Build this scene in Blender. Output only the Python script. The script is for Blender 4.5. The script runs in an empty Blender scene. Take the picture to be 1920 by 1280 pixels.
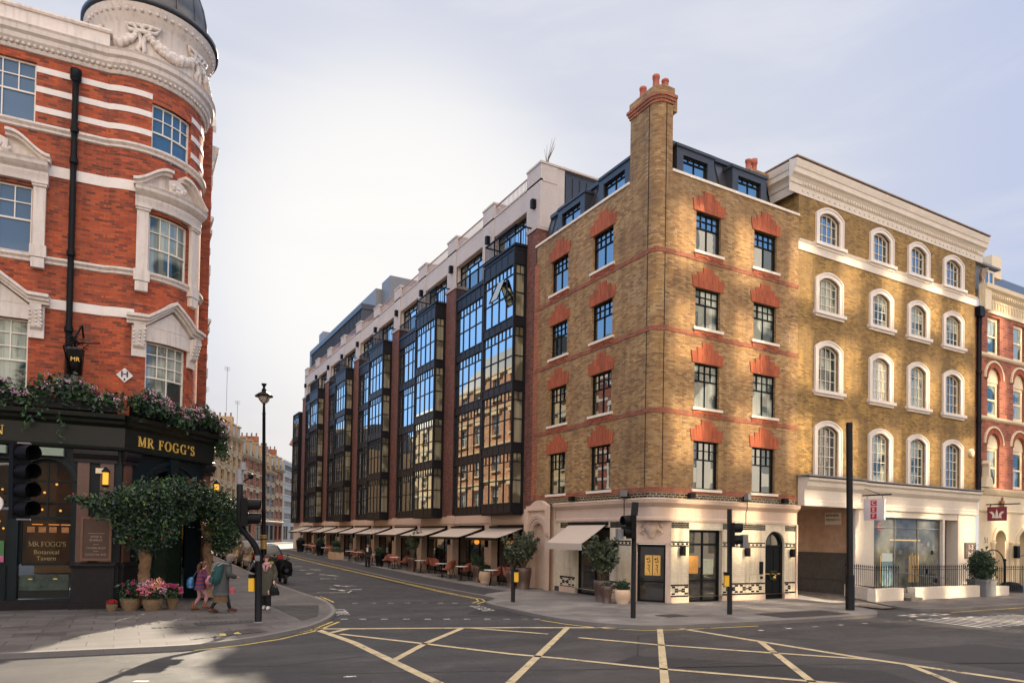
import bpy, bmesh, math, random
from mathutils import Vector, Matrix
rnd = random.Random(11)
sc = bpy.context.scene
COL = sc.collection
PI = math.pi
def rad(a): return math.radians(a)

# ------------------------------------------------------------------ camera
CAM = Vector((-16.4916, -19.2482, 2.3128))
AR, PIT, ROL, FPX, CY = 1.062, 0.0201, 0.0175, 1301.6, 979.5
fx, fy = math.cos(AR), math.sin(AR)
fwd = Vector((fx*math.cos(PIT), fy*math.cos(PIT), math.sin(PIT)))
r0 = Vector((fy, -fx, 0)); u0 = r0.cross(fwd)
rgt = r0*math.cos(ROL) + u0*math.sin(ROL); upv = -r0*math.sin(ROL) + u0*math.cos(ROL)
cd = bpy.data.cameras.new('camera'); cam = bpy.data.objects.new('camera', cd); COL.objects.link(cam)
cam.matrix_world = Matrix(((rgt.x, upv.x, -fwd.x, CAM.x), (rgt.y, upv.y, -fwd.y, CAM.y), (rgt.z, upv.z, -fwd.z, CAM.z), (0, 0, 0, 1)))
cd.sensor_fit = 'HORIZONTAL'; cd.sensor_width = 36; cd.lens = FPX/1920*36
cd.shift_y = (CY-640)/1920; cd.clip_start = 0.1; cd.clip_end = 2000
sc.camera = cam
sc.cycles.blur_glossy = 0.0; sc.cycles.caustics_reflective = True; sc.cycles.sample_clamp_indirect = 0; sc.cycles.use_guiding = True

# ------------------------------------------------------------------ light
SUN_AZ, SUN_EL = rad(66), rad(28)          # azimuth from +X towards +Y
EXPO = 1.0
sc.view_settings.view_transform = 'Standard'; sc.view_settings.look = 'None'
sc.view_settings.gamma = 1; sc.view_settings.exposure = EXPO; sc.view_settings.use_curve_mapping = False
sdir = Vector((math.cos(SUN_AZ)*math.cos(SUN_EL), math.sin(SUN_AZ)*math.cos(SUN_EL), math.sin(SUN_EL)))
sl = bpy.data.lights.new('sun', 'SUN'); sl.energy = 4.8; sl.angle = rad(0.5); sl.color = (1, .86, .66)
so = bpy.data.objects.new('sun', sl); COL.objects.link(so)
so.rotation_euler = (-sdir).to_track_quat('-Z', 'Y').to_euler()
W = bpy.data.worlds.new('World'); sc.world = W; W.use_nodes = True
def build_world():
    nt = W.node_tree; nt.nodes.clear(); N = nt.nodes.new; L = nt.links.new
    out = N('ShaderNodeOutputWorld'); bg = N('ShaderNodeBackground'); L(bg.outputs[0], out.inputs[0])
    sky = N('ShaderNodeTexSky'); sky.sky_type = 'NISHITA'; sky.sun_disc = False
    sky.sun_elevation = SUN_EL; sky.sun_rotation = PI/2 - SUN_AZ; sky.air_density = 1.0; sky.dust_density = 1.5; sky.ozone_density = 2
    tc = N('ShaderNodeTexCoord')
    def vdot(v):
        d = N('ShaderNodeVectorMath'); d.operation = 'DOT_PRODUCT'; L(tc.outputs['Generated'], d.inputs[0]); d.inputs[1].default_value = v; return d.outputs['Value']
    def mapr(x, a, b, c=0, d=1):
        m = N('ShaderNodeMapRange'); m.interpolation_type = 'SMOOTHERSTEP'; L(x, m.inputs[0])
        for i, q in enumerate((a, b, c, d)): m.inputs[i+1].default_value = q
        return m.outputs[0]
    def math_(op, a, b=None):
        m = N('ShaderNodeMath'); m.operation = op
        for i, q in enumerate((a, b)):
            if q is None: continue
            if isinstance(q, (int, float)): m.inputs[i].default_value = q
            else: L(q, m.inputs[i])
        return m.outputs[0]
    def mix(f, a, b):
        m = N('ShaderNodeMix'); m.data_type = 'RGBA'
        if isinstance(f, (int, float)): m.inputs[0].default_value = f
        else: L(f, m.inputs[0])
        for i, q in ((6, a), (7, b)):
            if isinstance(q, tuple): m.inputs[i].default_value = (*q, 1)
            else: L(q, m.inputs[i])
        return m.outputs[2]
    def gain(c, k):
        m = N('ShaderNodeVectorMath'); m.operation = 'SCALE'; L(c, m.inputs[0]); m.inputs['Scale'].default_value = k; return m.outputs[0]
    # thin cloud streaks
    mp = N('ShaderNodeMapping'); mp.inputs['Scale'].default_value = (1.2, 1.2, 5.5); mp.inputs['Rotation'].default_value = (0.15, 0.1, 0.6)
    L(tc.outputs['Generated'], mp.inputs[0])
    nz = N('ShaderNodeTexNoise'); nz.inputs['Scale'].default_value = 1.9; nz.inputs['Detail'].default_value = 7; nz.inputs['Roughness'].default_value = .58
    nz.inputs['Distortion'].default_value = .5
    L(mp.outputs[0], nz.inputs['Vector'])
    streak = mapr(nz.outputs[0], .38, .68)
    E = 2**(-EXPO)
    fwh = Vector((fx, fy, 0.12)).normalized()
    front = vdot(tuple(fwh)); glow = vdot((math.cos(rad(70.5))*math.cos(rad(20)), math.sin(rad(70.5))*math.cos(rad(20)), math.sin(rad(20)))); up = vdot((0, 0, 1))
    haze = mix(mapr(glow, .66, .95), (.53*E, .60*E, .80*E), (.67*E, .70*E, .81*E))
    haze = mix(mapr(glow, .945, .999), haze, (1.0*E, .985*E, .96*E))
    haze = mix(math_('MULTIPLY', mapr(up, .30, .03), .7), haze, (.90*E, .83*E, .73*E))
    haze = mix(math_('MULTIPLY', streak, .30), haze, (.93*E, .92*E, .925*E))
    blue = mix(.62, gain(sky.outputs[0], SKYK), (.42*E, .98*E, 1.9*E))
    cloud = mix(streak, (2.5*E, 2.05*E, 1.65*E), (4.5*E, 3.65*E, 2.85*E))  # bright warm cloud added overhead and behind the viewer to light shaded fronts
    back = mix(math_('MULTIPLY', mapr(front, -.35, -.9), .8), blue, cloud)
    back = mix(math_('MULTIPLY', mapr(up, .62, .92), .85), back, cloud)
    f = math_('MULTIPLY', math_('MULTIPLY', mapr(front, .54, .66), mapr(up, .92, .80)), mapr(vdot((.9976, .0698, 0)), -.15, -.06))
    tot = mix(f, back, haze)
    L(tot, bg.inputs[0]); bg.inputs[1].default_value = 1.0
SKYK = 0.10
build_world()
# ------------------------------------------------------------------ ground level
def gz(y): return 0.017*min(max(0.0, y-13.0), 36.0)

# ------------------------------------------------------------------ mesh helpers
class MB:
    def __init__(s): s.v = []; s.f = []; s.m = []; s.uv = []; s.sm = []
    def face(s, pts, uv=None, m=0, sm=False):
        i = len(s.v); s.v += [tuple(p) for p in pts]; s.f.append(tuple(range(i, i+len(pts)))); s.m.append(m)
        s.uv.append(uv if uv else [(p[0]+p[1], p[2]) for p in pts]); s.sm.append(sm)
    def grid(s, rows, m=0, sm=True, close=False, cap=False):
        i = len(s.v); n = len(rows[0])
        for r in rows: s.v += [tuple(p) for p in r]
        for a in range(len(rows)-1):
            for b in range(n if close else n-1):
                c = (b+1) % n
                f = (i+a*n+b, i+a*n+c, i+(a+1)*n+c, i+(a+1)*n+b); s.f.append(f); s.m.append(m); s.sm.append(sm)
                s.uv.append([(b/n, a), ((b+1)/n, a), ((b+1)/n, a+1), (b/n, a+1)])
        if cap:
            for a in (0, len(rows)-1):
                s.f.append(tuple(i+a*n+b for b in range(n))); s.m.append(m); s.sm.append(False); s.uv.append([(0, 0)]*n)
    def tube(s, pts, r, n=8, m=0, cap=True, sm=True):
        pts = [Vector(p) for p in pts]; rs = r if isinstance(r, (list, tuple)) else [r]*len(pts); rows = []
        nx = None
        for k, p in enumerate(pts):
            t = (pts[min(k+1, len(pts)-1)]-pts[max(k-1, 0)]).normalized()
            if nx is None: nx = t.orthogonal().normalized()
            else: nx = (nx-t*nx.dot(t)).normalized()
            ny = t.cross(nx)
            rows.append([p+(nx*math.cos(2*PI*a/n)+ny*math.sin(2*PI*a/n))*rs[k] for a in range(n)])
        s.grid(rows, m, sm, True, cap)
    def lathe(s, prof, c=(0, 0, 0), n=16, m=0, sm=True, cap=True, a0=0, a1=2*PI):
        full = abs(a1-a0-2*PI) < 1e-6
        k = n if full else n+1
        s.grid([[(c[0]+r*math.cos(a0+(a1-a0)*i/n), c[1]+r*math.sin(a0+(a1-a0)*i/n), c[2]+z) for i in range(k)] for r, z in prof], m, sm, full, cap and full)
    def box(s, x0, x1, y0, y1, z0, z1, m=0):
        P = [(x, y, z) for z in (z0, z1) for y in (y0, y1) for x in (x0, x1)]
        for q, ax in (((0, 1, 5, 4), (0, 2)), ((2, 3, 7, 6), (0, 2)), ((0, 2, 6, 4), (1, 2)), ((1, 3, 7, 5), (1, 2)), ((0, 1, 3, 2), (0, 1)), ((4, 5, 7, 6), (0, 1))):
            pts = [P[i] for i in q]; s.face(pts, [(p[ax[0]], p[ax[1]]) for p in pts], m)
    def ball(s, c, r, m=0, nu=10, nv=7, sq=(1, 1, 1)):
        rows = [[(c[0]+r*sq[0]*math.sin(PI*(a+.02)/(nv+.04))*math.cos(2*PI*b/nu), c[1]+r*sq[1]*math.sin(PI*(a+.02)/(nv+.04))*math.sin(2*PI*b/nu), c[2]+r*sq[2]*math.cos(PI*(a+.02)/(nv+.04))) for b in range(nu)] for a in range(nv+1)]
        s.grid(rows, m, True, True)
    # ---- facade pieces: fr is a frame mapping (u along, v up, d outwards) to the world
    def fbox(s, fr, u0, u1, v0, v1, d0, d1, m=0, ends=True):
        us = fr.cuts(u0, u1)
        for a, b in zip(us[:-1], us[1:]):
            s.face([fr(a, v0, d1), fr(b, v0, d1), fr(b, v1, d1), fr(a, v1, d1)], [(a, v0), (b, v0), (b, v1), (a, v1)], m)
            for v in (v0, v1): s.face([fr(a, v, d0), fr(b, v, d0), fr(b, v, d1), fr(a, v, d1)], [(a, d0), (b, d0), (b, d1), (a, d1)], m)
        if ends:
            for u in (u0, u1): s.face([fr(u, v0, d0), fr(u, v0, d1), fr(u, v1, d1), fr(u, v1, d0)], [(d0, v0), (d1, v0), (d1, v1), (d0, v1)], m)
    def fquad(s, fr, u0, u1, v0, v1, d, m=0):
        us = fr.cuts(u0, u1)
        for a, b in zip(us[:-1], us[1:]): s.face([fr(a, v0, d), fr(b, v0, d), fr(b, v1, d), fr(a, v1, d)], [(a, v0), (b, v0), (b, v1), (a, v1)], m)
    def fprof(s, fr, u0, u1, prof, m=0, ends=True):
        us = fr.cuts(u0, u1); acc = 0; cum = [0]
        for (d0, v0), (d1, v1) in zip(prof[:-1], prof[1:]): acc += math.hypot(d1-d0, v1-v0); cum.append(acc)
        for a, b in zip(us[:-1], us[1:]):
            for k in range(len(prof)-1):
                (d0, v0), (d1, v1) = prof[k], prof[k+1]
                s.face([fr(a, v0, d0), fr(b, v0, d0), fr(b, v1, d1), fr(a, v1, d1)], [(a, cum[k]), (b, cum[k]), (b, cum[k+1]), (a, cum[k+1])], m)
        if ends:
            for u in (u0, u1): s.face([fr(u, v, d) for d, v in prof], [(d, v) for d, v in prof], m)
    def fprism(s, fr, pts, d0, d1, m=0, back=False):
        s.face([fr(u, v, d1) for u, v in pts], [(u, v) for u, v in pts], m)
        if back: s.face([fr(u, v, d0) for u, v in pts], [(u, v) for u, v in pts], m)
        for (a, b), (c, e) in zip(pts, pts[1:]+pts[:1]):
            s.face([fr(a, b, d0), fr(c, e, d0), fr(c, e, d1), fr(a, b, d1)], [(d0, b), (d0, e), (d1, e), (d1, b)], m)
    def fring(s, fr, inn, out, d0, d1, m=0, din=None):
        din = d0 if din is None else din
        for k in range(len(inn)-1):
            a, b, c, e = inn[k], inn[k+1], out[k+1], out[k]
            s.face([fr(*a, d1), fr(*b, d1), fr(*c, d1), fr(*e, d1)], [a, b, c, e], m)
            s.face([fr(*a, din), fr(*b, din), fr(*b, d1), fr(*a, d1)], None, m)
            s.face([fr(*e, d0), fr(*c, d0), fr(*c, d1), fr(*e, d1)], None, m)
        for p, q in ((inn[0], out[0]), (inn[-1], out[-1])):
            s.face([fr(*p, d0), fr(*q, d0), fr(*q, d1), fr(*p, d1)], None, m)
    def wall(s, fr, u0, u1, v0, v1, ops, rev=.12, d=0, m=0, mr=None):
        """front sheet with openings (u0,u1,v0,v1[,rise]) and their reveals"""
        mr = m if mr is None else mr
        us = sorted(set(fr.cuts(u0, u1)) | {q for o in ops for q in o[:2]}); vs = sorted({v0, v1} | {q for o in ops for q in o[2:4]})
        for a, b in zip(us[:-1], us[1:]):
            for c, e in zip(vs[:-1], vs[1:]):
                um, vm = (a+b)/2, (c+e)/2
                if any(o[0] < um < o[1] and o[2] < vm < o[3] for o in ops): continue
                s.face([fr(a, c, d), fr(b, c, d), fr(b, e, d), fr(a, e, d)], [(a, c), (b, c), (b, e), (a, e)], m)
        for o in ops:
            rise = o[4] if len(o) > 4 else 0
            path = arch(o[0], o[1], o[2], o[3], rise)
            if rise:
                top = path[1:-1]
                for p, q in zip(top[:-1], top[1:]):
                    s.face([fr(*p, d), fr(*q, d), fr(q[0], o[3], d), fr(p[0], o[3], d)], [p, q, (q[0], o[3]), (p[0], o[3])], m)
            for p, q in list(zip(path[:-1], path[1:]))+[(path[-1], path[0])]:
                s.face([fr(*p, d-rev), fr(*q, d-rev), fr(*q, d), fr(*p, d)], [(0, p[1]), (0, q[1]+abs(q[0]-p[0])), (rev, q[1]+abs(q[0]-p[0])), (rev, p[1])], mr)
    def build(s, name, mats, parent=None, label=None):
        me = bpy.data.meshes.new(name)
        off = Vector((0, 0, 0)); q = parent
        while q is not None: off += Vector(q.location); q = q.parent
        vs = [(v[0]-off.x, v[1]-off.y, v[2]-off.z) for v in s.v] if off.length else s.v
        me.from_pydata(vs, [], s.f)
        for mt in (mats if isinstance(mats, (list, tuple)) else [mats]): me.materials.append(mt)
        me.polygons.foreach_set('material_index', s.m); me.polygons.foreach_set('use_smooth', s.sm)
        ul = me.uv_layers.new(name='UVMap'); ul.data.foreach_set('uv', [c for f in s.uv for p in f for c in p])
        me.update()
        o = bpy.data.objects.new(name, me); COL.objects.link(o); o.shadow_terminator_geometry_offset = 0
        if parent is not None: o.parent = parent
        if label: o['label'] = label
        return o
def islands(mb, name, mats, parent=None):
    """the loose pieces of a mesh builder, each as an object of its own"""
    par = {}
    def find(a):
        while par[a] != a: par[a] = par[par[a]]; a = par[a]
        return a
    key = lambda v: (round(v[0], 3), round(v[1], 3), round(v[2], 3))
    for f in mb.f:
        ks = [key(mb.v[i]) for i in f]
        for k in ks: par.setdefault(k, k)
        for k in ks[1:]: par[find(k)] = find(ks[0])
    groups = {}
    for j, f in enumerate(mb.f): groups.setdefault(find(key(mb.v[f[0]])), []).append(j)
    out = []
    for g in groups.values():
        q = MB()
        for j in g: q.face([mb.v[i] for i in mb.f[j]], mb.uv[j], mb.m[j], mb.sm[j])
        out.append(q.build(name, mats, parent))
    return out
def arch(u0, u1, v0, v1, rise, n=12):
    """closed path from bottom left, up, over the arch, down"""
    if not rise: return [(u0, v0), (u0, v1), (u1, v1), (u1, v0)]
    w = (u1-u0)/2; c = (u0+u1)/2; R = (w*w+rise*rise)/(2*rise); cv = v1-R; a = math.asin(min(1, w/R))
    if rise >= w: a = PI/2
    return [(u0, v0)]+[(c+R*math.sin(-a+2*a*i/n), cv+R*math.cos(-a+2*a*i/n)) for i in range(n+1)]+[(u1, v0)]
class Fr:
    def __init__(s, o, U, N=None, k=1.0):
        l = math.hypot(*U); s.o = o; s.k = k; s.U = (U[0]/l, U[1]/l); s.N = N if N else (s.U[1], -s.U[0]); s.breaks = []
    def __call__(s, u, v, d=0): u, v, d = u*s.k, v*s.k, d*s.k; return (s.o[0]+s.U[0]*u+s.N[0]*d, s.o[1]+s.U[1]*u+s.N[1]*d, s.o[2]+v)
    def cuts(s, a, b): return [a, b]
    def rev(s): return Fr(s.o, s.U, (-s.N[0], -s.N[1]))
class CylFr:
    """u is arc length, u=0 faces angle a (world direction of the normal), u grows counter-clockwise*sg"""
    def __init__(s, c, R, a=-PI/2, z=0, sg=1, step=.16, k=1.0): s.k = k; s.c = c; s.R = R; s.a = a; s.z = z; s.sg = sg; s.step = step
    def __call__(s, u, v, d=0):
        t = s.a+s.sg*u/s.R; r = (s.R+d)*s.k; return (s.c[0]+r*math.cos(t), s.c[1]+r*math.sin(t), s.z+v*s.k)
    def cuts(s, a, b):
        n = max(1, int(math.ceil(abs(b-a)/s.step))); return [a+(b-a)*i/n for i in range(n+1)]
class PathFr:
    """left face x=0 (u negative), rounded corner, right face y=0 (u positive)"""
    def __init__(s, R): s.R = R; s.h = R*PI/4
    def ux(s, x): return x-s.R+s.h
    def uy(s, y): return -(y-s.R)-s.h
    def __call__(s, u, v, d=0):
        R, h = s.R, s.h
        if u < -h: return (-d, R-h-u, v)
        if u > h: return (R+u-h, -d, v)
        t = PI*1.25+u/R
        return (R+(R+d)*math.cos(t), R+(R+d)*math.sin(t), v)
    def cuts(s, a, b):
        out = {a, b}
        for i in range(11):
            q = -s.h+2*s.h*i/10
            if a < q < b: out.add(q)
        return sorted(out)

def thing(name, label, cat, loc=(0, 0, 0), rz=0, group=None, kind=None):
    o = bpy.data.objects.new(name, None); COL.objects.link(o); o.location = loc; o.rotation_euler = (0, 0, rz); o.empty_display_size = .2
    return tag(o, label, cat, group, kind)
def tag(o, label=None, cat=None, group=None, kind=None):
    if label: o['label'] = label
    if cat: o['category'] = cat
    if group: o['group'] = group
    if kind: o['kind'] = kind
    return o
def dup(root, loc, rz, label=None, group=None, scale=None):
    r = root.copy(); COL.objects.link(r); r.location = loc; r.rotation_euler = (0, 0, rz)
    if scale: r.scale = (scale,)*3
    if label: r['label'] = label
    if group: r['group'] = group
    for c in list(root.children):
        k = c.copy(); COL.objects.link(k); k.parent = r
        for g in list(c.children):
            q = g.copy(); COL.objects.link(q); q.parent = k
    return r

# ------------------------------------------------------------------ materials
MATS = {}
class NT:
    def __init__(s, name):
        s.mat = bpy.data.materials.new(name); s.mat.use_nodes = True; s.nt = s.mat.node_tree
        s.b = s.nt.nodes['Principled BSDF']; MATS[name] = s.mat
    def n(s, t, **k):
        nd = s.nt.nodes.new('ShaderNode'+t)
        for a, v in k.items():
            if a[0] == '_': setattr(nd, a[1:], v)
            else: s.set(nd.inputs[a.replace('__', ' ')], v)
        return nd
    def set(s, sock, v):
        if isinstance(v, bpy.types.NodeSocket): s.nt.links.new(v, sock)
        elif isinstance(v, tuple) and len(v) == 3 and sock.type == 'RGBA': sock.default_value = (*v, 1)
        else: sock.default_value = v
    def mix(s, f, a, b, mode='MIX'):
        m = s.nt.nodes.new('ShaderNodeMix'); m.data_type = 'RGBA'; m.blend_type = mode
        s.set(m.inputs[0], f); s.set(m.inputs[6], a); s.set(m.inputs[7], b); return m.outputs[2]
    def ramp(s, f, stops, interp='LINEAR'):
        r = s.nt.nodes.new('ShaderNodeValToRGB'); r.color_ramp.interpolation = interp; s.set(r.inputs[0], f)
        e = r.color_ramp.elements
        while len(e) < len(stops): e.new(.5)
        for i, (p, c) in enumerate(stops): e[i].position = p; e[i].color = (*c, 1) if len(c) == 3 else c
        return r.outputs[0]
    def math(s, op, a, b=0.0, c=None):
        m = s.nt.nodes.new('ShaderNodeMath'); m.operation = op; s.set(m.inputs[0], a); s.set(m.inputs[1], b)
        if c is not None: s.set(m.inputs[2], c)
        return m.outputs[0]
    def noise(s, scale, detail=4, rough=.55, vec=None, dist=0):
        k = dict(Scale=scale, Detail=detail, Roughness=rough, Distortion=dist)
        nd = s.n('TexNoise', **k)
        s.set(nd.inputs['Vector'], vec if vec is not None else s.pos())
        return nd.outputs[0]
    def pos(s):
        if not hasattr(s, '_p'): s._p = s.n('NewGeometry').outputs['Position']
        return s._p
    def uv(s):
        if not hasattr(s, '_u'): s._u = s.n('UVMap').outputs[0]
        return s._u
    def obj(s): return s.n('TexCoord').outputs['Object']
    def bump(s, h, st=.3, dist=.02):
        b = s.n('Bump', Strength=st, Distance=dist, Height=h); s.set(s.b.inputs['Normal'], b.outputs[0])
    def out(s, col=None, rough=None, **k):
        if col is not None: s.set(s.b.inputs['Base Color'], col)
        if rough is not None: s.set(s.b.inputs['Roughness'], rough)
        for a, v in k.items(): s.set(s.b.inputs[a.replace('_', ' ')], v)
        return s.mat
def plain(name, col, rough=.6, var=.12, scale=6, metal=0, bump=0, **k):
    t = NT(name)
    n = t.noise(scale, 6, .62); n2 = t.noise(scale*.21, 3)
    f = t.math('ADD', t.math('MULTIPLY', n, .6), t.math('MULTIPLY', n2, .4))
    c = t.ramp(f, [(.3, tuple(x*(1-var) for x in col)), (.7, tuple(min(1, x*(1+var)) for x in col))])
    if bump: t.bump(n, bump)
    return t.out(c, rough, Metallic=metal, **k)
def brick(name, stops, mortar, bw=.225, rh=.075, mort=.009, stain=None, rough=.85, sscale=.35, amt=.5, tone=(.75, 1.2), pale=None):
    t = NT(name)
    br = t.n('TexBrick', Vector=t.uv(), Color1=(0, 0, 0), Color2=(1, 1, 1), Mortar=(.5, .5, .5), Scale=1.0)
    br.inputs['Mortar Size'].default_value = mort; br.inputs['Mortar Smooth'].default_value = .2
    br.inputs['Brick Width'].default_value = bw; br.inputs['Row Height'].default_value = rh; br.inputs['Bias'].default_value = 0
    f = t.math('ADD', t.math('MULTIPLY', br.outputs[0], .86), t.math('MULTIPLY', t.noise(38, 3), .14))
    c = t.ramp(f, stops)
    big = t.noise(sscale, 6, .62, dist=.4)
    tn = t.ramp(big, [(.28, (tone[0],)*3), (.72, (tone[1],)*3)])
    c = t.mix(1.0, c, tn, 'MULTIPLY')
    if stain: c = t.mix(t.math('MULTIPLY', t.ramp(t.noise(sscale*1.9, 5, .6), [(.42, (0, 0, 0)), (.66, (1, 1, 1))]), amt), c, stain, 'MIX')
    mp = t.n('Mapping', Vector=t.pos()); mp.inputs['Scale'].default_value = (1.6, 1.6, .16)
    sk = t.ramp(t.noise(1.5, 5, .62, vec=mp.outputs[0]), [(.46, (1, 1, 1)), (.70, (.58, .56, .55))]); c = t.mix(1.0, c, sk, 'MULTIPLY')
    if pale: c = t.mix(t.math('MULTIPLY', t.ramp(t.math('ADD', t.math('MULTIPLY', t.noise(.8, 4, .6, dist=.5), .6), t.math('MULTIPLY', t.noise(11, 3), .4)), [(.54, (0, 0, 0)), (.63, (1, 1, 1))]), .24), c, pale)
    mm = t.mix(1.0, mortar, t.ramp(t.noise(3.1, 4), [(.3, (.7,)*3), (.7, (1.25,)*3)]), 'MULTIPLY')
    c = t.mix(br.outputs['Fac'], c, mm)
    t.bump(t.math('SUBTRACT', t.math('MULTIPLY', t.noise(60, 2), .3), br.outputs['Fac']), .5, .008)
    return t.out(c, rough)
def stone(name, col, joint=None, jw=1.1, jh=.5, rough=.75, dirt=.25, js=.006, dcol=(.12, .11, .1)):
    t = NT(name); n = t.noise(9, 6, .65); big = t.noise(.8, 4)
    c = t.ramp(t.math('ADD', t.math('MULTIPLY', n, .5), t.math('MULTIPLY', big, .5)), [(.3, tuple(x*.86 for x in col)), (.7, tuple(min(1, x*1.08) for x in col))])
    mp = t.n('Mapping', Vector=t.pos()); mp.inputs['Scale'].default_value = (5, 5, .35)
    st = t.ramp(t.noise(1.6, 5, .6, vec=mp.outputs[0]), [(.5, (0, 0, 0)), (.78, (1, 1, 1))])
    c = t.mix(t.math('MULTIPLY', st, dirt), c, dcol)
    h = n
    if joint:
        br = t.n('TexBrick', Vector=t.uv(), Scale=1.0); br.inputs['Mortar Size'].default_value = js
        br.inputs['Brick Width'].default_value = jw; br.inputs['Row Height'].default_value = jh
        c = t.mix(t.math('MULTIPLY', br.outputs['Fac'], .8), c, joint)
        h = t.math('SUBTRACT', t.math('MULTIPLY', n, .4), br.outputs['Fac'])
    t.bump(h, .25, .01)
    return t.out(c, rough)
def glass(name, base, ior=2.0, wav=.0, rough=.015, mode=None, col2=(.4, .38, .33), tint=None, sc_=3.0):
    """window pane seen from outside: the room, blind or curtain close behind it as base colour, the pane's own mirror on top"""
    t = NT(name); c = base
    if mode == 'curtain':
        mp = t.n('Mapping', Vector=t.uv()); mp.inputs['Scale'].default_value = (1, .03, 1)
        f = t.noise(7, 3, .6, vec=mp.outputs[0])
        cur = t.ramp(f, [(.32, tuple(x*.5 for x in col2)), (.6, col2)])
        blk = t.noise(.9, 1, vec=t.pos())
        c = t.mix(t.ramp(blk, [(.44, (0, 0, 0)), (.52, (1, 1, 1))]), base, cur)
    elif mode == 'blind':
        mp = t.n('SeparateXYZ', Vector=t.uv())
        f = t.math('FRACT', t.math('MULTIPLY', mp.outputs[1], 16.0))
        c = t.ramp(f, [(.0, tuple(x*.72 for x in col2)), (.5, col2), (1, tuple(x*.8 for x in col2))])
    elif mode == 'room':
        f = t.noise(sc_, 4, .6)
        c = t.ramp(f, [(.35, base), (.75, col2)])
    if wav:
        t.bump(t.noise(1.7, 2, .5), wav, .05)
    k = {'IOR': ior, 'Specular_IOR_Level': .5}
    if tint: k['Specular_Tint'] = (*tint, 1)
    return t.out(c, rough, **k)
def emis(name, col, st):
    t = NT(name); t.out((.02, .02, .02), .5); t.set(t.b.inputs['Emission Color'], (*col, 1)); t.b.inputs['Emission Strength'].default_value = st; return t.mat

M_STOCK = brick('stock_brick', [(0, (.07, .048, .032)), (.10, (.17, .092, .04)), (.24, (.235, .122, .045)), (.5, (.32, .18, .062)), (.75, (.39, .24, .092)), (.92, (.38, .27, .14)), (1, (.29, .15, .06))], (.25, .165, .085), stain=(.17, .095, .042), amt=.6, sscale=.30, tone=(.72, 1.28), pale=(.50, .40, .27))
M_YELLOW = brick('yellow_stock_brick', [(0, (.09, .052, .018)), (.15, (.18, .098, .026)), (.45, (.30, .175, .044)), (.8, (.40, .25, .072)), (1, (.27, .15, .046))], (.25, .165, .07), stain=(.13, .075, .028), amt=.85, pale=(.46, .33, .13), sscale=.42, tone=(.6, 1.25))
M_RED = brick('red_pub_brick', [(0, (.10, .020, .010)), (.2, (.25, .040, .013)), (.55, (.44, .067, .016)), (.85, (.52, .098, .025)), (1, (.32, .045, .014))], (.15, .085, .06), stain=(.13, .038, .022), amt=.3, mort=.008)
M_PIER = brick('dark_red_brick', [(0, (.06, .02, .018)), (.5, (.16, .045, .032)), (1, (.24, .075, .05))], (.16, .11, .09), stain=(.07, .04, .045), amt=.4)
M_QUOIN = brick('orange_red_brick', [(0, (.22, .06, .03)), (.6, (.36, .10, .045)), (1, (.45, .14, .065))], (.30, .18, .12))
M_RUB = brick('rubbed_brick', [(0, (.29, .058, .022)), (1, (.43, .105, .038))], (.24, .085, .045), bw=.075, rh=.28, mort=.006, tone=(.9, 1.1))
M_REDB = brick('red_band_brick', [(0, (.20, .05, .028)), (1, (.34, .095, .046))], (.22, .13, .085))
M_FARRED = brick('terrace_red_brick', [(0, (.2, .05, .03)), (1, (.42, .13, .07))], (.3, .2, .15), rh=.15, bw=.45)
M_BLKB = brick('black_glazed_brick', [(0, (.006, .006, .008)), (1, (.016, .016, .02))], (.34, .27, .16), bw=.215, rh=.085, mort=.012, rough=.25)
M_TILE = brick('cream_tile', [(0, (.62, .54, .40)), (1, (.70, .62, .48))], (.48, .42, .31), bw=.15, rh=.075, mort=.004, rough=.22, tone=(.95, 1.05))
M_TBLK = plain('black_tile', (.010, .010, .012), .2, .3)
M_PINK = stone('pink_portland_stone', (.56, .42, .33), joint=(.42, .31, .24), jw=1.3, jh=.62, js=.004, dirt=.12)
M_CREAM = stone('cream_stone', (.47, .41, .37), joint=(.33, .28, .25), jw=1.6, jh=.8, js=.004, dirt=.1)
M_STUCCO = stone('white_stucco', (.64, .57, .49), dirt=.12, dcol=(.34, .29, .23))
M_PALE = stone('pale_painted_stone', (.72, .64, .54), dirt=.16, dcol=(.3, .25, .2))
M_PUBST = stone('weathered_white_stone', (.66, .58, .52), dirt=.4, dcol=(.10, .085, .075))
M_BAND = plain('white_band_stone', (.70, .63, .58), .7, .07)
M_CREAMP = plain('cream_paint', (.70, .58, .40), .6, .08)
M_BLACK = plain('black_painted_metal', (.007, .007, .008), .4, .25, Specular_IOR_Level=.10)
M_FRAME = plain('black_window_frame', (.007, .008, .010), .45, .2, Specular_IOR_Level=.10)
M_BAY = plain('bronze_black_cladding', (.013, .013, .017), .42, .2, Specular_IOR_Level=.18)
M_ZINC = plain('dark_zinc', (.030, .033, .042), .42, .2, scale=2)
M_LEAD = plain('grey_lead', (.17, .175, .19), .5, .15)
M_WFR = plain('white_sash_paint', (.70, .64, .56), .5, .06)
M_WTRIM = plain('white_trim_paint', (.68, .61, .55), .55, .06)
M_TEAL = plain('dark_teal_paint', (.007, .013, .016), .35, .2, Specular_IOR_Level=.15)
M_PUBGR = plain('charcoal_green_paint', (.012, .014, .012), .33, .2, Specular_IOR_Level=.2)
M_GRAN = plain('dark_polished_granite', (.016, .014, .016), .3, .35, scale=40, Specular_IOR_Level=.15)
M_RGRAN = plain('red_granite', (.085, .036, .026), .35, .25, scale=30)
M_GOLD = plain('gold_leaf', (.80, .50, .10), .35, .1)
M_POT = plain('terracotta_clay', (.38, .11, .07), .8, .15)
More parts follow.
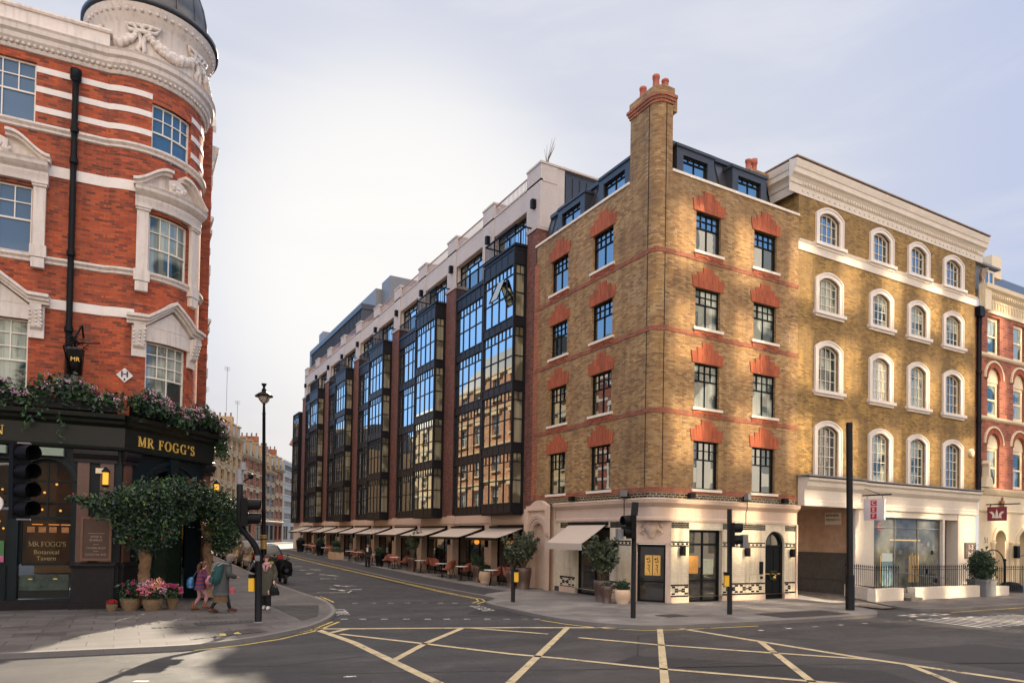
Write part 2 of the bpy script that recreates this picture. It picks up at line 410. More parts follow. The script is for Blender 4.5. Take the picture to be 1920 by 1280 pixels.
M_GREYP = plain('grey_galvanised_metal', (.16, .16, .17), .5, .15)
M_YEL = plain('yellow_plastic', (.75, .42, .02), .45, .05)
M_AWN = plain('greige_awning_canvas', (.44, .37, .31), .85, .06, scale=12)
M_SAGE = plain('sage_awning_canvas', (.22, .27, .21), .85, .08)
M_TERRA = plain('terracotta_cord', (.33, .105, .065), .7, .15, scale=30)
M_WHITE = plain('white_marble_top', (.75, .73, .70), .35, .05)
M_BROWNPOT = plain('bronze_brown_planter', (.07, .040, .030), .45, .2)
M_BEIGEPOT = plain('beige_planter', (.52, .37, .25), .7, .1)
M_WOOD = plain('warm_timber', (.24, .09, .035), .5, .3)
M_BARK = plain('gnarled_bark', (.17, .095, .045), .85, .85, scale=9, bump=1.0)
M_STEM = plain('green_brown_stem', (.10, .07, .04), .8, .3)
M_WICK = plain('wicker', (.16, .10, .05), .8, .4, scale=50, bump=.6)
M_RUBBER = plain('tyre_rubber', (.012, .012, .012), .8, .2)
M_CHROME = plain('bright_metal', (.6, .6, .62), .2, .05, metal=1)
def leaf(name, c, tr=.25):
    t = NT(name); n = t.noise(23, 2)
    cc = t.ramp(n, [(.35, tuple(x*.6 for x in c)), (.65, tuple(x*1.35 for x in c))])
    return t.out(cc, .55)
M_LEAFS = [leaf('leaf_deep_green', (.012, .032, .014)), leaf('leaf_mid_green', (.032, .072, .022)), leaf('leaf_blue_green', (.030, .06, .045)), leaf('leaf_yellow_green', (.10, .15, .03)), leaf('leaf_bright_green', (.05, .16, .03))]
M_FLW = [leaf('petal_mauve', (.50, .33, .40)), leaf('petal_pink', (.60, .18, .22)), leaf('petal_magenta', (.45, .035, .16)), leaf('petal_peach', (.72, .38, .22)), leaf('petal_red', (.5, .02, .02))]
M_OLIVE = [leaf('olive_leaf', (.055, .075, .04)), leaf('olive_leaf_pale', (.11, .13, .08)), leaf('olive_leaf_dark', (.025, .04, .02))]

G_BLUE = glass('clear_glazing', (.006, .009, .014), ior=7.5, wav=.012, tint=(.86, .95, 1.0))
G_CURT = glass('glazing_with_curtain', (.02, .02, .02), ior=1.7, mode='curtain', col2=(.34, .31, .22))
G_SIDE = glass('glazing_with_voile', (.10, .09, .06), ior=1.5, mode='curtain', col2=(.30, .275, .19))
G_SHOP = glass('shop_plate_glass', (.05, .055, .048), ior=1.4, mode='room', col2=(.22, .22, .18), sc_=.9)
G_BLN2 = glass('sash_with_cream_blind', (.3, .3, .28), ior=1.9, mode='blind', col2=(.42, .40, .34), wav=.05)
G_SASHD = glass('dark_sash_glass', (.02, .024, .024), ior=2.2, wav=.06, mode='room', col2=(.06, .07, .065))
G_SASH = glass('old_sash_glass', (.02, .035, .035), ior=1.75, wav=.06, mode='curtain', col2=(.32, .36, .30), tint=(.85, .93, 1.0))
G_STOCK = glass('casement_glass', (.012, .016, .018), ior=3.6, wav=.02, tint=(.85, .94, 1.0))
G_STCUR = glass('casement_glass_drapes', (.03, .05, .05), ior=2.1, wav=.02, mode='curtain', col2=(.40, .46, .40))
G_DARK = glass('dark_shop_glass', (.010, .011, .012), ior=1.9, wav=.01, mode='room', col2=(.05, .045, .035))
G_PUB = glass('pub_window_glass', (.007, .006, .006), ior=1.22, mode='room', col2=(.045, .016, .005), sc_=1.6)
G_BLIND = glass('glass_with_blue_blind', (.02, .02, .03), ior=1.4, mode='blind', col2=(.055, .13, .24))
G_FAR = glass('distant_window_glass', (.03, .032, .034), ior=1.8, mode='room', col2=(.13, .12, .10), sc_=.6)
# ------------------------------------------------------------------ ground, roads, pavements
def asphalt():
    t = NT('asphalt'); p = t.pos()
    fine = t.noise(90, 3, .7); mid = t.noise(2.2, 5, .6); big = t.noise(.35, 4, .55, dist=1)
    f = t.math('ADD', t.math('MULTIPLY', big, .55), t.math('MULTIPLY', mid, .45))
    c = t.ramp(f, [(.3, (.014, .0135, .015)), (.5, (.028, .0265, .028)), (.72, (.056, .052, .050))])
    c = t.mix(t.math('MULTIPLY', t.ramp(fine, [(.55, (0, 0, 0)), (.66, (1, 1, 1))]), .42), c, (.12, .115, .108))
    c = t.mix(t.math('MULTIPLY', t.ramp(t.noise(34, 2, .6), [(.64, (0, 0, 0)), (.72, (1, 1, 1))]), .5), c, (.012, .012, .013))
    c = t.mix(t.math('MULTIPLY', t.ramp(t.noise(17, 1, .5), [(.745, (0, 0, 0)), (.76, (1, 1, 1))]), .6), c, (.22, .21, .19))
    # worn wheel polish and hairline cracks
    v = t.n('TexVoronoi', Vector=p, Scale=.55, _feature='DISTANCE_TO_EDGE'); v.inputs['Randomness'].default_value = 1
    wob = t.math('ADD', v.outputs['Distance'], t.math('MULTIPLY', t.noise(6, 4), .05))
    cr = t.ramp(wob, [(.030, (1, 1, 1)), (.044, (0, 0, 0))])
    c = t.mix(t.math('MULTIPLY', cr, t.math('MULTIPLY', t.ramp(t.noise(.2, 2), [(.5, (0, 0, 0)), (.6, (1, 1, 1))]), .6)), c, (.02, .02, .02))
    mp = t.n('Mapping', Vector=p); mp.inputs['Scale'].default_value = (.16, 1.1, 1)
    tr = t.ramp(t.noise(1.0, 4, .6, vec=mp.outputs[0]), [(.42, (.72,)*3), (.6, (1.12,)*3)]); c = t.mix(1.0, c, tr, 'MULTIPLY')
    oil = t.ramp(t.noise(1.1, 3, .5, dist=.3), [(.70, (0, 0, 0)), (.78, (1, 1, 1))]); c = t.mix(t.math('MULTIPLY', oil, .6), c, (.014, .014, .015))
    t.bump(fine, .45, .01)
    return t.out(c, t.ramp(mid, [(.3, (.62,)*3), (.7, (.85,)*3)]))
M_ASPH = asphalt()
M_PATCH = plain('dark_new_asphalt', (.014, .0135, .014), .8, .3, scale=9, bump=.3)
M_FTAR = plain('footway_tarmac', (.030, .029, .032), .85, .22, scale=7, bump=.3)
def paving(name, col, jw, jh, joint, js):
    t = NT(name)
    br = t.n('TexBrick', Vector=t.uv(), Color1=(0, 0, 0), Color2=(1, 1, 1), Mortar=(.5, .5, .5), Scale=1.0)
    br.inputs['Mortar Size'].default_value = js; br.inputs['Brick Width'].default_value = jw; br.inputs['Row Height'].default_value = jh; br.inputs['Mortar Smooth'].default_value = .1
    c = t.ramp(br.outputs[0], [(0, tuple(x*.80 for x in col)), (.5, col), (1, tuple(x*1.22 for x in col))])
    st = t.ramp(t.noise(.55, 6, .65, dist=.6), [(.36, (.62,)*3), (.5, (1,)*3), (.7, (1.22,)*3)]); c = t.mix(1.0, c, st, 'MULTIPLY')
    gum = t.ramp(t.noise(7, 2, .5), [(.68, (0, 0, 0)), (.74, (1, 1, 1))]); c = t.mix(t.math('MULTIPLY', gum, .45), c, tuple(x*.45 for x in col))
    c = t.mix(br.outputs['Fac'], c, joint)
    t.bump(t.math('SUBTRACT', t.math('MULTIPLY', t.noise(30, 4), .35), br.outputs['Fac']), .45, .01)
    return t.out(c, t.ramp(st, [(.4, (.5,)*3), (1, (.75,)*3)]))
M_FLAG = paving('york_paving', (.088, .079, .074), .95, .62, (.045, .040, .038), .016)
M_FLAG2 = paving('pale_paving', (.155, .145, .137), .9, .6, (.10, .09, .083), .014)
M_SETTS = brick('mews_setts', [(0, (.10, .085, .07)), (1, (.22, .19, .16))], (.06, .05, .045), bw=.25, rh=.14, mort=.015)
M_KERB = stone('granite_kerb', (.155, .143, .136), joint=(.12, .11, .10), jw=.9, jh=5, dirt=.15)
def worn(name, col, w=.5):
    t = NT(name); n = t.math('ADD', t.math('MULTIPLY', t.noise(16, 6, .7), .55), t.math('MULTIPLY', t.noise(1.3, 3), .45))
    c = t.ramp(t.noise(4, 4), [(.3, tuple(x*.78 for x in col)), (.7, tuple(x*1.1 for x in col))])
    c = t.mix(t.ramp(n, [(w-.02, (1, 1, 1)), (w+.05, (0, 0, 0))]), c, (.05, .047, .046)); t.bump(t.noise(80, 2), .4, .01)
    return t.out(c, .75)
M_YPAINT = worn('pale_yellow_road_paint', (.46, .375, .225), .40)
M_YPAINT2 = worn('yellow_road_paint', (.55, .42, .11), .42)
M_WPAINT = worn('white_road_paint', (.58, .56, .52), .47)
M_IRON = plain('cast_iron_cover', (.05, .045, .045), .6, .4, scale=25, bump=.8)

mb = MB()
xs = [-260, -60, -20, 0, 20, 60, 260]; ys = [-260, -60, -20, 0, 13, 25, 37, 49, 90, 160, 400]
for a, b in zip(xs[:-1], xs[1:]):
    for c, e in zip(ys[:-1], ys[1:]):
        mb.face([(a, c, gz(c)-.1), (b, c, gz(c)-.1), (b, e, gz(e)-.1), (a, e, gz(e)-.1)], [(a, c), (b, c), (b, e), (a, e)])
mb.build('road', M_ASPH)['kind'] = 'structure'

def pavement(name, pairs, mat, kname, kz=0):
    mb, kb = MB(), MB(); K = .16
    for (o, i), (o2, i2) in zip(pairs[:-1], pairs[1:]):
        q = [(o[0], o[1], gz(o[1])), (i[0], i[1], gz(i[1])), (i2[0], i2[1], gz(i2[1])), (o2[0], o2[1], gz(o2[1]))]
        mb.face(q, [(p[0], p[1]) for p in q])
    acc = 0
    for (o, i), (o2, i2) in zip(pairs[:-1], pairs[1:]):
        l = math.hypot(o2[0]-o[0], o2[1]-o[1])
        def inn(o, i):
            d = math.hypot(i[0]-o[0], i[1]-o[1]) or 1; return (o[0]+(i[0]-o[0])*K/d, o[1]+(i[1]-o[1])*K/d)
        a, b = inn(o, i), inn(o2, i2); z, z2 = gz(o[1])+.004, gz(o2[1])+.004
        kb.face([(*o, z), (*a, z), (*b, z2), (*o2, z2)], [(acc, 0), (acc, K), (acc+l, K), (acc+l, 0)])
        kb.face([(*o, z-.12), (*o, z), (*o2, z2), (*o2, z2-.12)], [(acc, 0), (acc, .1), (acc+l, .1), (acc+l, 0)])
        acc += l
    mb.build(name, mat)['kind'] = 'structure'; kb.build(kname, M_KERB)['kind'] = 'structure'
def smooth(pairs, n=3):
    out = []
    for k in range(len(pairs)-1):
        P = [pairs[max(k-1, 0)], pairs[k], pairs[k+1], pairs[min(k+2, len(pairs)-1)]]
        for j in range(n):
            t = j/n; w = (-.5*t+t*t-.5*t**3, 1-2.5*t*t+1.5*t**3, .5*t+2*t*t-1.5*t**3, -.5*t*t+.5*t**3)
            out.append(tuple(tuple(sum(w[q]*P[q][e][a] for q in range(4)) for a in (0, 1)) for e in (0, 1)))
    return out+[pairs[-1]]
pavement('pavement', [((-90, .83), (-90, 12)), ((-18.44, -3.53), (-18.4, 6))]+smooth([((-16.74, -3.64), (-17.2, 6)), ((-15.33, -3.72), (-16.6, 6)), ((-14.43, -3.4), (-16.3, 6.2)), ((-13.65, -2.9), (-16, 6.4)), ((-12.51, -1.8), (-15.5, 6.6)), ((-11.63, -.35), (-15, 6.8)), ((-11.0, 1.2), (-14.9, 7)), ((-10.6, 2.9), (-14.8, 7.5)), ((-10.4, 4.5), (-14.8, 8)), ((-10.35, 6.4), (-14.8, 9))])+
         [((-10.4, 9), (-14.8, 12)), ((-10.4, 13), (-14.8, 13)), ((-10.4, 49), (-15, 49)), ((-8.8, 60), (-14, 60)), ((-4.8, 74), (-9, 76)), ((19.2, 129), (15, 131))], M_FLAG, 'kerb')
pavement('pavement', smooth([((7.4, 1.0), (7.2, 1.2)), ((7.15, -2.2), (6.6, 1)), ((6.3, -4.2), (6.0, 1)), ((5.4, -5.0), (5, 1)), ((4.4, -5.3), (4.2, 1)), ((.3, -5.27), (1.5, 1)), ((-2.6, -5.05), (1, 1.2)), ((-3.5, -4.95), (.9, 1.3)), ((-4.3, -4.7), (.8, 1.3)), ((-5.0, -4.0), (.8, 1.4)), ((-5.42, -3.0), (.8, 1.5)), ((-5.6, -2.0), (.8, 1.6)), ((-5.55, .7), (.8, 2)), ((-5.4, 2.4), (.8, 3)), ((-4.6, 3.4), (.8, 4)), ((-4.25, 4.2), (.8, 5)), ((-4.25, 8), (.8, 8))])+
         [((-4.25, 13), (.9, 13)), ((-4.25, 49), (.9, 49)), ((-4.0, 60), (.9, 60)), ((-2, 67), (4, 64)), ((22, 121), (28, 118))], M_FLAG2, 'kerb')
pavement('pavement', smooth([((11.6, 1.5), (11.9, 1.6)), ((10.1, -.9), (11.9, 1.2)), ((8.9, -2.8), (12, 1)), ((8.25, -4.2), (12.5, 1)), ((8.8, -4.95), (13, 1)), ((12.8, -5.05), (14, 1))])+[((80, -5), (80, 1))], M_FLAG, 'kerb')
mb = MB()
for a, b in (((-4.06, 13), (-4.06, 49)),): pass
ring = [((-4.06, 5.2), (-3.6, 5.8)), ((-4.06, 6.7), (-2.25, 6.7)), ((-4.06, 13), (-2.2, 13)), ((-4.06, 49), (-2.3, 49)), ((-3.9, 60), (-2.1, 60))]
for (o, i), (o2, i2) in zip(ring[:-1], ring[1:]):
    mb.face([(p[0], p[1], gz(p[1])+.004) for p in (o, i, i2, o2)])
mb.build('footpath_tarmac', M_FTAR)['kind'] = 'structure'
mb = MB(); mb.face([(7.6, -3.8, -.05), (9.0, -3.8, -.05), (11.7, 1, -.02), (11.7, 12, 0), (7.75, 12, 0), (7.5, -1, -.05)], [(7.6, -3.8), (9, -3.8), (11.7, 1), (11.7, 12), (7.75, 12), (7.5, -1)])
mb.build('mews_paving', M_SETTS)['kind'] = 'structure'

def ribbon(mb, pts, w, off=.004, base=-.1, m=0):
    P = [Vector((p[0], p[1])) for p in pts]; L = []
    for k, p in enumerate(P):
        t = (P[min(k+1, len(P)-1)]-P[max(k-1, 0)]).normalized(); n = Vector((-t.y, t.x))*w/2; L.append((p+n, p-n))
    for (a, b), (c, e) in zip(L[:-1], L[1:]):
        mb.face([(q.x, q.y, gz(q.y)+base+off) for q in (a, b, e, c)], None, m)
def marks(name, lines, w, mat, off=.004):
    mb = MB()
    for l in lines: ribbon(mb, l, w, off)
    mb.build(name, mat)['kind'] = 'structure'
marks('box_junction_border', [[(-12.24, -1.45), (-11.98, -4.0), (-11.95, -9.2)], [(-12.24, -1.5), (-7.44, -3.12), (-3.75, -4.58), (-3.23, -4.96), (-3.08, -7.55), (-2.9, -10.24), (-2.77, -10.95), (-2.46, -12.88), (-2.3, -15)]], .19, M_YPAINT)
marks('box_junction_lines', [[(-12.06, -2.35), (-11.45, -1.78)], [(-11.9, -2.65), (-10.58, -4.86), (-9.48, -6.77), (-8.84, -7.59), (-7.72, -9.28), (-6.11, -11.18), (-4.5, -13.2)], [(-8.63, -2.65), (-10.63, -4.84), (-12.0, -6.6)],
      [(-8.63, -2.65), (-7.79, -3.75), (-7.2, -4.55)], [(-6.84, -5.35), (-5.74, -7.06), (-4.48, -8.55), (-2.96, -10.28)], [(-5.96, -3.58), (-10.79, -9.11), (-12, -10.5)], [(-3.72, -4.7), (-8.5, -10.29), (-10, -12)], [(-3.08, -7.55), (-6.13, -11.36), (-8, -13.7)], [(-2.77, -10.95), (-3.8, -12.42), (-5, -14)]], .15, M_YPAINT, .008)
marks('yellow_lines', [[(-15.25, -3.62), (-14.3, -3.25), (-13.5, -2.75), (-12.35, -1.65), (-11.45, -.2)], [(-15.2, -3.82), (-14.2, -3.45), (-13.35, -2.92), (-12.2, -1.75), (-11.3, -.3)],
      [(-10.05, 7.6), (-10.12, 6), (-10.2, 5.2)], [(-9.88, 7.6), (-9.95, 6), (-10.02, 5.1)], [(-5.85, -2.0), (-5.65, -3.1), (-5.15, -4.25), (-4.4, -4.9), (-3.5, -5.15), (-.68, -5.4)],
      [(-4.45, 46), (-4.45, 30), (-4.45, 8.1), (-4.45, 4.6), (-4.75, 3.75), (-5.45, 3.0)], [(-4.62, 46), (-4.62, 30), (-4.62, 8.1), (-4.62, 4.7), (-4.95, 3.9), (-5.5, 3.3)], [(9.2, -5.3), (30, -5.25)]], .075, M_YPAINT2)
mb = MB(); 
for a, b in (((-14.57, -2.6), (-14.42, -2.3)), ((-14.2, -2.45), (-14.05, -2.15))): ribbon(mb, (a, b), .22, .007, 0)
mb.build('kerb_loading_marks', M_YPAINT2)['kind'] = 'structure'
marks('crossing_studs', [[(x-.09, y+.03), (x+.09, y-.03)] for x, y in [(-9.39, 4.63), (-8.82, 4.44), (-8.24, 4.24), (-7.68, 4.05), (-7.13, 3.87), (-6.57, 3.68), (-6.08, 3.51), (-5.7, 3.38), (-11.0, .25), (-10.52, 0.07), (-9.95, -.14), (-9.37, -.36), (-8.8, -.58), (-8.29, -.77), (-7.74, -.98), (-7.18, -1.19), (-6.65, -1.39), (-6.15, -1.58), (-5.8, -1.7)]], .09, M_WPAINT)
marks('crossing_studs', [[(-1.5+i*1.1, -6.1-.02*i), (-1.3+i*1.1, -6.1-.02*i)] for i in range(8)]+[[(5.5+i*1.5, -7.6-.3*i), (5.8+i*1.5, -7.65-.3*i)] for i in range(4)]+[[(-16.3, -6.6), (-16.1, -6.7)], [(-15.5, -8.2), (-15.2, -8.25)], [(-13.2, -7.6), (-13.0, -7.65)]], .1, M_WPAINT)
marks('give_way_dashes', [[(6.2+i*.62, -5.25), (6.6+i*.62, -5.25)] for i in range(4)]+[[(6.2+i*.62, -5.6), (6.6+i*.62, -5.6)] for i in range(4)], .18, M_WPAINT)
# tall slanted letters of the keep-clear wording, worn to strokes
marks('mews_road_lettering', [[(5.6+i*.42, -6.2-.03*i), (5.5+i*.42, -8.2-.05*i)] for i in range(13)]+[[(5.6, -6.2), (6.0, -6.25)], [(6.85, -6.3), (7.3, -6.3)], [(8.1, -6.4), (8.5, -6.4)], [(6.8, -7.3), (7.2, -7.3)], [(9.4, -7.5), (9.8, -7.5)]], .11, worn('bright_road_paint', (.66, .64, .60), .36))
marks('side_street_lettering', [[(-8.5, 10.6), (-7.4, 10.4)], [(-8.55, 11.3), (-8.3, 9.9)], [(-8.2, 12.7), (-7.0, 12.5)], [(-7.9, 13.2), (-7.5, 12.2)], [(-7.6, 17), (-6.8, 16.8)], [(-6.9, 19.9), (-6.2, 18.6)], [(-7.6, 20.2), (-7.0, 21.2)], [(-7.2, 23.6), (-6.0, 23.4)], [(-6.4, 24.4), (-5.6, 24.2)], [(-7.6, 27), (-6.3, 26.8)], [(-7.3, 30), (-6.3, 29.8)]], .22, M_WPAINT)
marks('side_street_line', [[(-9.6, 9.3), (-8.4, 9.0), (-8.0, 9.9)]], .1, M_WPAINT)
def lettering(name, body, x, y, z, rz, size, mat, parent=None, sy=1, ext=.004, rx=0, align='CENTER', shear=0):
    c = bpy.data.curves.new(name, 'FONT'); c.body = body; c.size = size; c.extrude = ext; c.align_x = align; c.align_y = 'CENTER'; c.shear = shear
    o = bpy.data.objects.new(name, c); COL.objects.link(o); bpy.context.view_layer.update()
    me = bpy.data.meshes.new_from_object(o.evaluated_get(bpy.context.evaluated_depsgraph_get())); bpy.data.objects.remove(o)
    me.name = name
    M = Matrix.Translation((x, y, z)) @ Matrix.Rotation(rz, 4, 'Z') @ Matrix.Rotation(rx, 4, 'X') @ Matrix.Scale(sy, 4, (0, 1, 0))
    off = Vector((0, 0, 0)); q = parent
    while q is not None: off += Vector(q.location); q = q.parent
    me.transform(Matrix.Translation(-off) @ M)
    me.materials.clear(); me.materials.append(mat)
    o = bpy.data.objects.new(name, me); COL.objects.link(o)
    if parent is not None: o.parent = parent
    return o
for nm, b, x, y, rz in (('look_right_lettering', 'LOOK', -10.55, 2.0, rad(-100)), ('look_right_lettering', 'LOOK', -5.0, 1.6, rad(80))):
    lettering(nm, b, x-.1 if x < -8 else x-.95, y, -.094, rz, .62, M_WPAINT)['kind'] = 'structure'
for pts in ([(-8.1, -8.4), (-7.2, -7.9), (-3.9, -11.2), (-4.6, -12.6)], [(-2.0, -9.5), (1.6, -10.0), (2.4, -13.5), (-1.5, -13.0)], [(2.5, -6.3), (5.2, -6.5), (5.4, -7.3), (2.4, -7.2)], [(-13.4, -9.2), (-12.0, -9.0), (-12.0, -10.4), (-13.5, -10.6)], [(-6.2, 1.4), (-4.9, 0.2), (-6.0, -1.0), (-7.2, .2)]):
    mb = MB(); mb.face([(x, y, -.098) for x, y in pts]); mb.build('asphalt_patch', M_PATCH)['kind'] = 'structure'
def cover(x, y, w, h, rz, z, label):
    t = thing('drain_cover', label, 'drain cover', (x, y, z), rz, 'iron covers set in the ground')
    mb = MB(); mb.box(-w/2, w/2, -h/2, h/2, 0, .006)
    n = max(2, int(w/.12))
    for i in range(n): mb.box(-w/2+.03+(w-.06)*i/n, -w/2+.03+(w-.06)*(i+.55)/n, -h/2+.03, h/2-.03, .006, .014)
    mb.build('grating', M_IRON).parent = t
cover(-15.6, -.55, .55, .45, -.06, .002, 'small square iron cover in the pub pavement left of the signal post')
cover(-14.15, -.25, 1.5, .55, .1, .002, 'long ribbed iron grating in the pavement beside the curved signal post')
cover(-1.9, -3.2, .9, .6, .05, .002, 'dark iron cover in the pale pavement by the corner door')
cover(-13.3, -9.7, .8, .6, .3, -.097, 'round-worn iron cover in the road near the box junction')
marks('tar_seam', [[(-13.5, -7.2), (-9.5, -8.6), (-4, -10.4), (0, -12)], [(-9.6, 2.6), (-7.5, 1.4), (-5.9, 1.9)], [(-8.4, 6), (-7.9, 14), (-7.7, 30)], [(2, -8.1), (8, -9.0), (14, -9.2)], [(-16, -5.4), (-14, -6.2), (-12.3, -5.8)], [(-7.2, -8.0), (-5.2, -5.6), (-3.4, -6.0), (-1, -8.4)]], .045, M_PATCH, .002)
# ribbed tactile paving at the crossings
def tactile(pts, d, n, w):
    mb = MB()
    a, b, c, e = [Vector(p) for p in pts]
    mb.face([(p.x, p.y, .005) for p in (a, b, c, e)])
    for i in range(n):
        t0, t1 = (i+.2)/n, (i+.75)/n
        q = [a.lerp(e, t0), b.lerp(c, t0), b.lerp(c, t1), a.lerp(e, t1)]
        mb.face([(p.x, p.y, .012) for p in q])
    mb.build('tactile_paving', M_FLAG)['kind'] = 'structure'
tactile([(-12.3, -.4), (-11.7, .4), (-10.95, 3.4), (-12.4, 3.6)], 0, 9, 0)
tactile([(-15.2, -3.0), (-15.0, -2.2), (-13.7, -1.6), (-13.5, -2.3)], 0, 5, 0)
tactile([(1.0, -4.9), (4.2, -4.9), (4.2, -3.7), (1.0, -3.7)], 0, 6, 0)
# ------------------------------------------------------------------ windows
def window(root, fr, u0, u1, v0, v1, d, cols, bars, fm, gm, fw=.06, bw=.03, rise=0, dep=.06, name='window', part=None, low_cols=None, split=None, sill=None, sm=None, label=None):
    """frame (part) > pane (sub-part) [> sill]. bars: heights (0-1) of horizontal bars; low_cols: columns below `split`"""
    mb = MB(); n = 12
    outer = arch(u0, u1, v0, v1, rise, n); inner = arch(u0+fw, u1-fw, v0+fw, v1-fw, max(0, rise-fw*.4) if rise else 0, n)
    if rise: mb.fring(fr, inner, outer, d-dep, d, 0)
    else:
        mb.fbox(fr, u0, u0+fw, v0, v1, d-dep, d); mb.fbox(fr, u1-fw, u1, v0, v1, d-dep, d)
        mb.fbox(fr, u0+fw, u1-fw, v1-fw, v1, d-dep, d)
    mb.fbox(fr, u0+fw, u1-fw, v0, v0+fw, d-dep, d)
    H = v1-v0
    def top(u):
        if not rise: return v1-fw
        w = (u1-u0)/2; R = (w*w+rise*rise)/(2*rise); x = u-(u0+u1)/2; return v1-R+math.sqrt(max(0, R*R-x*x))-fw
    sp = v0+H*split if split else None
    def vbars(c, a, b):
        for i in range(1, c):
            u = u0+fw+(u1-u0-2*fw)*i/c; tv = min(b, top(u)) if b is None or b >= v1-fw-1e-6 else b
            mb.fbox(fr, u-bw/2, u+bw/2, a, tv, d-dep*.7, d-.006)
    if sp: vbars(low_cols or cols, v0+fw, sp); vbars(cols, sp, v1-fw)
    else: vbars(cols, v0+fw, v1-fw)
    for k, q in enumerate(bars):
        v = v0+H*q; bb = bw*1.6 if (split and abs(q-split) < 1e-6) else bw
        mb.fbox(fr, u0+fw, u1-fw, v-bb/2, v+bb/2, d-dep*.8, d-.003)
    f = mb.build(name, fm, root)
    if label: f['label'] = label
    mb = MB()
    if rise:
        for p, q in zip(inner[1:-1][:-1], inner[1:-1][1:]):
            mb.face([fr(p[0], v0+fw, d-dep*.75), fr(q[0], v0+fw, d-dep*.75), fr(*q, d-dep*.75), fr(*p, d-dep*.75)], [(p[0], v0), (q[0], v0), q, p])
    else: mb.fquad(fr, u0+fw, u1-fw, v0+fw, v1-fw, d-dep*.75)
    mb.build('pane', gm, f)
    if sill:
        mb = MB(); mb.fbox(fr, u0-sill[0], u1+sill[0], v0-sill[1], v0, d-.02, sill[2]); mb.build('sill', sm, f)
    return f
CUSH = [(0, .0)]
def lintel(mb, fr, u0, u1, v, d=.035):
    """stepped fan of rubbed bricks over a window"""
    uc = (u0+u1)/2; w = (u1-u0)/2+.20
    st = [(1.0, .44), (.70, .60), (.38, .78)]
    pts = [(uc-w+.12, v)]
    pts += [(uc-w*1.0, v+.44), (uc-w*.66, v+.44), (uc-w*.66, v+.58), (uc-w*.34, v+.60), (uc-w*.34, v+.80), (uc+w*.34, v+.80), (uc+w*.34, v+.60), (uc+w*.66, v+.58), (uc+w*.66, v+.44), (uc+w*1.0, v+.44), (uc+w-.12, v)]
    # split into convex pieces
    def q(a, b, t): mb.fprism(fr, [(uc+a*w*.92, v), (uc+b*w*.92, v), (uc+b*w, v+t), (uc+a*w, v+t)], 0, d)
    q(-1, -.66, .44); q(-.655, -.34, .60); q(-.335, .335, .80); q(.34, .655, .60); q(.66, 1, .44)

# ------------------------------------------------------------------ corner brick building
BB = thing('corner_brick_building', 'yellow stock brick corner building with a tall corner chimney stack and orange stepped window heads', 'building', (0, 0, 0))
pf = PathFr(.427); ux, uy = pf.ux, pf.uy
LEND, REND = uy(8.40), ux(7.63)
rows = [(13.14, 14.65), (10.26, 11.76), (7.26, 8.93), (4.21, 6.01)]
wins = []
for v0, v1 in rows:
    for a, b in ((7.05, 5.72), (3.90, 2.53)): wins.append((uy(a), uy(b), v0, v1))
    for a, b in ((1.93, 3.2), (5.02, 6.32)): wins.append((ux(a), ux(b), v0, v1))
mb = MB(); mb.wall(pf, LEND, REND, 4.0, 15.8, wins, .13)
# chimney stack over the corner
CU0, CU1 = uy(1.56), ux(.72)
mb.fquad(pf, CU0, CU1, 15.8, 18.25, 0)
for u in (CU0, CU1):
    q = pf(u, 15.8, 0); r = pf(u, 18.25, 0); i = (1.1, q[1]) if u < 0 else (q[0], 1.6)
    mb.face([(q[0], q[1], 15.8), (i[0], i[1], 15.8), (i[0], i[1], 18.25), (r[0], r[1], 18.25)], [(0, 15.8), (1, 15.8), (1, 18.25), (0, 18.25)])
mb.build('wall', M_STOCK, BB)
mb = MB()
for k, (a, b, o) in enumerate(((18.25, 18.36, .04), (18.36, 18.46, .08), (18.46, 18.57, .12))): mb.fbox(pf, CU0-o, CU1+o, a, b, -.5, o)
ch = mb.build('chimney', M_QUOIN, BB)
mb = MB(); mb.fbox(pf, CU0-.04, CU1+.04, 18.57, 18.86, -.6, .04); mb.box(.2, 1.1, .2, 1.6, 18.2, 18.855); mb.build('chimney_top', M_STOCK, ch)
for (x, y, h) in ((.30, 1.22, .62), (.36, .55, .72), (.62, .34, .52)):
    mb = MB(); mb.lathe([(.15, 0), (.125, h*.5), (.12, h*.82), (.14, h*.84), (.145, h*.92), (.135, h), (.10, h), (.09, h*.6)], (x, y, 18.82), 14, 0); mb.build('chimney_pot', M_POT, ch)
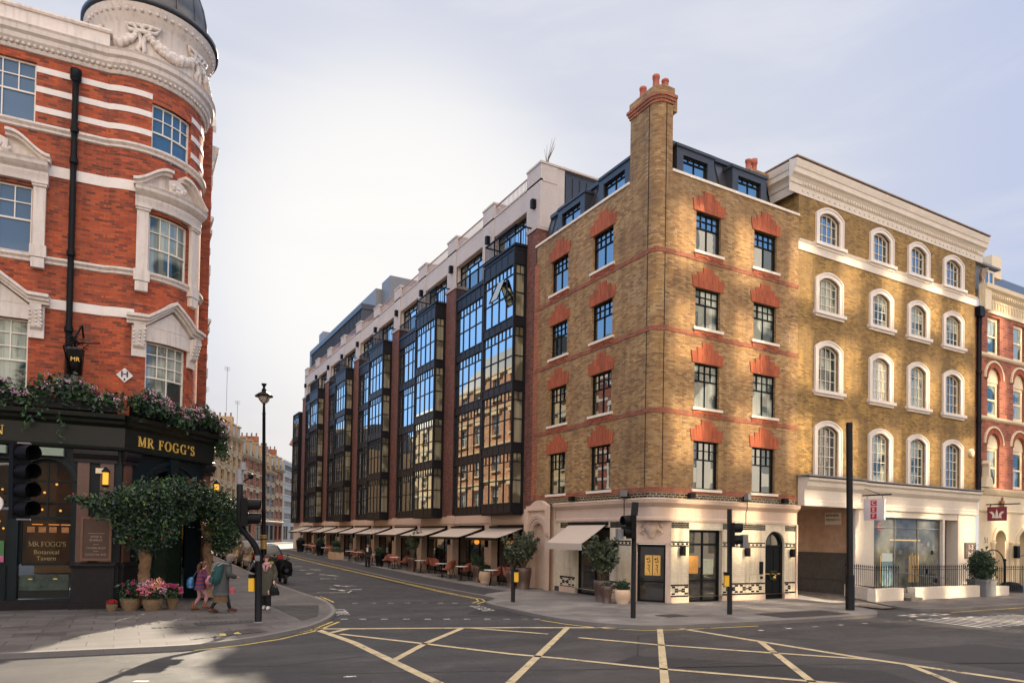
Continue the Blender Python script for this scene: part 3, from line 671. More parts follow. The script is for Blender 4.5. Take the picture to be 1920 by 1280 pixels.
# string courses
mb = MB()
for z in (12.93, 10.07, 7.08): mb.fbox(pf, LEND+.02, REND, z-.17, z, 0, .02)
mb.fbox(pf, LEND+.02, REND, 4.02, 4.21, 0, .03)
mb.build('red_string_course', M_REDB, BB)
mb = MB(); mb.fbox(pf, LEND, REND, 3.74, 4.02, -.1, .015); mb.build('black_brick_band', M_BLKB, BB)
mb = MB(); mb.fbox(pf, LEND-.1, LEND+.32, 4.0, 15.0, 0, .012); mb.build('red_quoin', M_QUOIN, BB)
mb = MB()
for u in (uy(.46), ux(.42)): mb.fbox(pf, u-.012, u+.012, 4.2, 18.25, 0, .012)
mb.build('corner_joint', M_FRAME, BB)
for k, (a, b, v0, v1) in enumerate(wins):
    left = a < 0; r = k//4
    g = G_STOCK if (left or r == 0) else (G_STCUR if r in (1, 2) else G_STOCK)
    f = window(BB, pf, a, b, v0, v1, -.10, 4, [.62, .81], M_FRAME, g, .05, .028, low_cols=2, split=.62)
    mb = MB(); mb.fbox(pf, a-.13, b+.13, v0-.10, v0, -.12, .09); mb.build('sill', M_PALE, f)
    mb = MB(); lintel(mb, pf, a, b, v1); mb.build('brick_head', M_RUB, f)
    if r < 3:
        mb = MB(); n = 7
        for i in range(n):
            c = a-.08+(b-a+.16)*(i+.5)/n; hh = .13+.05*math.cos((i-(n-1)/2)*2.1)
            mb.fbox(pf, c-(b-a+.16)/n/2, c+(b-a+.16)/n/2, v0-.10-hh, v0-.10, 0, .04)
        mb.build('apron', M_RUB, f)
mb = MB(); mb.fbox(pf, LEND-.04, CU0, 15.8, 15.9, -.35, .05); mb.fbox(pf, CU1, REND+.02, 15.8, 15.9, -.35, .05); mb.build('coping', M_PALE, BB)
# mansard and dormers
FL, FRt = Fr((0, 0, 0), (0, -1), (-1, 0)), Fr((0, 0, 0), (1, 0), (0, -1))
mb = MB()
def mans(fr, u0, u1):
    mb.face([fr(u0, 15.85, -.32), fr(u1, 15.85, -.32), fr(u1, 17.25, -.72), fr(u0, 17.25, -.72)])
    mb.fbox(fr, u0, u1, 17.25, 17.42, -1.2, -.62)
    n = int((u1-u0)/.45)
    for i in range(n+1):
        u = u0+(u1-u0)*i/n; mb.face([fr(u, 15.85, -.27), fr(u, 17.25, -.67), fr(u, 17.25, -.72), fr(u, 15.85, -.32)])
mans(FL, -8.25, -1.3); mans(FRt, .6, 6.35)
mb.face([(.72, .72, 17.40), (6.35, .72, 17.40), (6.35, 9, 17.40), (.72, 8.3, 17.40)])
mb.face([(6.35, .32, 15.85), (6.35, 9, 15.85), (6.35, 9, 17.42), (6.35, .62, 17.42)])
mb.build('mansard_roof', M_ZINC, BB)
for fr, a, b in ((FL, -6.86, -4.78), (FL, -3.78, -1.76), (FRt, 1.08, 2.95), (FRt, 3.95, 5.86)):
    mb = MB(); D = -.16
    mb.wall(fr, a, b, 15.88, 16.93, [(a+.32, b-.32, 15.98, 16.68)], .12, D)
    for u in (a, b): mb.face([fr(u, 15.88, D), fr(u, 15.88, -.4), fr(u, 16.93, -.8), fr(u, 16.93, D)])
    mb.fbox(fr, a-.05, b+.05, 16.93, 17.0, -.9, D+.05); mb.fbox(fr, a-.02, b+.02, 17.0, 17.06, -.9, D+.02)
    dm = mb.build('dormer', M_ZINC, BB)
    mb = MB(); w0, w1, v0, v1, dd = a+.32, b-.32, 15.98, 16.68, D-.08
    window(dm, fr, w0, w1, v0, v1, dd, 4, [.72], M_FRAME, G_STOCK, .045, .028, low_cols=2, split=.72)
mb = MB(); mb.box(5.75, 6.85, .9, 1.5, 17.2, 17.75); st = mb.build('rear_chimney', M_STOCK, BB)
for x in (5.95, 6.3): 
    mb = MB(); mb.lathe([(.12, 0), (.11, .4), (.14, .42), (.14, .5+.12*(x > 6))], (x, 1.2, 17.75), 12); mb.build('chimney_pot', M_POT, st)
# ---- ground floor: stone frieze and cornice
mb = MB()
prof = [(-.05, 3.0), (.05, 3.0), (.05, 3.10), (.02, 3.13), (.02, 3.48), (.06, 3.52), (.13, 3.58), (.2, 3.64), (.22, 3.72), (.24, 3.76), (.1, 3.80), (-.05, 3.80)]
mb.fprof(pf, uy(6.35), ux(7.62), prof)
mb.build('cornice', M_PINK, BB)
mb = MB(); mb.wall(FRt, .88, 7.62, -.1, .21, [(1.76, 3.46, -.1, .21), (5.83, 6.95, -.1, .21)], .2, .03); 
mb.fbox(FL, -6.0, -4.82, -.1, .24, -.1, .03); mb.fbox(FL, -2.48, -1.18, -.1, .24, -.1, .03)
mb.fbox(FRt, 7.96-.36, 7.62+.06, -.1, 3.0, -.1, .06)
islands(mb, 'stone_plinth', M_PINK, BB)
# tiled wall
mb = MB()
mb.wall(FRt, .88, 7.62, .21, 3.0, [(1.76, 3.46, .21, 2.69), (5.83, 6.95, .21, 2.72, .56)], .22, 0)
mb.wall(FL, -6.6, -1.12, .21, 3.0, [(-4.82, -2.48, .21, 2.75)], .22, 0)
islands(mb, 'tiled_wall', M_TILE, BB)
mb = MB()
def tl(fr, a, b, v, h=.07): mb.fbox(fr, a, b, v, v+h, 0, .004, 0)
def bands(fr, a, b):
    for k in range(3):                                              # top band, bonded
        u = a-(.075 if k % 2 else 0)
        while u < b-.01:
            tl(fr, max(a, u)+.004, min(b, u+.15)-.004, 2.735+.075*k, .068); u += .15
    for v in (2.06, 2.20):
        u = a
        while u < b-.01: tl(fr, u+.004, min(b, u+.15)-.004, v, .05); u += .15
    u = a+.06
    while u < b-.1: tl(fr, u, u+.11, 2.122, .066); u += .22
    for v in (.215, .615):
        u = a
        while u < b-.01: tl(fr, u+.004, min(b, u+.15)-.004, v, .06); u += .15
    # zigzag lozenges
    per = .9; u = a
    while u < b:
        for k, v in enumerate((.30, .38, .46, .54)):
            o = (.05, .2, .2, .05)[k]
            for s in (0, 1):
                x = u+o if s == 0 else u+per-o-.17
                if x+.17 <= b: tl(fr, x, x+.17, v, .066)
        if u+.78 < b: tl(fr, u+.58-.2, u+.58, .42, .05)
        u += per
for fr, a, b in ((FRt, .89, 1.75), (FRt, 3.47, 5.82), (FRt, 6.96, 7.6), (FL, -6.0, -4.83), (FL, -2.47, -1.19)): bands(fr, a, b)
mb.build('black_tile_pattern', M_TBLK, BB)
# chamfered corner entrance
cf = Fr((0, 1.15, 0), (.9, -1.15)); cl = math.hypot(.9, 1.15)
mb = MB(); mb.wall(cf, 0, cl, -.1, 3.02, [(.2, cl-.2, -.1, 2.14)], .3, 0)
mb.fbox(cf, 0, .14, -.1, .35, 0, .04); mb.fbox(cf, cl-.14, cl, -.1, .35, 0, .04)
mb.fbox(cf, .02, cl-.02, 2.16, 2.26, 0, .05)
mb.build('corner_stone', M_PINK, BB)
mb = MB()
uc = cl/2; pr = [(uc-.14, 2.36), (uc-.10, 2.5), (uc-.26, 2.72), (uc-.30, 2.9), (uc-.2, 2.98), (uc+.2, 2.98), (uc+.30, 2.9), (uc+.26, 2.72), (uc+.10, 2.5), (uc+.14, 2.36)]
rows_ = []
for k in range(7):
    t = k/6; w = (.13, .12, .2, .27, .30, .28, .2)[k]; v = 2.38+.62*t; dd = (.1, .12, .19, .22, .2, .15, .08)[k]
    rows_.append([cf(uc+w*math.cos(PI*j/10)*-1, v, .02+dd*math.sin(PI*j/10)) for j in range(11)])
mb.grid(rows_, 0, True)
for s in (-1, 1):
    for j in range(7): mb.ball(cf(uc+s*(.32+.06*math.sin(j*1.9)), 2.5+.075*j, .03), .045+.012*(j % 3), nu=6, nv=5)
mb.build('cartouche', M_PINK, BB)
dmb = window(BB, cf, .2, cl-.2, -.02, 2.12, -.16, 1, [.36], M_FRAME, G_DARK, .09, .05, name='corner_door')
for s in (0, 1):
    mb = MB(); a = .2+.27+s*.30; mb.fbox(cf, a, a+.27, .98, 1.72, -.20, -.17); p = mb.build('poster', plain('amber_poster', (.66, .38, .09), .6, .08), dmb) if s == 0 else mb.build('poster', MATS['amber_poster'], dmb)
    mb = MB(); c = a+.135
    mb.fbox(cf, c-.004, c+.004, .99, 1.71, -.17, -.168) if False else None
    for q in ((-.05, 1.58, .07, .05, 30), (.02, 1.60, .03, .09, 0), (-.02, 1.47, .08, .03, -20), (.05, 1.50, .03, .09, 10), (.0, 1.36, .07, .03, 15), (.03, 1.30, .03, .08, 0), (.0, 1.22, .08, .025, -10), (.03, 1.14, .025, .1, 5), (-.06, 1.04, .05, .015, 40), (.05, 1.04, .05, .015, 40)):
        x, v, w, h, an = q; ca, sa = math.cos(rad(an)), math.sin(rad(an))
        mb.fprism(cf, [(c+x+ca*i*w/2-sa*j*h/2, v+sa*i*w/2+ca*j*h/2) for i, j in ((-1, -1), (1, -1), (1, 1), (-1, 1))], -.168, -.166)
    mb.build('poster_script', M_FRAME, p)
# double glazed door and arched panelled door on the right face
dd = window(BB, FRt, 1.76, 3.46, -.02, 2.69, -.16, 2, [.80, .30], M_FRAME, G_DARK, .09, .05, name='glazed_door', split=.80, low_cols=2)
mb = MB(); mb.fbox(FRt, 1.86, 2.42, 1.05, 1.72, -.24, -.2); mb.build('amber_picture', plain('amber_picture', (.55, .26, .05), .6, .3, scale=5), dd)
mb = MB(); mb.fbox(FRt, 2.68, 3.2, 1.02, 1.6, -.24, -.2); mb.build('pale_picture', plain('pale_picture', (.36, .38, .28), .6, .35, scale=6), dd)
mb = MB(); mb.fprism(FRt, arch(5.95, 6.85, 0, 2.1, 0), -.2, -.14)
for a in (6.03, 6.45):
    for v, w in ((.2, .55), (.98, 1.0)): mb.fbox(FRt, a, a+.32, v, v+w, -.14, -.125)
ad = mb.build('panelled_door', M_FRAME, BB)
mb = MB(); o = arch(5.83, 6.95, -.02, 2.70, .56); i = arch(5.95, 6.83, -.02, 2.60, .46); mb.fring(FRt, i, o, -.22, -.1); mb.fbox(FRt, 5.9, 6.9, 2.08, 2.16, -.22, -.1); mb.build('door_frame', M_FRAME, ad)
mb = MB(); mb.fprism(FRt, [(5.95, 2.16)]+arch(5.95, 6.83, 2.1, 2.60, .44)[1:-1]+[(6.83, 2.16)], -.2, -.18); mb.build('fanlight', G_DARK, ad)
mb = MB(); mb.fbox(FRt, 5.98, 6.82, .995, 1.015, -.125, -.10); mb.build('door_rail', M_GOLD, ad)
mb = MB()
for k in range(60):
    a = 2*PI*k/60; c = FRt(6.4+.17*math.cos(a)+rnd.uniform(-.03, .03), .93+.17*math.sin(a)+rnd.uniform(-.03, .03), -.09+rnd.uniform(-.02, .03))
    mb.ball(c, rnd.uniform(.02, .04), nu=5, nv=4)
wr = mb.build('wreath', M_LEAFS[0]); tag(wr, 'round green wreath with a gold bow hung on the black panelled door', 'wreath')
mb = MB(); mb.ball(FRt(6.4, .86, -.03), .06, nu=8, nv=6); mb.ball(FRt(6.46, .95, -.03), .03, nu=8, nv=6); mb.build('bow', M_GOLD, wr)
g9 = lettering('house_number', '9', 6.4, .19, 2.32, 0, .22, M_GOLD, ad, rx=PI/2)
for x, v, w, h in ((5.58, 1.0, .17, .5), (5.6, .82, .1, .1)):
    mb = MB(); mb.fbox(FRt, x-w/2, x+w/2, v, v+h, 0, .05); mb.build('entry_panel', M_FRAME, BB)
mb = MB()
for a, b, c, e in ((4.95, 5.42, .44, .45), (4.95, 5.42, .99, 1.0), (4.95, 4.96, .45, .99), (5.41, 5.42, .45, .99)): mb.fbox(FRt, a, b, c, e, .004, .012)
for a, b, c, e in ((-5.55, -5.2, .7, .71), (-5.55, -5.2, 1.0, 1.01), (-5.2, -5.19, .45, 1.0)): mb.fbox(FL, a, b, c, e, .004, .012)
mb.build('hatch_outline', M_GREYP, BB)
# shop window in the left face
window(BB, FL, -4.82, -2.48, -.02, 2.75, -.16, 2, [.82], M_FRAME, G_DARK, .09, .06, name='glazed_door', split=.82, low_cols=2)
# arched portal on the left
pr = Fr((-.16, 0, 0), (0, -1), (-1, 0))
mb = MB(); A0, A1 = -8.52, -6.42
mb.wall(pr, A0, A1, -.1, 3.72, [(-7.98, -6.86, -.1, 2.95, .56)], .35, .12)
mb.fprism(pr, [(A0, 3.72), (A0+.35, 3.74), (A0+.75, 3.93), (-7.47, 3.97), (A1-.75, 3.93), (A1-.35, 3.74), (A1, 3.72)], -.1, .12)
for a, b in ((A0, A0+.28), (A1-.28, A1)):
    mb.fbox(pr, a, b, 2.5, 3.6, .12, .22); mb.fprof(pr, a, b, [(.12, 2.25), (.15, 2.3), (.22, 2.5), (.12, 2.5)]); mb.fbox(pr, a+.03, b-.03, -.1, 2.3, .12, .16)
mb.fbox(pr, A0+.28, A1-.28, 3.5, 3.6, .12, .22)
for k, (g, dp) in enumerate(((.08, .16), (.2, .19), (.30, .21))):
    o = arch(-7.98-g-.09, -6.86+g+.09, 2.3, 2.95+g+.09, .56+g+.09)[1:-1]; i = arch(-7.98-g, -6.86+g, 2.3, 2.95+g, .56+g)[1:-1]
    mb.fring(pr, i, o, .12, dp)
mb.fbox(pr, A0, A1, -.1, 3.72, -.17, -.12)
mb.build('stone_portal', M_PINK, BB)
window(BB, pr, -7.95, -6.88, -.02, 2.93, -.18, 1, [.80], M_FRAME, G_DARK, .1, .06, rise=.55, name='arched_door')
# up and down wall lights
def wall_lamp(fr, u, v, label, h=.34, w=.15, grp='black box wall lamps on the tiled front'):
    t = thing('wall_lamp', label, 'wall lamp', fr(u, v, 0), 0, grp)
    mb = MB(); mb.fbox(fr, u-w/2, u+w/2, v-h/2, v+h/2, .05, .2); mb.build('lamp_body', M_BLACK, t)
    mb = MB(); mb.fbox(fr, u-w/3, u+w/3, v-h/4, v+h/4, 0, .05); mb.build('bracket', M_BLACK, t)
for fr, u, v, w in ((FRt, 1.35, 1.9, 'between the corner door and the double glazed door'), (FRt, 4.7, 1.88, 'between the double glazed door and the panelled door'), (FRt, 7.3, 1.85, 'at the mews end right of the panelled door'), (FL, -1.98, 1.98, 'left of the corner door above the potted olive')):
    wall_lamp(fr, u, v, 'black box wall lamp on cream tiles '+w)
for fr, u in ((FL, -5.0), (FL, -1.45), (FRt, 1.75), (FRt, 4.6), (FRt, 6.8)):
    wall_lamp(fr, u, 3.94, 'small black flood lamp on the ledge over the cornice '+{-5.0: 'above the shop awning', -1.45: 'left of the rounded corner', 1.75: 'just right of the rounded corner', 4.6: 'above the right traffic signal', 6.8: 'above the panelled door'}[u], .2, .26, 'flood lamps on the cornice')
def camera_pole(fr, u, label):
    t = thing('security_camera', label, 'security camera', fr(u, 3.5, .2), 0, 'cameras on poles above the cornice')
    mb = MB(); mb.tube([fr(u, 2.95, .27), fr(u, 3.4, .27), fr(u+.03, 3.55, .3), fr(u+.03, 3.9, .3)], .018, 6); mb.build('pole', M_BLACK, t)
    mb = MB(); mb.fbox(fr, u-.05, u+.11, 3.88, 4.12, .22, .42); mb.build('camera_body', M_GREYP, t)
camera_pole(FL, -1.28, 'grey camera box on a thin pole left of the rounded corner'); camera_pole(FRt, 4.42, 'grey camera box on a thin pole beside the right traffic signal')
# shop awning on the left face
def awning(name, label, y0, y1, z0, out, z1, val, mat, vm, group=None, x0=-.02, zb=0):
    t = thing(name, label, 'awning', (x0, (y0+y1)/2, z0+zb), 0, group)
    mb = MB(); n = 4
    P = lambda y, k: (x0-.06-out*k/n, y, zb+z0+(z1-z0)*k/n-.02*math.sin(PI*k/n))
    for k in range(n):
        mb.face([P(y0, k), P(y1, k), P(y1, k+1), P(y0, k+1)]); 
        a = [Vector(P(y0, k)), Vector(P(y1, k)), Vector(P(y1, k+1)), Vector(P(y0, k+1))]; mb.face([(p.x, p.y, p.z-.012) for p in a])
    mb.build('canopy', mat, t)
    mb = MB(); mb.box(x0-.06-out-.02, x0-.06-out+.01, y0, y1, zb+z1-val, zb+z1); mb.build('valance', vm, t)
    mb = MB(); mb.box(x0-.1, x0, y0-.05, y1+.05, zb+z0-.02, zb+z0+.1); mb.build('cassette', M_BLACK, t)
    for y in (y0+.06, y1-.06):
        mb = MB(); mb.tube([(x0-.05, y, zb+z0-.05), (x0-.06-out*.5, y, zb+(z0+z1)/2-.08), (x0-.06-out, y, zb+z1-.02)], .025, 6); mb.build('arm', M_BLACK, t)
awning('shop_awning', 'steep greige canvas awning with a deep valance over the tiled shop window', 2.62, 5.2, 2.86, 1.15, 2.1, .26, M_AWN, M_AWN)
# ------------------------------------------------------------------ long hotel block up the side street
HT = thing('hotel_building', 'long hotel block with black glazed bays, dark red brick piers and cream stone top storey', 'building', (0, 30, 0))
HF = Fr((0, 0, 0), (0, -1), (-1, 0))                        # u = -y, d = towards the street
P0, PER = 9.28, 9.6
piers = [(8.35, 9.28)]+[(P0+PER*k-1.35, P0+PER*k) for k in range(1, 6)]
mb = MB()
for a, b in piers: mb.fbox(HF, -b, -a, 3.43, 16.7, -1.2, .0)
islands(mb, 'brick_pier', M_PIER, HT)
mb = MB()
for a, b in piers: mb.fbox(HF, -b-.05, -a+.05, 16.7, 16.86, -1.2, .06)
islands(mb, 'pier_cap', M_CREAM, HT)
GL = [(3.93, 6.28), (6.79, 9.22), (9.73, 12.29), (12.8, 15.23)]
def glazing(parent, fr, u0, u1, d, cols, gm, dep=.05, z0=3.43, ztop=16.0, hop=None):
    """stacked storeys of black-framed glass with spandrels"""
    fm, gm_ = MB(), MB()
    fm.fbox(fr, u0, u0+.08, z0, ztop, d-.1, d+.03); fm.fbox(fr, u1-.08, u1, z0, ztop, d-.1, d+.03)
    zz = [z0]+[q for a in GL for q in a]+[ztop]
    for a, b in zip(zz[0::2], zz[1::2]):
        fm.fbox(fr, u0+.10, u1-.10, a, b, d-.1, d)
        n = max(1, int(round((u1-u0)/.6)))
        for i in range(n+1): u = u0+.1+(u1-u0-.2)*i/n; fm.fbox(fr, u-.012, u+.012, a+.04, b-.04, d, d+.014)
        fm.fbox(fr, u0+.1, u1-.1, a+.02, a+.06, d, d+.03); fm.fbox(fr, u0+.1, u1-.1, b-.06, b-.02, d, d+.03)
    for v0, v1 in GL:
        w = u1-u0-.2; h = v1-v0
        for i in range(1, cols):
            u = u0+.1+w*i/cols; fm.fbox(fr, u-.022, u+.022, v0, v1, d-.08, d-.02)
        for q in (.46, .83): fm.fbox(fr, u0+.1, u1-.1, v0+h*q-.022, v0+h*q+.022, d-.08, d-.018)
        for i in range(cols):                                     # half bars in the top lights
            u = u0+.1+w*(i+.5)/cols; fm.fbox(fr, u-.014, u+.014, v0+h*.83, v1, d-.08, d-.025)
        gm_.fquad(fr, u0+.1, u1-.1, v0, v1, d-.06)
    b = fm.build('bay_window', M_BAY, parent); gm_.build('pane', gm, b); return b
SIDE = lambda y0: Fr((0, y0, 0), (1, 0), (0, -1))             # return face looking towards the junction
for k in range(5):
    yb = P0+PER*k
    z = gz(yb)*0
    b = glazing(HT, HF, -(yb+3.25), -yb, .67, 4, G_BLUE)
    sf = SIDE(yb)
    s = glazing(HT, sf, -.67, -.02, .0, 1, G_SIDE)
    fl = glazing(HT, HF, -(yb+PER-1.35), -(yb+3.25), -.08, 6, G_BLUE, ztop=15.95)
    mb = MB()
    mb.box(-.67, .6, yb+.02, yb+3.22, 16.0, 16.12); mb.box(-.73, .6, yb-.05, yb+3.3, 16.12, 16.2); mb.box(.02, .6, yb+3.26, yb+PER-1.36, 15.9, 16.05)
    mb.box(-.64, .55, yb+3.15, yb+3.25, 3.43, 16.0); mb.box(-.60, .55, yb+.03, yb+3.2, 3.35, 3.43)
    mb.build('bay_roof', M_BAY, HT)
    # balcony rails
    mb = MB()
    def rail(p, q, zb, zt, step=.13):
        p, q = Vector(p), Vector(q); L = (q-p).length; n = int(L/step)
        for i in range(n+1):
            c = p.lerp(q, i/n); mb.box(c.x-.012, c.x+.012, c.y-.012, c.y+.012, zb, zt)
        d = (q-p).normalized(); nn = Vector((-d.y, d.x))
        for zz, hh, w in ((zb+.05, .03, .015), (zt, .05, .04)):
            a, b_ = p+nn*w, p-nn*w; c, e = q-nn*w, q+nn*w
            for v in (zz, zz+hh): mb.face([(t.x, t.y, v) for t in (a, b_, c, e)])
            for t, s_ in ((a, e), (b_, c)): mb.face([(t.x, t.y, zz), (s_.x, s_.y, zz), (s_.x, s_.y, zz+hh), (t.x, t.y, zz+hh)])
    rail((-.62, yb+.04), (-.62, yb+3.2), 16.2, 17.1); rail((-.62, yb+.04), (.45, yb+.04), 16.2, 17.1); rail((-.62, yb+3.2), (.45, yb+3.2), 16.2, 17.1)
    rail((.06, yb+3.3), (.06, yb+PER-1.4), 16.05, 16.9)
    mb.build('balcony_rail', M_BLACK, HT)
# one open casement in the nearest bay
mb = MB(); ca, cb = Fr((-.69, 11.45, 15.0), (0, -1), (-1, 0)), None
x0, x1 = -.70, -1.12
def cas(y): return [(x0, y, 14.78), (x1, y, 13.75)]
mb.face([(x0, 10.15, 14.78), (x0, 11.0, 14.78), (x1, 11.0, 13.72), (x1, 10.15, 13.72)]); 
hp = mb.build('open_casement', G_BLUE, HT)
mb = MB()
for y in (10.15, 10.97): mb.tube([(x0, y+.015, 14.78), (x1, y+.015, 13.72)], .03, 5)
mb.tube([(x1, 10.15, 13.72), (x1, 11.0, 13.72)], .03, 5); mb.tube([(-.66, 10.4, 13.8), (x1+.05, 10.4, 13.82)], .015, 4)
mb.build('casement_frame', M_BAY, hp)
# far end bay
glazing(HT, SIDE(57.35), -.30, 0.0, 0, 1, G_BLUE, ztop=15.4); glazing(HT, HF, -60.2, -57.4, .36, 3, G_BLUE, ztop=15.4)
mb = MB(); mb.box(-.24, 1.2, 57.4, 60.2, 3.4, 15.4); mb.build('end_bay', M_BAY, HT)
# top storey of cream stone
X = -.55
mb = MB(); wops = []
for k in range(10):
    a, b = 8.95+4.85*k+1.3, 8.95+4.85*(k+1); wops.append((-b, -a, 16.42, 18.41))
mb.wall(HF, -58.9, -8.95, 16.2, 19.5, wops, .38, X)
for k in range(11):
    a = 8.95+4.85*k; mb.fbox(HF, -a-1.3, -a, 19.4, 20.24, X-.9, X+.06); mb.fbox(HF, -a-1.3, -a, 16.3, 19.5, X-.05, X+.06)
    if k < 10: mb.fbox(HF, -a-4.86, -a-1.29, 18.43, 19.44, X-.3, X+.02)
mb.box(.50, 1.86, 8.97, 9.15, 16.2, 20.235); mb.box(.55, .9, 58.8, 59, 3, 20.2)
mb.build('stone_storey', M_CREAM, HT)
mb = MB()
for k in range(11):
    a = 8.95+4.85*k; mb.fbox(HF, -a-1.34, -a+.04, 20.24, 20.34, X-.95, X+.1)
    if k < 10: mb.fbox(HF, -a-4.86, -a-1.33, 19.44, 19.52, X-.35, X+.06)
mb.fbox(Fr((.55, 8.95, 0), (1, 0)), .95, 4.7, 20.242, 20.338, -.3, .05)
mb.build('parapet_coping', M_CREAM, HT)
for k, (a, b, v0, v1) in enumerate(wops):
    window(HT, HF, a, b, v0, v1, X-.26, 4, [.80], M_FRAME, G_BLUE, .07, .05, split=.8, low_cols=3)
mb = MB()
for k in range(10):
    a = 8.95+4.85*k+1.3; 
    n = 26
    for i in range(n+1):
        y = a+3.55*i/n; mb.box(.62, .64, y-.012, y+.012, 19.5, 20.12)
    mb.box(.60, .66, a, a+3.55, 20.1, 20.16); mb.box(.60, .66, a, a+3.55, 19.58, 19.62)
mb.build('roof_rail', plain('weathered_rail', (.30, .20, .16), .5, .2), HT)
for k in range(11):
    y = 8.95+4.85*k+.5
    t = thing('wall_lamp', 'small black box lamp on the cream top storey, %s pillar from the corner' % ['first', 'second', 'third', 'fourth', 'fifth', 'sixth', 'seventh', 'eighth', 'ninth', 'tenth', 'eleventh'][k], 'wall lamp', (.49, y, 18.4), 0, 'box lamps along the hotel parapet')
    mb = MB(); mb.box(.27, .49, y-.11, y+.11, 18.2, 18.62); mb.build('lamp_body', M_BLACK, t)
# roof, penthouses
mb = MB(); mb.box(.9, 6.5, 9.2, 58.8, 3, 19.3); mb.build('roof_slab', M_LEAD, HT)
mb = MB(); mb.box(3.0, 13, 46, 67, 19, 24.0)
for i in range(44): y = 46+21*i/44; mb.box(2.93, 3.0, y, y+.08, 19.2, 24.0)
mb.box(2.85, 13, 45.9, 67.1, 24.0, 24.5)
pen = mb.build('penthouse', M_ZINC, HT)
pw = Fr((2.93, 0, 0), (0, -1), (-1, 0))
for y in (48, 52.2, 56.4, 60.6): window(pen, pw, -y-2.6, -y, 20.2, 22.3, .05, 3, [.75], M_FRAME, G_BLUE, .07, .05)
mb = MB(); mb.box(4.6, 12, 47, 75, 24.5, 26.6); mb.box(4.6, 11, 68, 70, 26.6, 27.6); 
mb.build('plant_screen', M_LEAD, HT)
mb = MB(); mb.box(5.2, 12, 44.5, 47, 20, 27.2); mb.build('stair_tower', M_GREYP, HT)
mb = MB(); mb.box(1.8, 5.2, 9.05, 10.2, 16.2, 20.22); 
for i in range(8): mb.box(1.95+.42*i, 1.98+.42*i, 9.0, 9.05, 16.2, 20.0)
mb.build('zinc_end_wall', M_ZINC, HT)
# ---- ground floor arcade
GP = [(8.28, 9.0)]+[(12.5+4.79*k, 13.25+4.79*k) for k in range(10)]
mb = MB()
for a, b in GP: mb.fbox(HF, -b, -a, -.3, 3.0, -.55, 0)
for (a, b), (c, e) in zip(GP[:-1], GP[1:]):
    mb.fbox(HF, -c, -b, 2.9, 3.43, -.55, -.10 if False else -.04)
mb.fbox(HF, -57.2, -8.28, 3.0, 3.40, -.6, .0)
for a, b in GP: mb.fbox(HF, -b-.02, -a+.02, 3.0, 3.47, -.3, .05)
mb.box(0, 1.2, 57.2, 60.5, -.3, 3.4)
mb.build('stone_arcade', M_PINK, HT)
for k, ((a, b), (c, e)) in enumerate(zip(GP[:-1], GP[1:])):
    z = gz((b+c)/2)
    window(HT, HF, -c, -b, z-.02, 2.9, -.38, 3, [.26], M_FRAME, G_DARK, .07, .05, name='shopfront')
mb = MB(); mb.box(.95, 1.2, 8.3, 57.2, 0, 3); mb.build('back_wall', M_BAY, HT)
AWP = ['nearest to the stone portal', 'second from the stone portal', 'third from the stone portal', 'fourth from the stone portal', 'fifth from the stone portal', 'sixth from the stone portal', 'seventh from the stone portal', 'eighth from the stone portal', 'ninth from the stone portal', 'farthest up the street']
for k, ((a, b), (c, e)) in enumerate(zip(GP[:-1], GP[1:])):
    awning('terrace_awning', 'greige terrace awning with dark valance over the hotel arcade, '+AWP[k], b+.05, c-.02, 2.74, 1.4, 2.25, .13, M_AWN, M_BLACK, 'terrace awnings along the hotel arcade', zb=gz(b)*.35)
for k, (a, b) in enumerate(GP):
    if k == 0: continue
    t = thing('wall_lamp', 'slim black lamp on the pink arcade pillar, %s from the portal' % ['', 'first', 'second', 'third', 'fourth', 'fifth', 'sixth', 'seventh', 'eighth', 'ninth', 'tenth'][k], 'wall lamp', (-.02, (a+b)/2, 1.9), 0, 'slim lamps on the arcade pillars')
    mb = MB(); z = gz(a)*.6; mb.box(-.16, -.0, (a+b)/2-.05, (a+b)/2+.05, 1.75+z, 2.2+z); mb.build('lamp_body', M_BLACK, t)
mb = MB(); mb.box(-.34, -.28, 8.36, 8.44, 1.55, 2.05)
tag(mb.build('name_plate', M_BLACK), 'narrow black plate on the pink pillar left of the stone portal', 'plate')
# amber pendant globes glowing behind the first arcade windows
M_AMB = emis('amber_glow', (1.0, .36, .04), .5)
for y, z, w in ((11.0, 1.95, 'left one above the big planters'), (9.75, 1.93, 'right one beside the stone portal'), (14.6, 2.0, 'in the second arcade opening')):
    mb = MB(); mb.ball((.22, y, z), .14, 0, 12, 9); t = mb.build('pendant_lamp', M_AMB); tag(t, 'round amber pendant lamp in the hotel arcade, '+w, 'lamp', 'amber lamps in the hotel arcade')
# ------------------------------------------------------------------ yellow brick office building on the right
YB = thing('yellow_brick_building', 'four storey yellow brick building with white arched window surrounds and a deep white cornice', 'building', (14, 0, 0))
YF = Fr((0, 0, 0), (1, 0), (0, -1))
X0, X1 = 7.62, 21.0
cols = [(8.62, 10.48), (12.28, 14.07), (15.14, 16.92), (18.03, 19.88)]
rws = [(14.86, 16.56, 2), (11.95, 13.79, 3), (8.6, 10.88, 3), (4.98, 7.47, 4)]
ops = []; spec = []
for r, (v0, v1, nb) in enumerate(rws):
    for c, (a, b) in enumerate(cols):
        o = (a+.26, b-.26, v0+.12, v1-.22, .24); ops.append(o); spec.append((r, c, o, nb, a, b, v0, v1))
mb = MB(); mb.wall(YF, X0, X1, 3.8, 17.1, ops, .16)
mb.face([(X0, 0, 15.8), (X0, 9, 15.8), (X0, 9, 17.1), (X0, 0, 17.1)], [(0, 15.8), (9, 15.8), (9, 17.1), (0, 17.1)])
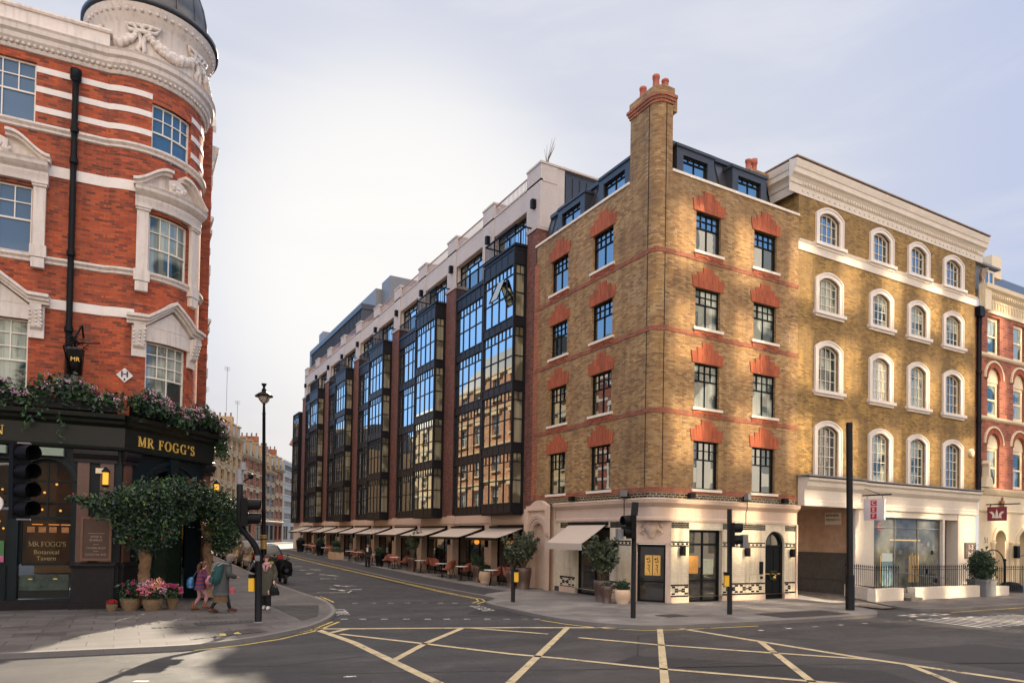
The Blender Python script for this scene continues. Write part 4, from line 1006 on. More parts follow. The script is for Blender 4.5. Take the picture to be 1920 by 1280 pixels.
mb.face([(X1, 0, 0), (X1, 9, 0), (X1, 9, 17.1), (X1, 0, 17.1)], [(0, 0), (9, 0), (9, 17.1), (0, 17.1)]); mb.fbox(YF, X1, X1+.4, 5.0, 14.4, -.3, -.05)
mb.build('wall', M_YELLOW, YB)
for r, c, o, nb, a, b, v0, v1 in spec:
    bars = [i/(nb+1) for i in range(1, nb+1)]
    f = window(YB, YF, *o[:4], -.10, 4, bars, M_WFR, (G_STOCK, G_SASH, (G_SASH, G_BLN2, G_SASH, G_SASHD)[c], (G_SASHD, G_SASH, G_SASH, G_SASHD)[c])[r], .05, .022, rise=.24, split=None)
    mb = MB(); mb.fring(YF, arch(o[0], o[1], o[2], o[3], .24), arch(a+.03, b-.03, o[2], v1, .34), 0, .07)
    mb.fring(YF, arch(o[0]+.0, o[1]-.0, o[2], o[3], .24)[0:2]*1 if False else arch(a+.09, b-.09, o[2], v1-.06, .32), arch(a+.03, b-.03, o[2], v1, .34), .07, .10)
    if r < 3:
        mb.fbox(YF, a-.07, b+.10, v0-.02, v0+.12, -.05, .17); mb.fbox(YF, a, b+.03, v0-.12, v0-.02, 0, .09)
    mb.build('surround', M_WTRIM, f)
mb = MB(); mb.fprof(YF, X0-.05, X1+.02, [(0, 14.42), (.05, 14.42), (.05, 14.74), (.09, 14.80), (.12, 14.86), (0, 14.9)]); mb.build('string_course', M_STUCCO, YB)
mb = MB()
cp = [(0, 16.74), (.03, 16.74), (.04, 17.08), (.09, 17.11), (.10, 17.26), (.18, 17.36), (.28, 17.42), (.29, 17.62), (.33, 17.66), (.38, 17.84), (.40, 17.92), (0, 18.0)]
mb.fprof(YF, X0-.62, X1+.6, cp)
n = 78
for i in range(n):
    u = X0+.1+(X1-X0)*i/n; mb.fbox(YF, u, u+.085, 17.13, 17.24, .08, .13)
    if i % 2 == 0: mb.ball(YF(u+.08, 16.92, .04), .07, 0, 6, 4, (1, .5, 1))
sf = Fr((X0-.25, 0, 0), (0, 1), (-1, 0))
mb.fprof(sf, .02, 6, cp)
mb.build('cornice', M_STUCCO, YB)
mb = MB(); mb.fbox(YF, X0-.63, X1+.65, 18.0, 18.05, -2, .41); mb.build('gutter_lead', plain('rusty_lead', (.24, .17, .12), .7, .4, scale=3), YB)
mb = MB(); mb.box(X0, X1, .3, 10, 16.9, 17.9); mb.build('roof', M_LEAD, YB)
# white shopfront: fascia, pilasters, passage
mb = MB()
fp = [(0, 3.80), (.12, 3.80), (.12, 4.02), (.10, 4.05), (.10, 4.45), (.14, 4.5), (.22, 4.62), (.24, 4.78), (.32, 4.86), (.32, 4.95), (0, 5.0)]
mb.fprof(YF, X0+.1, 11.45, [(d+.22, v) for d, v in fp[:-1]]+[(0, 5.02), (0, 3.8)])
mb.fprof(YF, 11.45, X1+.12, fp)
mb.fbox(YF, 11.4, 12.72, -.2, 3.8, -.3, .06); mb.fbox(YF, 19.42, X1, -.2, 3.8, -.5, .06); mb.fbox(YF, 12.72, 19.42, 3.5, 3.8, -.3, .03)
mb.fbox(YF, 18.2, 18.32, 0, 3.5, -.9, -.7); mb.fbox(YF, 18.18, 18.36, .1, 3.5, -.3, .02)
mb.build('shop_surround', M_STUCCO, YB)
mb = MB(); mb.fbox(YF, X0, 11.5, 5.0, 5.06, -.1, .6); mb.fbox(YF, 11.5, X1+.2, 5.0, 5.05, -.1, .36); mb.build('lead_flashing', M_LEAD, YB)
mb = MB(); mb.box(11.7, 12.2, .05, 6, 1.85, 3.82); mb.box(7.4, 7.75, .05, 6, 1.85, 3.82); mb.box(7.6, 12, 0, 5, 3.8, 3.9)
islands(mb, 'passage_boarding', plain('brown_boarding', (.44, .30, .21), .7, .25, scale=4), YB)
mb = MB(); mb.box(11.66, 12.2, .05, 6, -.2, 1.85); mb.box(7.4, 7.78, .05, 6, -.2, 1.85); mb.box(11.63, 11.66, .05, 6, .62, .66)
islands(mb, 'passage_dado', plain('black_dado', (.065, .058, .055), .5, .4), YB)
w = window(YB, YF, 12.72, 18.2, .18, 3.5, -.12, 3, [.86], M_GREYP, G_SHOP, .06, .04, name='shop_window')
# display seen through the shop window
mb = MB()
for i in range(26):
    u = rnd.uniform(13.0, 17.9); v = rnd.choice((.45, .9, 1.35, 1.8, 2.2)); mb.fbox(YF, u, u+rnd.uniform(.15, .45), v, v+rnd.uniform(.1, .3), -.158, -.154)
islands(mb, 'shelf_goods', plain('shelf_goods', (.10, .10, .11), .6, .9, scale=2.2), w)
mb = MB(); mb.fbox(YF, 14.2, 16.6, 2.45, 2.5, -.157, -.15); mb.build('strip_lamp', emis('warm_strip', (1, .65, .25), .5), w)
for u, c in ((13.5, (.48, .32, .12)), (15.7, (.46, .30, .12))):
    mb = MB()
    for i in range(7): mb.fprism(YF, [(u+i*.12, .5), (u+i*.12+.06, .5), (u+i*.12+.07, 1.75+.06*(i % 3)), (u+i*.12+.02, 1.75+.06*(i % 3))], -.158, -.152)
    mb.build('timber_lengths', MATS.get('pale_timber') or plain('pale_timber', (.48, .32, .12), .6, .2), w)
lettering('window_sign', 'C', 13.45, -.155+.31, 3.05, 0, .5, plain('red_sign', (.36, .03, .05), .5, .1), w, rx=PI/2)
window(YB, YF, 18.35, 19.42, .02, 3.5, -.6, 1, [.76], M_GREYP, G_DARK, .09, .07, name='office_door')
mb = MB(); mb.fbox(YF, 19.98, 20.95, 1.62, 2.42, .06, .11); pl = mb.build('name_plaque', plain('bronze_plaque', (.10, .07, .055), .5, .2), YB)
lettering('plaque_lettering', '1-3', 20.46, -.115, 2.18, 0, .36, M_PALE, pl, rx=PI/2); lettering('plaque_lettering', 'MS', 20.46, -.115, 1.84, 0, .36, M_PALE, pl, rx=PI/2)
mb = MB(); mb.lathe([(.0, 0), (.14, 0), (.15, .1), (.1, .14), (0, .15)], (20.55, 0, 0), 12, 0)
mb2 = MB()
for f in mb.f: pass
rows_ = [[YF(20.6+r*math.cos(2*PI*i/12), 6.92+1.3*r*math.sin(2*PI*i/12), d) for i in range(12)] for r, d in ((.17, 0), (.17, .1), (.12, .15), (.02, .16))]
mb = MB(); mb.grid(rows_, 0, True, True, True); mb.build('round_lamp', M_CREAMP, YB)
mb = MB()
for x, r, top in ((21.12, .075, 14.0), (21.3, .06, 14.0)):
    mb.tube([YF(x, 5.0, .1), YF(x, top, .1)], r, 8)
    for z in (6, 8.5, 11, 13.5): mb.tube([YF(x, z, .1), YF(x, z+.12, .1)], r+.025, 8)
mb.fbox(YF, 20.98, 21.42, 13.9, 14.4, 0, .26)
mb.build('downpipe', M_BLACK, YB)
# street name sign in the passage
PS = Fr((11.7, 0, 0), (0, -1), (-1, 0))
t = thing('street_sign', 'white street name sign in black and red letters on the brown passage wall', 'street sign', (11.68, 1.2, 3.1))
mb = MB(); mb.fbox(PS, -1.65, -.82, 3.12, 3.66, .0, .03); mb.build('plate', plain('sign_enamel', (.62, .58, .5), .4, .05), t)
M_REDP = plain('red_letter_paint', (.5, .05, .03), .5, .1)
def sign_text(body, u, v, size, mat): lettering('sign_lettering', body, 11.665, -u, v, -PI/2, size, mat, t, rx=PI/2)
sign_text('BERNERS', -1.27, 3.53, .165, M_FRAME); sign_text('MEWS', -1.36, 3.33, .17, M_FRAME); sign_text('W1', -.98, 3.33, .17, M_REDP)
# hanging shop sign
t = thing('hanging_sign', 'white hanging shop sign with three red squares lettered C E F on a black bracket', 'sign', (11.2, 0, 4.4))
mb = MB(); mb.tube([YF(11.7, 4.38, .1), YF(11.7, 4.38, 1.5)], .03, 6); mb.tube([YF(11.7, 4.75, .1), YF(11.7, 4.40, 1.0)], .015, 5); mb.tube([YF(11.7, 4.0, .13), YF(11.7, 4.8, .13)], .025, 6)
mb.build('bracket', M_BLACK, t)
SG = Fr((11.7, 0, 0), (0, -1), (-1, 0))
mb = MB(); mb.fbox(SG, .28, 1.22, 3.3, 4.22, -.05, .05); mb.build('board', plain('pale_sign_board', (.55, .52, .56), .5, .05), t)
for i, ch_ in enumerate('CEF'):
    mb = MB(); v = 4.03-.28*i; mb.fbox(SG, .60, .88, v-.12, v+.12, .05, .056); q = mb.build('red_square', plain('crimson_square', (.42, .012, .05), .5, .05) if i == 0 else MATS['crimson_square'], t)
    lettering('sign_letter', ch_, 11.64, -.74, v, -PI/2, .24, M_WTRIM, q, rx=PI/2)
mb = MB()
for u in (.4, 1.1): mb.tube([SG(u, 4.22, 0), SG(u, 4.38, 0)], .012, 5)
mb.build('hanger', M_BLACK, t)
# area wall, railings and steps in front
PWY = -2.25
LWt = thing('area_wall', 'low white rendered area wall with black spear railings in front of the shop, broken by steps', 'wall', (13, PWY, 0))
mb = MB()
mb.box(9.45, 11.3, PWY-.05, PWY+.3, -.1, .50); mb.box(12.1, 17.0, PWY-.05, PWY+.3, -.1, .50)
mb.face([(9.45, PWY-.05, -.1), (10.9, .1, -.1), (10.9, .1, .5), (9.45, PWY-.05, .5)]); mb.face([(9.45, PWY-.05, .5), (9.75, PWY+.25, .5), (11.2, .1, .5), (10.9, .1, .5)])
mb.build('plinth', M_STUCCO, LWt)
mb = MB(); mb.box(11.3, 12.1, PWY-.35, PWY+.3, -.1, .12); mb.box(11.3, 12.1, PWY-.02, PWY+.6, .12, .27); mb.box(11.3, 12.1, PWY+.28, 0, .27, .42); mb.build('steps', M_FLAG, LWt)
mb = MB()
def railing(mb, p, q, zb, zt, step=.15, spear=True, flat=.012):
    p, q = Vector(p), Vector(q); n = int((q-p).length/step)
    for i in range(n+1):
        c = p.lerp(q, i/n); mb.tube([(c.x, c.y, zb), (c.x, c.y, zt)], flat, 4)
        if spear: mb.tube([(c.x, c.y, zt-.02), (c.x, c.y, zt+.03), (c.x, c.y, zt+.12)], [.014, .026, .002], 4)
    for z in (zb+.05, zt-.08): mb.tube([(p.x, p.y, z), (q.x, q.y, z)], .018, 4)
railing(mb, (9.6, PWY+.12), (11.2, PWY+.12), .5, 1.32); railing(mb, (12.2, PWY+.12), (16.9, PWY+.12), .5, 1.32); railing(mb, (9.6, PWY+.12), (11.0, .1), .5, 1.32, .17)
mb.build('railings', M_BLACK, LWt)
mb = MB(); mb.tube([(11.25, PWY+.2, 1.15), (13, PWY+.6, 1.0), (16.8, PWY+1.2, .75)], .02, 5); mb.build('handrail', M_CHROME, LWt)
t = thing('notice_board', 'tall narrow poster stand with a blue and green notice behind the railings', 'notice board', (11.35, -1.5, 0))
NB = Fr((11.0, -1.55, 0), (1, 0), (0, -1))
mb = MB(); mb.fbox(NB, 0, .72, .55, 1.55, -.03, 0); mb.build('poster', plain('notice_poster', (.13, .22, .26), .5, .7, scale=5), t)
mb = MB(); mb.fbox(NB, 0, .72, 1.56, 1.9, -.03, 0); mb.build('header', plain('pale_header', (.45, .52, .48), .5, .1), t)
mb = MB(); mb.fbox(NB, .3, .42, .1, .55, -.03, -.01); mb.fbox(NB, .1, .6, .02, .1, -.12, .1); mb.build('stand', M_GREYP, t)

# ------------------------------------------------------------------ red brick and cream building at the right edge
RB = thing('red_brick_building', 'red brick building at the right edge with cream arches, cream cornice and a slate dormer', 'building', (25, 0, 0))
mb = MB(); rc = [(22.15, 23.35), (24.72, 25.9), (27.3, 28.5), (29.9, 31.1)]
rops = []
for a, b in rc: rops += [(a, b, 12.2, 14.15), (a, b, 8.95, 11.5, .6), (a, b, 5.3, 8.05, .6)]
mb.wall(YF, 21.0, 34, 4.9, 14.4, rops, .3)
mb.build('wall', M_FARRED, RB)
mb = MB()
mb.fprof(YF, 21.32, 34, [(0, 14.3), (.08, 14.3), (.08, 15.0), (.2, 15.1), (.25, 15.3), (.4, 15.4), (.42, 15.6), (0, 15.62)])
for i in range(44): u = 21.6+.28*i; mb.fring(YF, arch(u+.04, u+.2, 14.5, 14.9, .07, 5), arch(u, u+.24, 14.5, 14.94, .1, 5), .08, .12)
for i in range(60): u = 21.5+.2*i; mb.fbox(YF, u, u+.1, 15.12, 15.26, .2, .27)
for v in (12.08, 8.83): mb.fprof(YF, 21.35, 34, [(0, v-.1), (.06, v-.08), (.12, v), (.12, v+.08), (0, v+.1)])
mb.fbox(YF, 21.36, 21.95, 14.3, 15.6, 0, .3)
mb.fprof(YF, 21.3, 34, [(0, 4.9), (.12, 4.9), (.22, 5.1), (.24, 5.2), (0, 5.25)])
mb.build('cream_dressing', M_CREAMP, RB)
for k, (a, b) in enumerate(rc[:3]):
    for r, (v0, v1, rise) in enumerate(((12.2, 14.15, 0), (8.95, 10.75, 0), (5.3, 7.35, 0))):
        f = window(RB, YF, a, b, v0, v1, -.12, 1, [.5], M_CREAMP, G_SASH, .16, .09, name='window')
        if r:
            top = v1+.75; mb = MB()
            mb.fprism(YF, [(a, v1)]+arch(a, b, v1, top, .6)[1:-1]+[(b, v1)], -.2, -.08); mb.build('tympanum', M_CREAMP, f)
            mb = MB(); mb.fring(YF, arch(a, b, v1+.1, top, .6)[1:-1], arch(a-.25, b+.25, v1+.1, top+.28, .85)[1:-1], 0, .05); mb.build('brick_arch', M_RUB, f)
            mb = MB(); mb.fring(YF, arch(a-.25, b+.25, v1+.1, top+.28, .85)[1:-1], arch(a-.33, b+.33, v1+.1, top+.37, .93)[1:-1], 0, .09); mb.build('hood_mould', M_CREAMP, f)
# cream ground floor with arches
mb = MB(); go = [(22.75, 23.85, .0, 3.1, .55), (25.1, 26.4, .0, 3.1, .6), (27.6, 28.9, 0, 3.1, .6)]
mb.wall(YF, 21.3, 34, -.2, 4.95, go, .5, .05)
for o in go: mb.fring(YF, arch(o[0], o[1], 2.5, o[3], o[4])[1:-1], arch(o[0]-.2, o[1]+.2, 2.5, o[3]+.22, o[4]+.2)[1:-1], .05, .12)
for u in (22.55, 24.4, 24.9): mb.lathe([(.11, 0), (.1, 2.3), (.15, 2.4), (.16, 2.5)], YF(u, 0, .1), 10)
mb.fprof(YF, 21.3, 34, [(.05, 4.0), (.1, 4.02), (.12, 4.1), (.05, 4.14)])
mb.build('ground_floor_front', M_CREAMP, RB)
for o in go: window(RB, YF, o[0], o[1], o[2], o[3], -.42, 1, [.72], M_CREAMP, G_DARK, .12, .06, rise=o[4], name='arched_window')
mb = MB(); mb.fprism(YF, [(21.35, 5.25), (22.1, 5.25), (21.95, 5.75), (21.82, 5.75), (21.78, 6.3), (21.85, 6.45), (21.72, 6.62), (21.6, 6.45), (21.67, 6.3), (21.63, 5.75), (21.5, 5.75)], .02, .35); mb.build('gablet', M_CREAMP, RB)
lettering('house_number', '51', 22.0, -.06, 2.55, 0, .42, M_GREYP, RB, rx=PI/2)
mb = MB(); mb.fprism(YF, [(23.3+.0+.22*math.cos(PI/2+PI*i/5)*(1 if i % 2 == 0 else .42), 4.5+.3*math.sin(PI/2+PI*i/5)*(1 if i % 2 == 0 else .42)) for i in range(10)], .12, .22); mb.build('star_ornament', M_WOOD, RB)
mb = MB(); mb.face([(21.1, .3, 15.5), (34, .3, 15.5), (34, 3, 18.5), (21.1, 3, 18.5)]); mb.build('roof', M_ZINC, RB)
dmf = Fr((0, .2, 0), (1, 0), (0, -1))
mb = MB(); mb.box(21.2, 23.2, .25, 3, 15.5, 16.75); mb.box(21.1, 23.45, 0.0, 3, 16.75, 16.85); dm = mb.build('dormer', M_LEAD, RB)
window(dm, dmf, 22.1, 23.1, 15.6, 16.65, .05, 2, [], M_WFR, G_STOCK, .1, .1)
mb = MB(); 
for k in range(9): mb.tube([(21.55+.05*math.sin(k), .02-.0, 15.6+.1*k), (21.55+.06*k, -.1, 15.75+.1*k)], [.16-.012*k, .03], 6)
mb.build('carved_finial', plain('weathered_carving', (.32, .23, .15), .9, .4, scale=9), RB)
mb = MB(); mb.box(24.6, 25.6, 1, 2, 17, 18.2); mb.build('chimney', M_CREAMP, RB)
# crimson hanging sign with a white crest
t = thing('hanging_sign', 'crimson hanging sign with a white star shaped crest beside the cream arches', 'sign', (22, 0, 4.4))
mb = MB(); mb.tube([YF(22.0, 4.38, .05), YF(22.0, 4.38, 1.6)], .03, 6); mb.tube([YF(22.0, 4.0, .06), YF(22.0, 4.38, .3)], .02, 5); mb.build('bracket', M_BLACK, t)
S2 = Fr((22.0, 0, 0), (0, -1), (-1, 0))
mb = MB(); mb.fbox(S2, .12, 1.0, 3.55, 4.25, -.03, .03); mb.build('board', plain('crimson_board', (.17, .012, .028), .5, .05), t)
mb = MB(); c = (.56, 3.9)
mb.fprism(S2, [(c[0]+x, c[1]+y) for x, y in ((-.08, -.22), (.08, -.22), (.05, .05), (0, .24), (-.05, .05))], .03, .036)
for s in (-1, 1): 
    mb.fprism(S2, [(c[0]+s*x, c[1]+y) for x, y in ((.07, -.2), (.22, -.22), (.2, -.05), (.32, .08), (.36, .1), (.22, .12), (.12, .02))], .03, .036)
mb.build('crest', M_WTRIM, t)
mb = MB(); 
for u in (.25, .85): mb.tube([S2(u, 4.25, 0), S2(u, 4.42, 0)], .01, 5)
mb.build('hanger', M_BLACK, t)
# railings, gate arch and topiary
t = thing('garden_railing', 'black spear railings with an arched overthrow gate in front of the cream arches', 'railing', (21, -1.9, 0))
mb = MB(); railing(mb, (20.0, -1.85), (30, -1.75), 0.05, 1.25, .17)
mb.build('railings', M_BLACK, t)
mb = MB(); mb.tube([(17.9, -1.9, 0)]+[(18.9-1.0*math.cos(PI*i/12), -1.9, 1.35+.75*math.sin(PI*i/12)) for i in range(13)]+[(19.9, -1.9, 0)], .03, 6); railing(mb, (18.6, -1.9), (19.85, -1.9), .05, 1.2, .16)
mb.tube([(19.95, -1.9, 0), (19.95, -1.9, 1.55)], .05, 8); mb.ball((19.95, -1.9, 1.62), .07); mb.build('gate', M_BLACK, t)
mb = MB(); mb.box(17.95, 19.7, -2.2, -1.75, -.1, .42); tag(mb.build('stone_plinth_block', M_STUCCO), 'white painted stone block under the arched gate', 'plinth')
mb = MB(); mb.lathe([(.5, 0), (.5, .3), (.35, .45), (.05, .5)], (22.4, -1.0, 0), 16); tag(mb.build('dark_hatch', M_BLACK), 'dark rounded cellar hatch behind the railings at the right edge', 'hatch')
# street lantern bracket on cream front
mb = MB(); mb.fbox(YF, 24.15, 24.4, 1.65, 2.3, .3, .5); tl_ = mb.build('lantern', M_BLACK); tag(tl_, 'small black lantern on the cream front between the arches', 'lantern')
mb = MB(); mb.tube([YF(24.3, 1.75, .5), YF(24.9, 1.85, .6), YF(26, 1.7, .7)], .02, 5); mb.build('arm', M_BLACK, tl_)
# ------------------------------------------------------------------ red brick pub on the left corner
PB = thing('pub_building', 'red brick corner pub with white stone bands, round turret and black ground floor', 'building', (-18, 7, 0))
# the upper storeys stand about 0.8 m behind the shopfront
PFt = Fr((-16.48, 5.28, -.081), (.998, -.061), k=1.035); TF = CylFr((-16.4, 7.11), 1.9, z=-.081, k=1.035); TU0, TU1 = -.83, 3.6
EF = Fr((-14.02, 0, 0), (0, 1), (1, 0))
WINU = (-4.16, -2.54)
def sash(root, fr, u0, u1, v0, v1, up_rows, gm, low=2, gu=None):
    f = window(root, fr, u0, u1, v0, v1, -.1, 4, [.5]+[.5+.5*i/up_rows for i in range(1, up_rows)], M_WFR, gm, .05, .03, split=.5, low_cols=low); return f
mb = MB()
fo = [(WINU[0], WINU[1], 13.9, 15.62), (WINU[0], WINU[1], 10.13, 12.05), (WINU[0], WINU[1], 5.9, 8.22)]
fo += [(a-3.9, b-3.9, c, e) for a, b, c, e in fo]
to = [(.33, 1.66, 13.62, 15.28), (.33, 1.66, 9.87, 11.9), (.33, 1.72, 5.9, 8.0)]
mb.wall(PFt, -30, -.72, 5.4, 16.0, fo, .16); mb.wall(TF, TU0, TU1, 5.62, 16.0, to, .16)
for v0, v1 in ((5.4, 16),): mb.face([PFt(-.72, v0, 0), PFt(-.72, v0, -.4), PFt(-.72, v1, -.4), PFt(-.72, v1, 0)], [(0, v0), (.4, v0), (.4, v1), (0, v1)])
eo = [(9.3+3.6*i, 10.7+3.6*i, v0, v1) for i in range(4) for v0, v1 in ((13.7, 15.4), (10.0, 12.0), (6.0, 8.1))]
mb.wall(EF, 8.3, 23, 5.2, 17.2, eo, .15); mb.face([EF(8.3, 5.2, 0), EF(8.3, 5.2, -1.5), EF(8.3, 17.2, -1.5), EF(8.3, 17.2, 0)], [(0, 5.2), (1.5, 5.2), (1.5, 17.2), (0, 17.2)])
for k in range(2):                                                # gables over the side street front
    c = 11+7.2*k; mb.fprism(EF, [(c-2.2, 17.2), (c+2.2, 17.2), (c+1.5, 18.4), (c, 19.6), (c-1.5, 18.4)], -.4, 0)
mb.build('wall', M_RED, PB)
mb = MB()
def band(v0, v1, t=.02, skip=True):
    mb.fbox(PFt, -30, WINU[0]-3.9-.35, v0, v1, 0, t); mb.fbox(PFt, WINU[1]-3.9+.3, WINU[0]-.3, v0, v1, 0, t); mb.fbox(PFt, WINU[1]+(.3 if skip else 0), -.72+t, v0, v1, 0, t)
    mb.fbox(TF, TU0, .33-(.33 if skip else 0), v0, v1, 0, t); mb.fbox(TF, 1.66+(.36 if skip else 0), TU1, v0, v1, 0, t)
for z in (15.36, 14.79, 14.22): 
    t = .018; mb.fbox(PFt, WINU[1], -.72+t, z, z+.17, 0, t); mb.fbox(PFt, WINU[1]-3.9, WINU[0], z, z+.17, 0, t); mb.fbox(TF, TU0, .33, z, z+.17, 0, t); mb.fbox(TF, 1.66, TU1, z, z+.17, 0, t)
band(12.44, 12.75); band(8.62, 8.9)
for z in (15.6, 14.9, 14.2, 12.5, 11.4, 10.6, 9.2, 8.6, 7.4, 6.6):
    for a, b in [(8.3, 9.1)]+[(11.0+3.6*i, 12.6+3.6*i) for i in range(3)]+[(21.8, 23)]: mb.fbox(EF, a, b, z, z+.2, 0, .03)
islands(mb, 'white_band', M_BAND, PB)
mb = MB()
sp = [(0, 13.66), (.05, 13.68), (.05, 13.74), (.12, 13.80), (.12, 13.86), (0, 13.88)]
for z in (0, -3.78):
    p = [(d, v+z) for d, v in sp]; mb.fprof(PFt, -30, -.66, p); mb.fprof(TF, TU0, TU1, p); mb.fprof(EF, 8.3, 23, p)
# main cornice with egg and dart
cp = [(0, 15.85), (.05, 15.86), (.08, 15.92), (.08, 15.98), (.20, 16.10), (.22, 16.22), (.30, 16.28), (.32, 16.40), (.36, 16.46), (0, 16.5)]
mb.fprof(PFt, -30, -.62, cp); mb.fprof(TF, TU0-.1, TU1, cp)
mb.fprof(EF, 8.3, 23, [(d*.7, v) for d, v in cp])
for i in range(150): mb.ball(PFt(-.75-.14*i, 16.0, .12), .055, 0, 7, 5)
for i in range(30): mb.ball(TF(TU0+.06+.14*i, 16.0, .12), .055, 0, 7, 5)
mb.fbox(PFt, -30, -.76, 16.5, 17.05, -.4, -.02); mb.fprof(PFt, -30, -.70, [(-.45, 17.05), (.03, 17.05), (.06, 17.1), (.05, 17.16), (-.45, 17.18)])
for k in range(2): 
    c = 11+7.2*k
    for p, q in (((c-2.3, 17.2), (c-1.55, 18.45)), ((c-1.55, 18.45), (c, 19.7)), ((c, 19.7), (c+1.55, 18.45)), ((c+1.55, 18.45), (c+2.3, 17.2))): mb.fprism(EF, [p, q, (q[0], q[1]+.25), (p[0], p[1]+.25)], -.4, .15)
mb.build('cornice', M_PUBST, PB)
# turret drum with festoons, eaves and dome
DC = (-16.09, 7.11)
mb = MB()
mb.lathe([(r*1.035, z*1.035-.081) for r, z in [(1.62, 16.4), (1.62, 17.75), (1.68, 17.80), (1.70, 17.86), (1.78, 17.92), (1.80, 18.0), (1.92, 18.12), (1.92, 18.2)]], (*DC, 0), 48, 0, True, False)
for i in range(54): a = 2*PI*i/54; mb.ball((DC[0]+1.90*math.cos(a), DC[1]+1.90*math.sin(a), 18.57), .055, 0, 6, 5)
dr = mb.build('turret_drum', M_PUBST, PB)
mb = MB()
DF = CylFr(DC, 1.62, z=-.081, k=1.035)
for c in (-2.9, -1.15, .6, 2.35):
    w = .78
    for i in range(46):
        t = -1+2*i/45; th = .07+.10*(1-t*t)
        for j in range(3): mb.ball(DF(c+w*t+rnd.uniform(-.05, .05), 17.46-.46*(1-t*t)+rnd.uniform(-.06, .06), .04+rnd.uniform(0, .05)), th*rnd.uniform(.55, .9), 0, 6, 4)
    for s in (-1, 1):
        k = c+s*w
        mb.tube([DF(k+.0, 17.44, .05), DF(k-.14, 17.62, .10), DF(k-.34, 17.66, .06), DF(k-.26, 17.50, .05), DF(k, 17.44, .09), DF(k+.26, 17.52, .05), DF(k+.36, 17.68, .06), DF(k+.14, 17.64, .10), DF(k, 17.44, .05)], [.04, .07, .08, .07, .06, .07, .08, .07, .04], 7)
        mb.tube([DF(k, 17.42, .05), DF(k+.08*s, 17.12, .06), DF(k-.03, 16.92, .05), DF(k+.10*s, 16.72, .05)], [.06, .09, .08, .03], 6)
mb.build('festoon', M_PUBST, dr)
mb = MB()
mb.lathe([(1.95, 18.755), (2.07, 18.78), (2.07, 18.92), (1.76, 19.07)]+[(1.76*math.cos(a), 19.07+2.6*math.sin(a)) for a in [PI/2*i/10 for i in range(1, 10)]]+[(.12, 21.7), (.1, 22.6), (.02, 22.9)], (*DC, 0), 48, 0, True, False)
for i in range(16):
    a = 2*PI*i/16; mb.tube([(DC[0]+(1.76*math.cos(q)+.01)*math.cos(a), DC[1]+(1.76*math.cos(q)+.01)*math.sin(a), 19.07+2.6*math.sin(q)) for q in [PI/2*j/8 for j in range(8)]], .03, 4)
mb.build('dome', M_ZINC, PB)
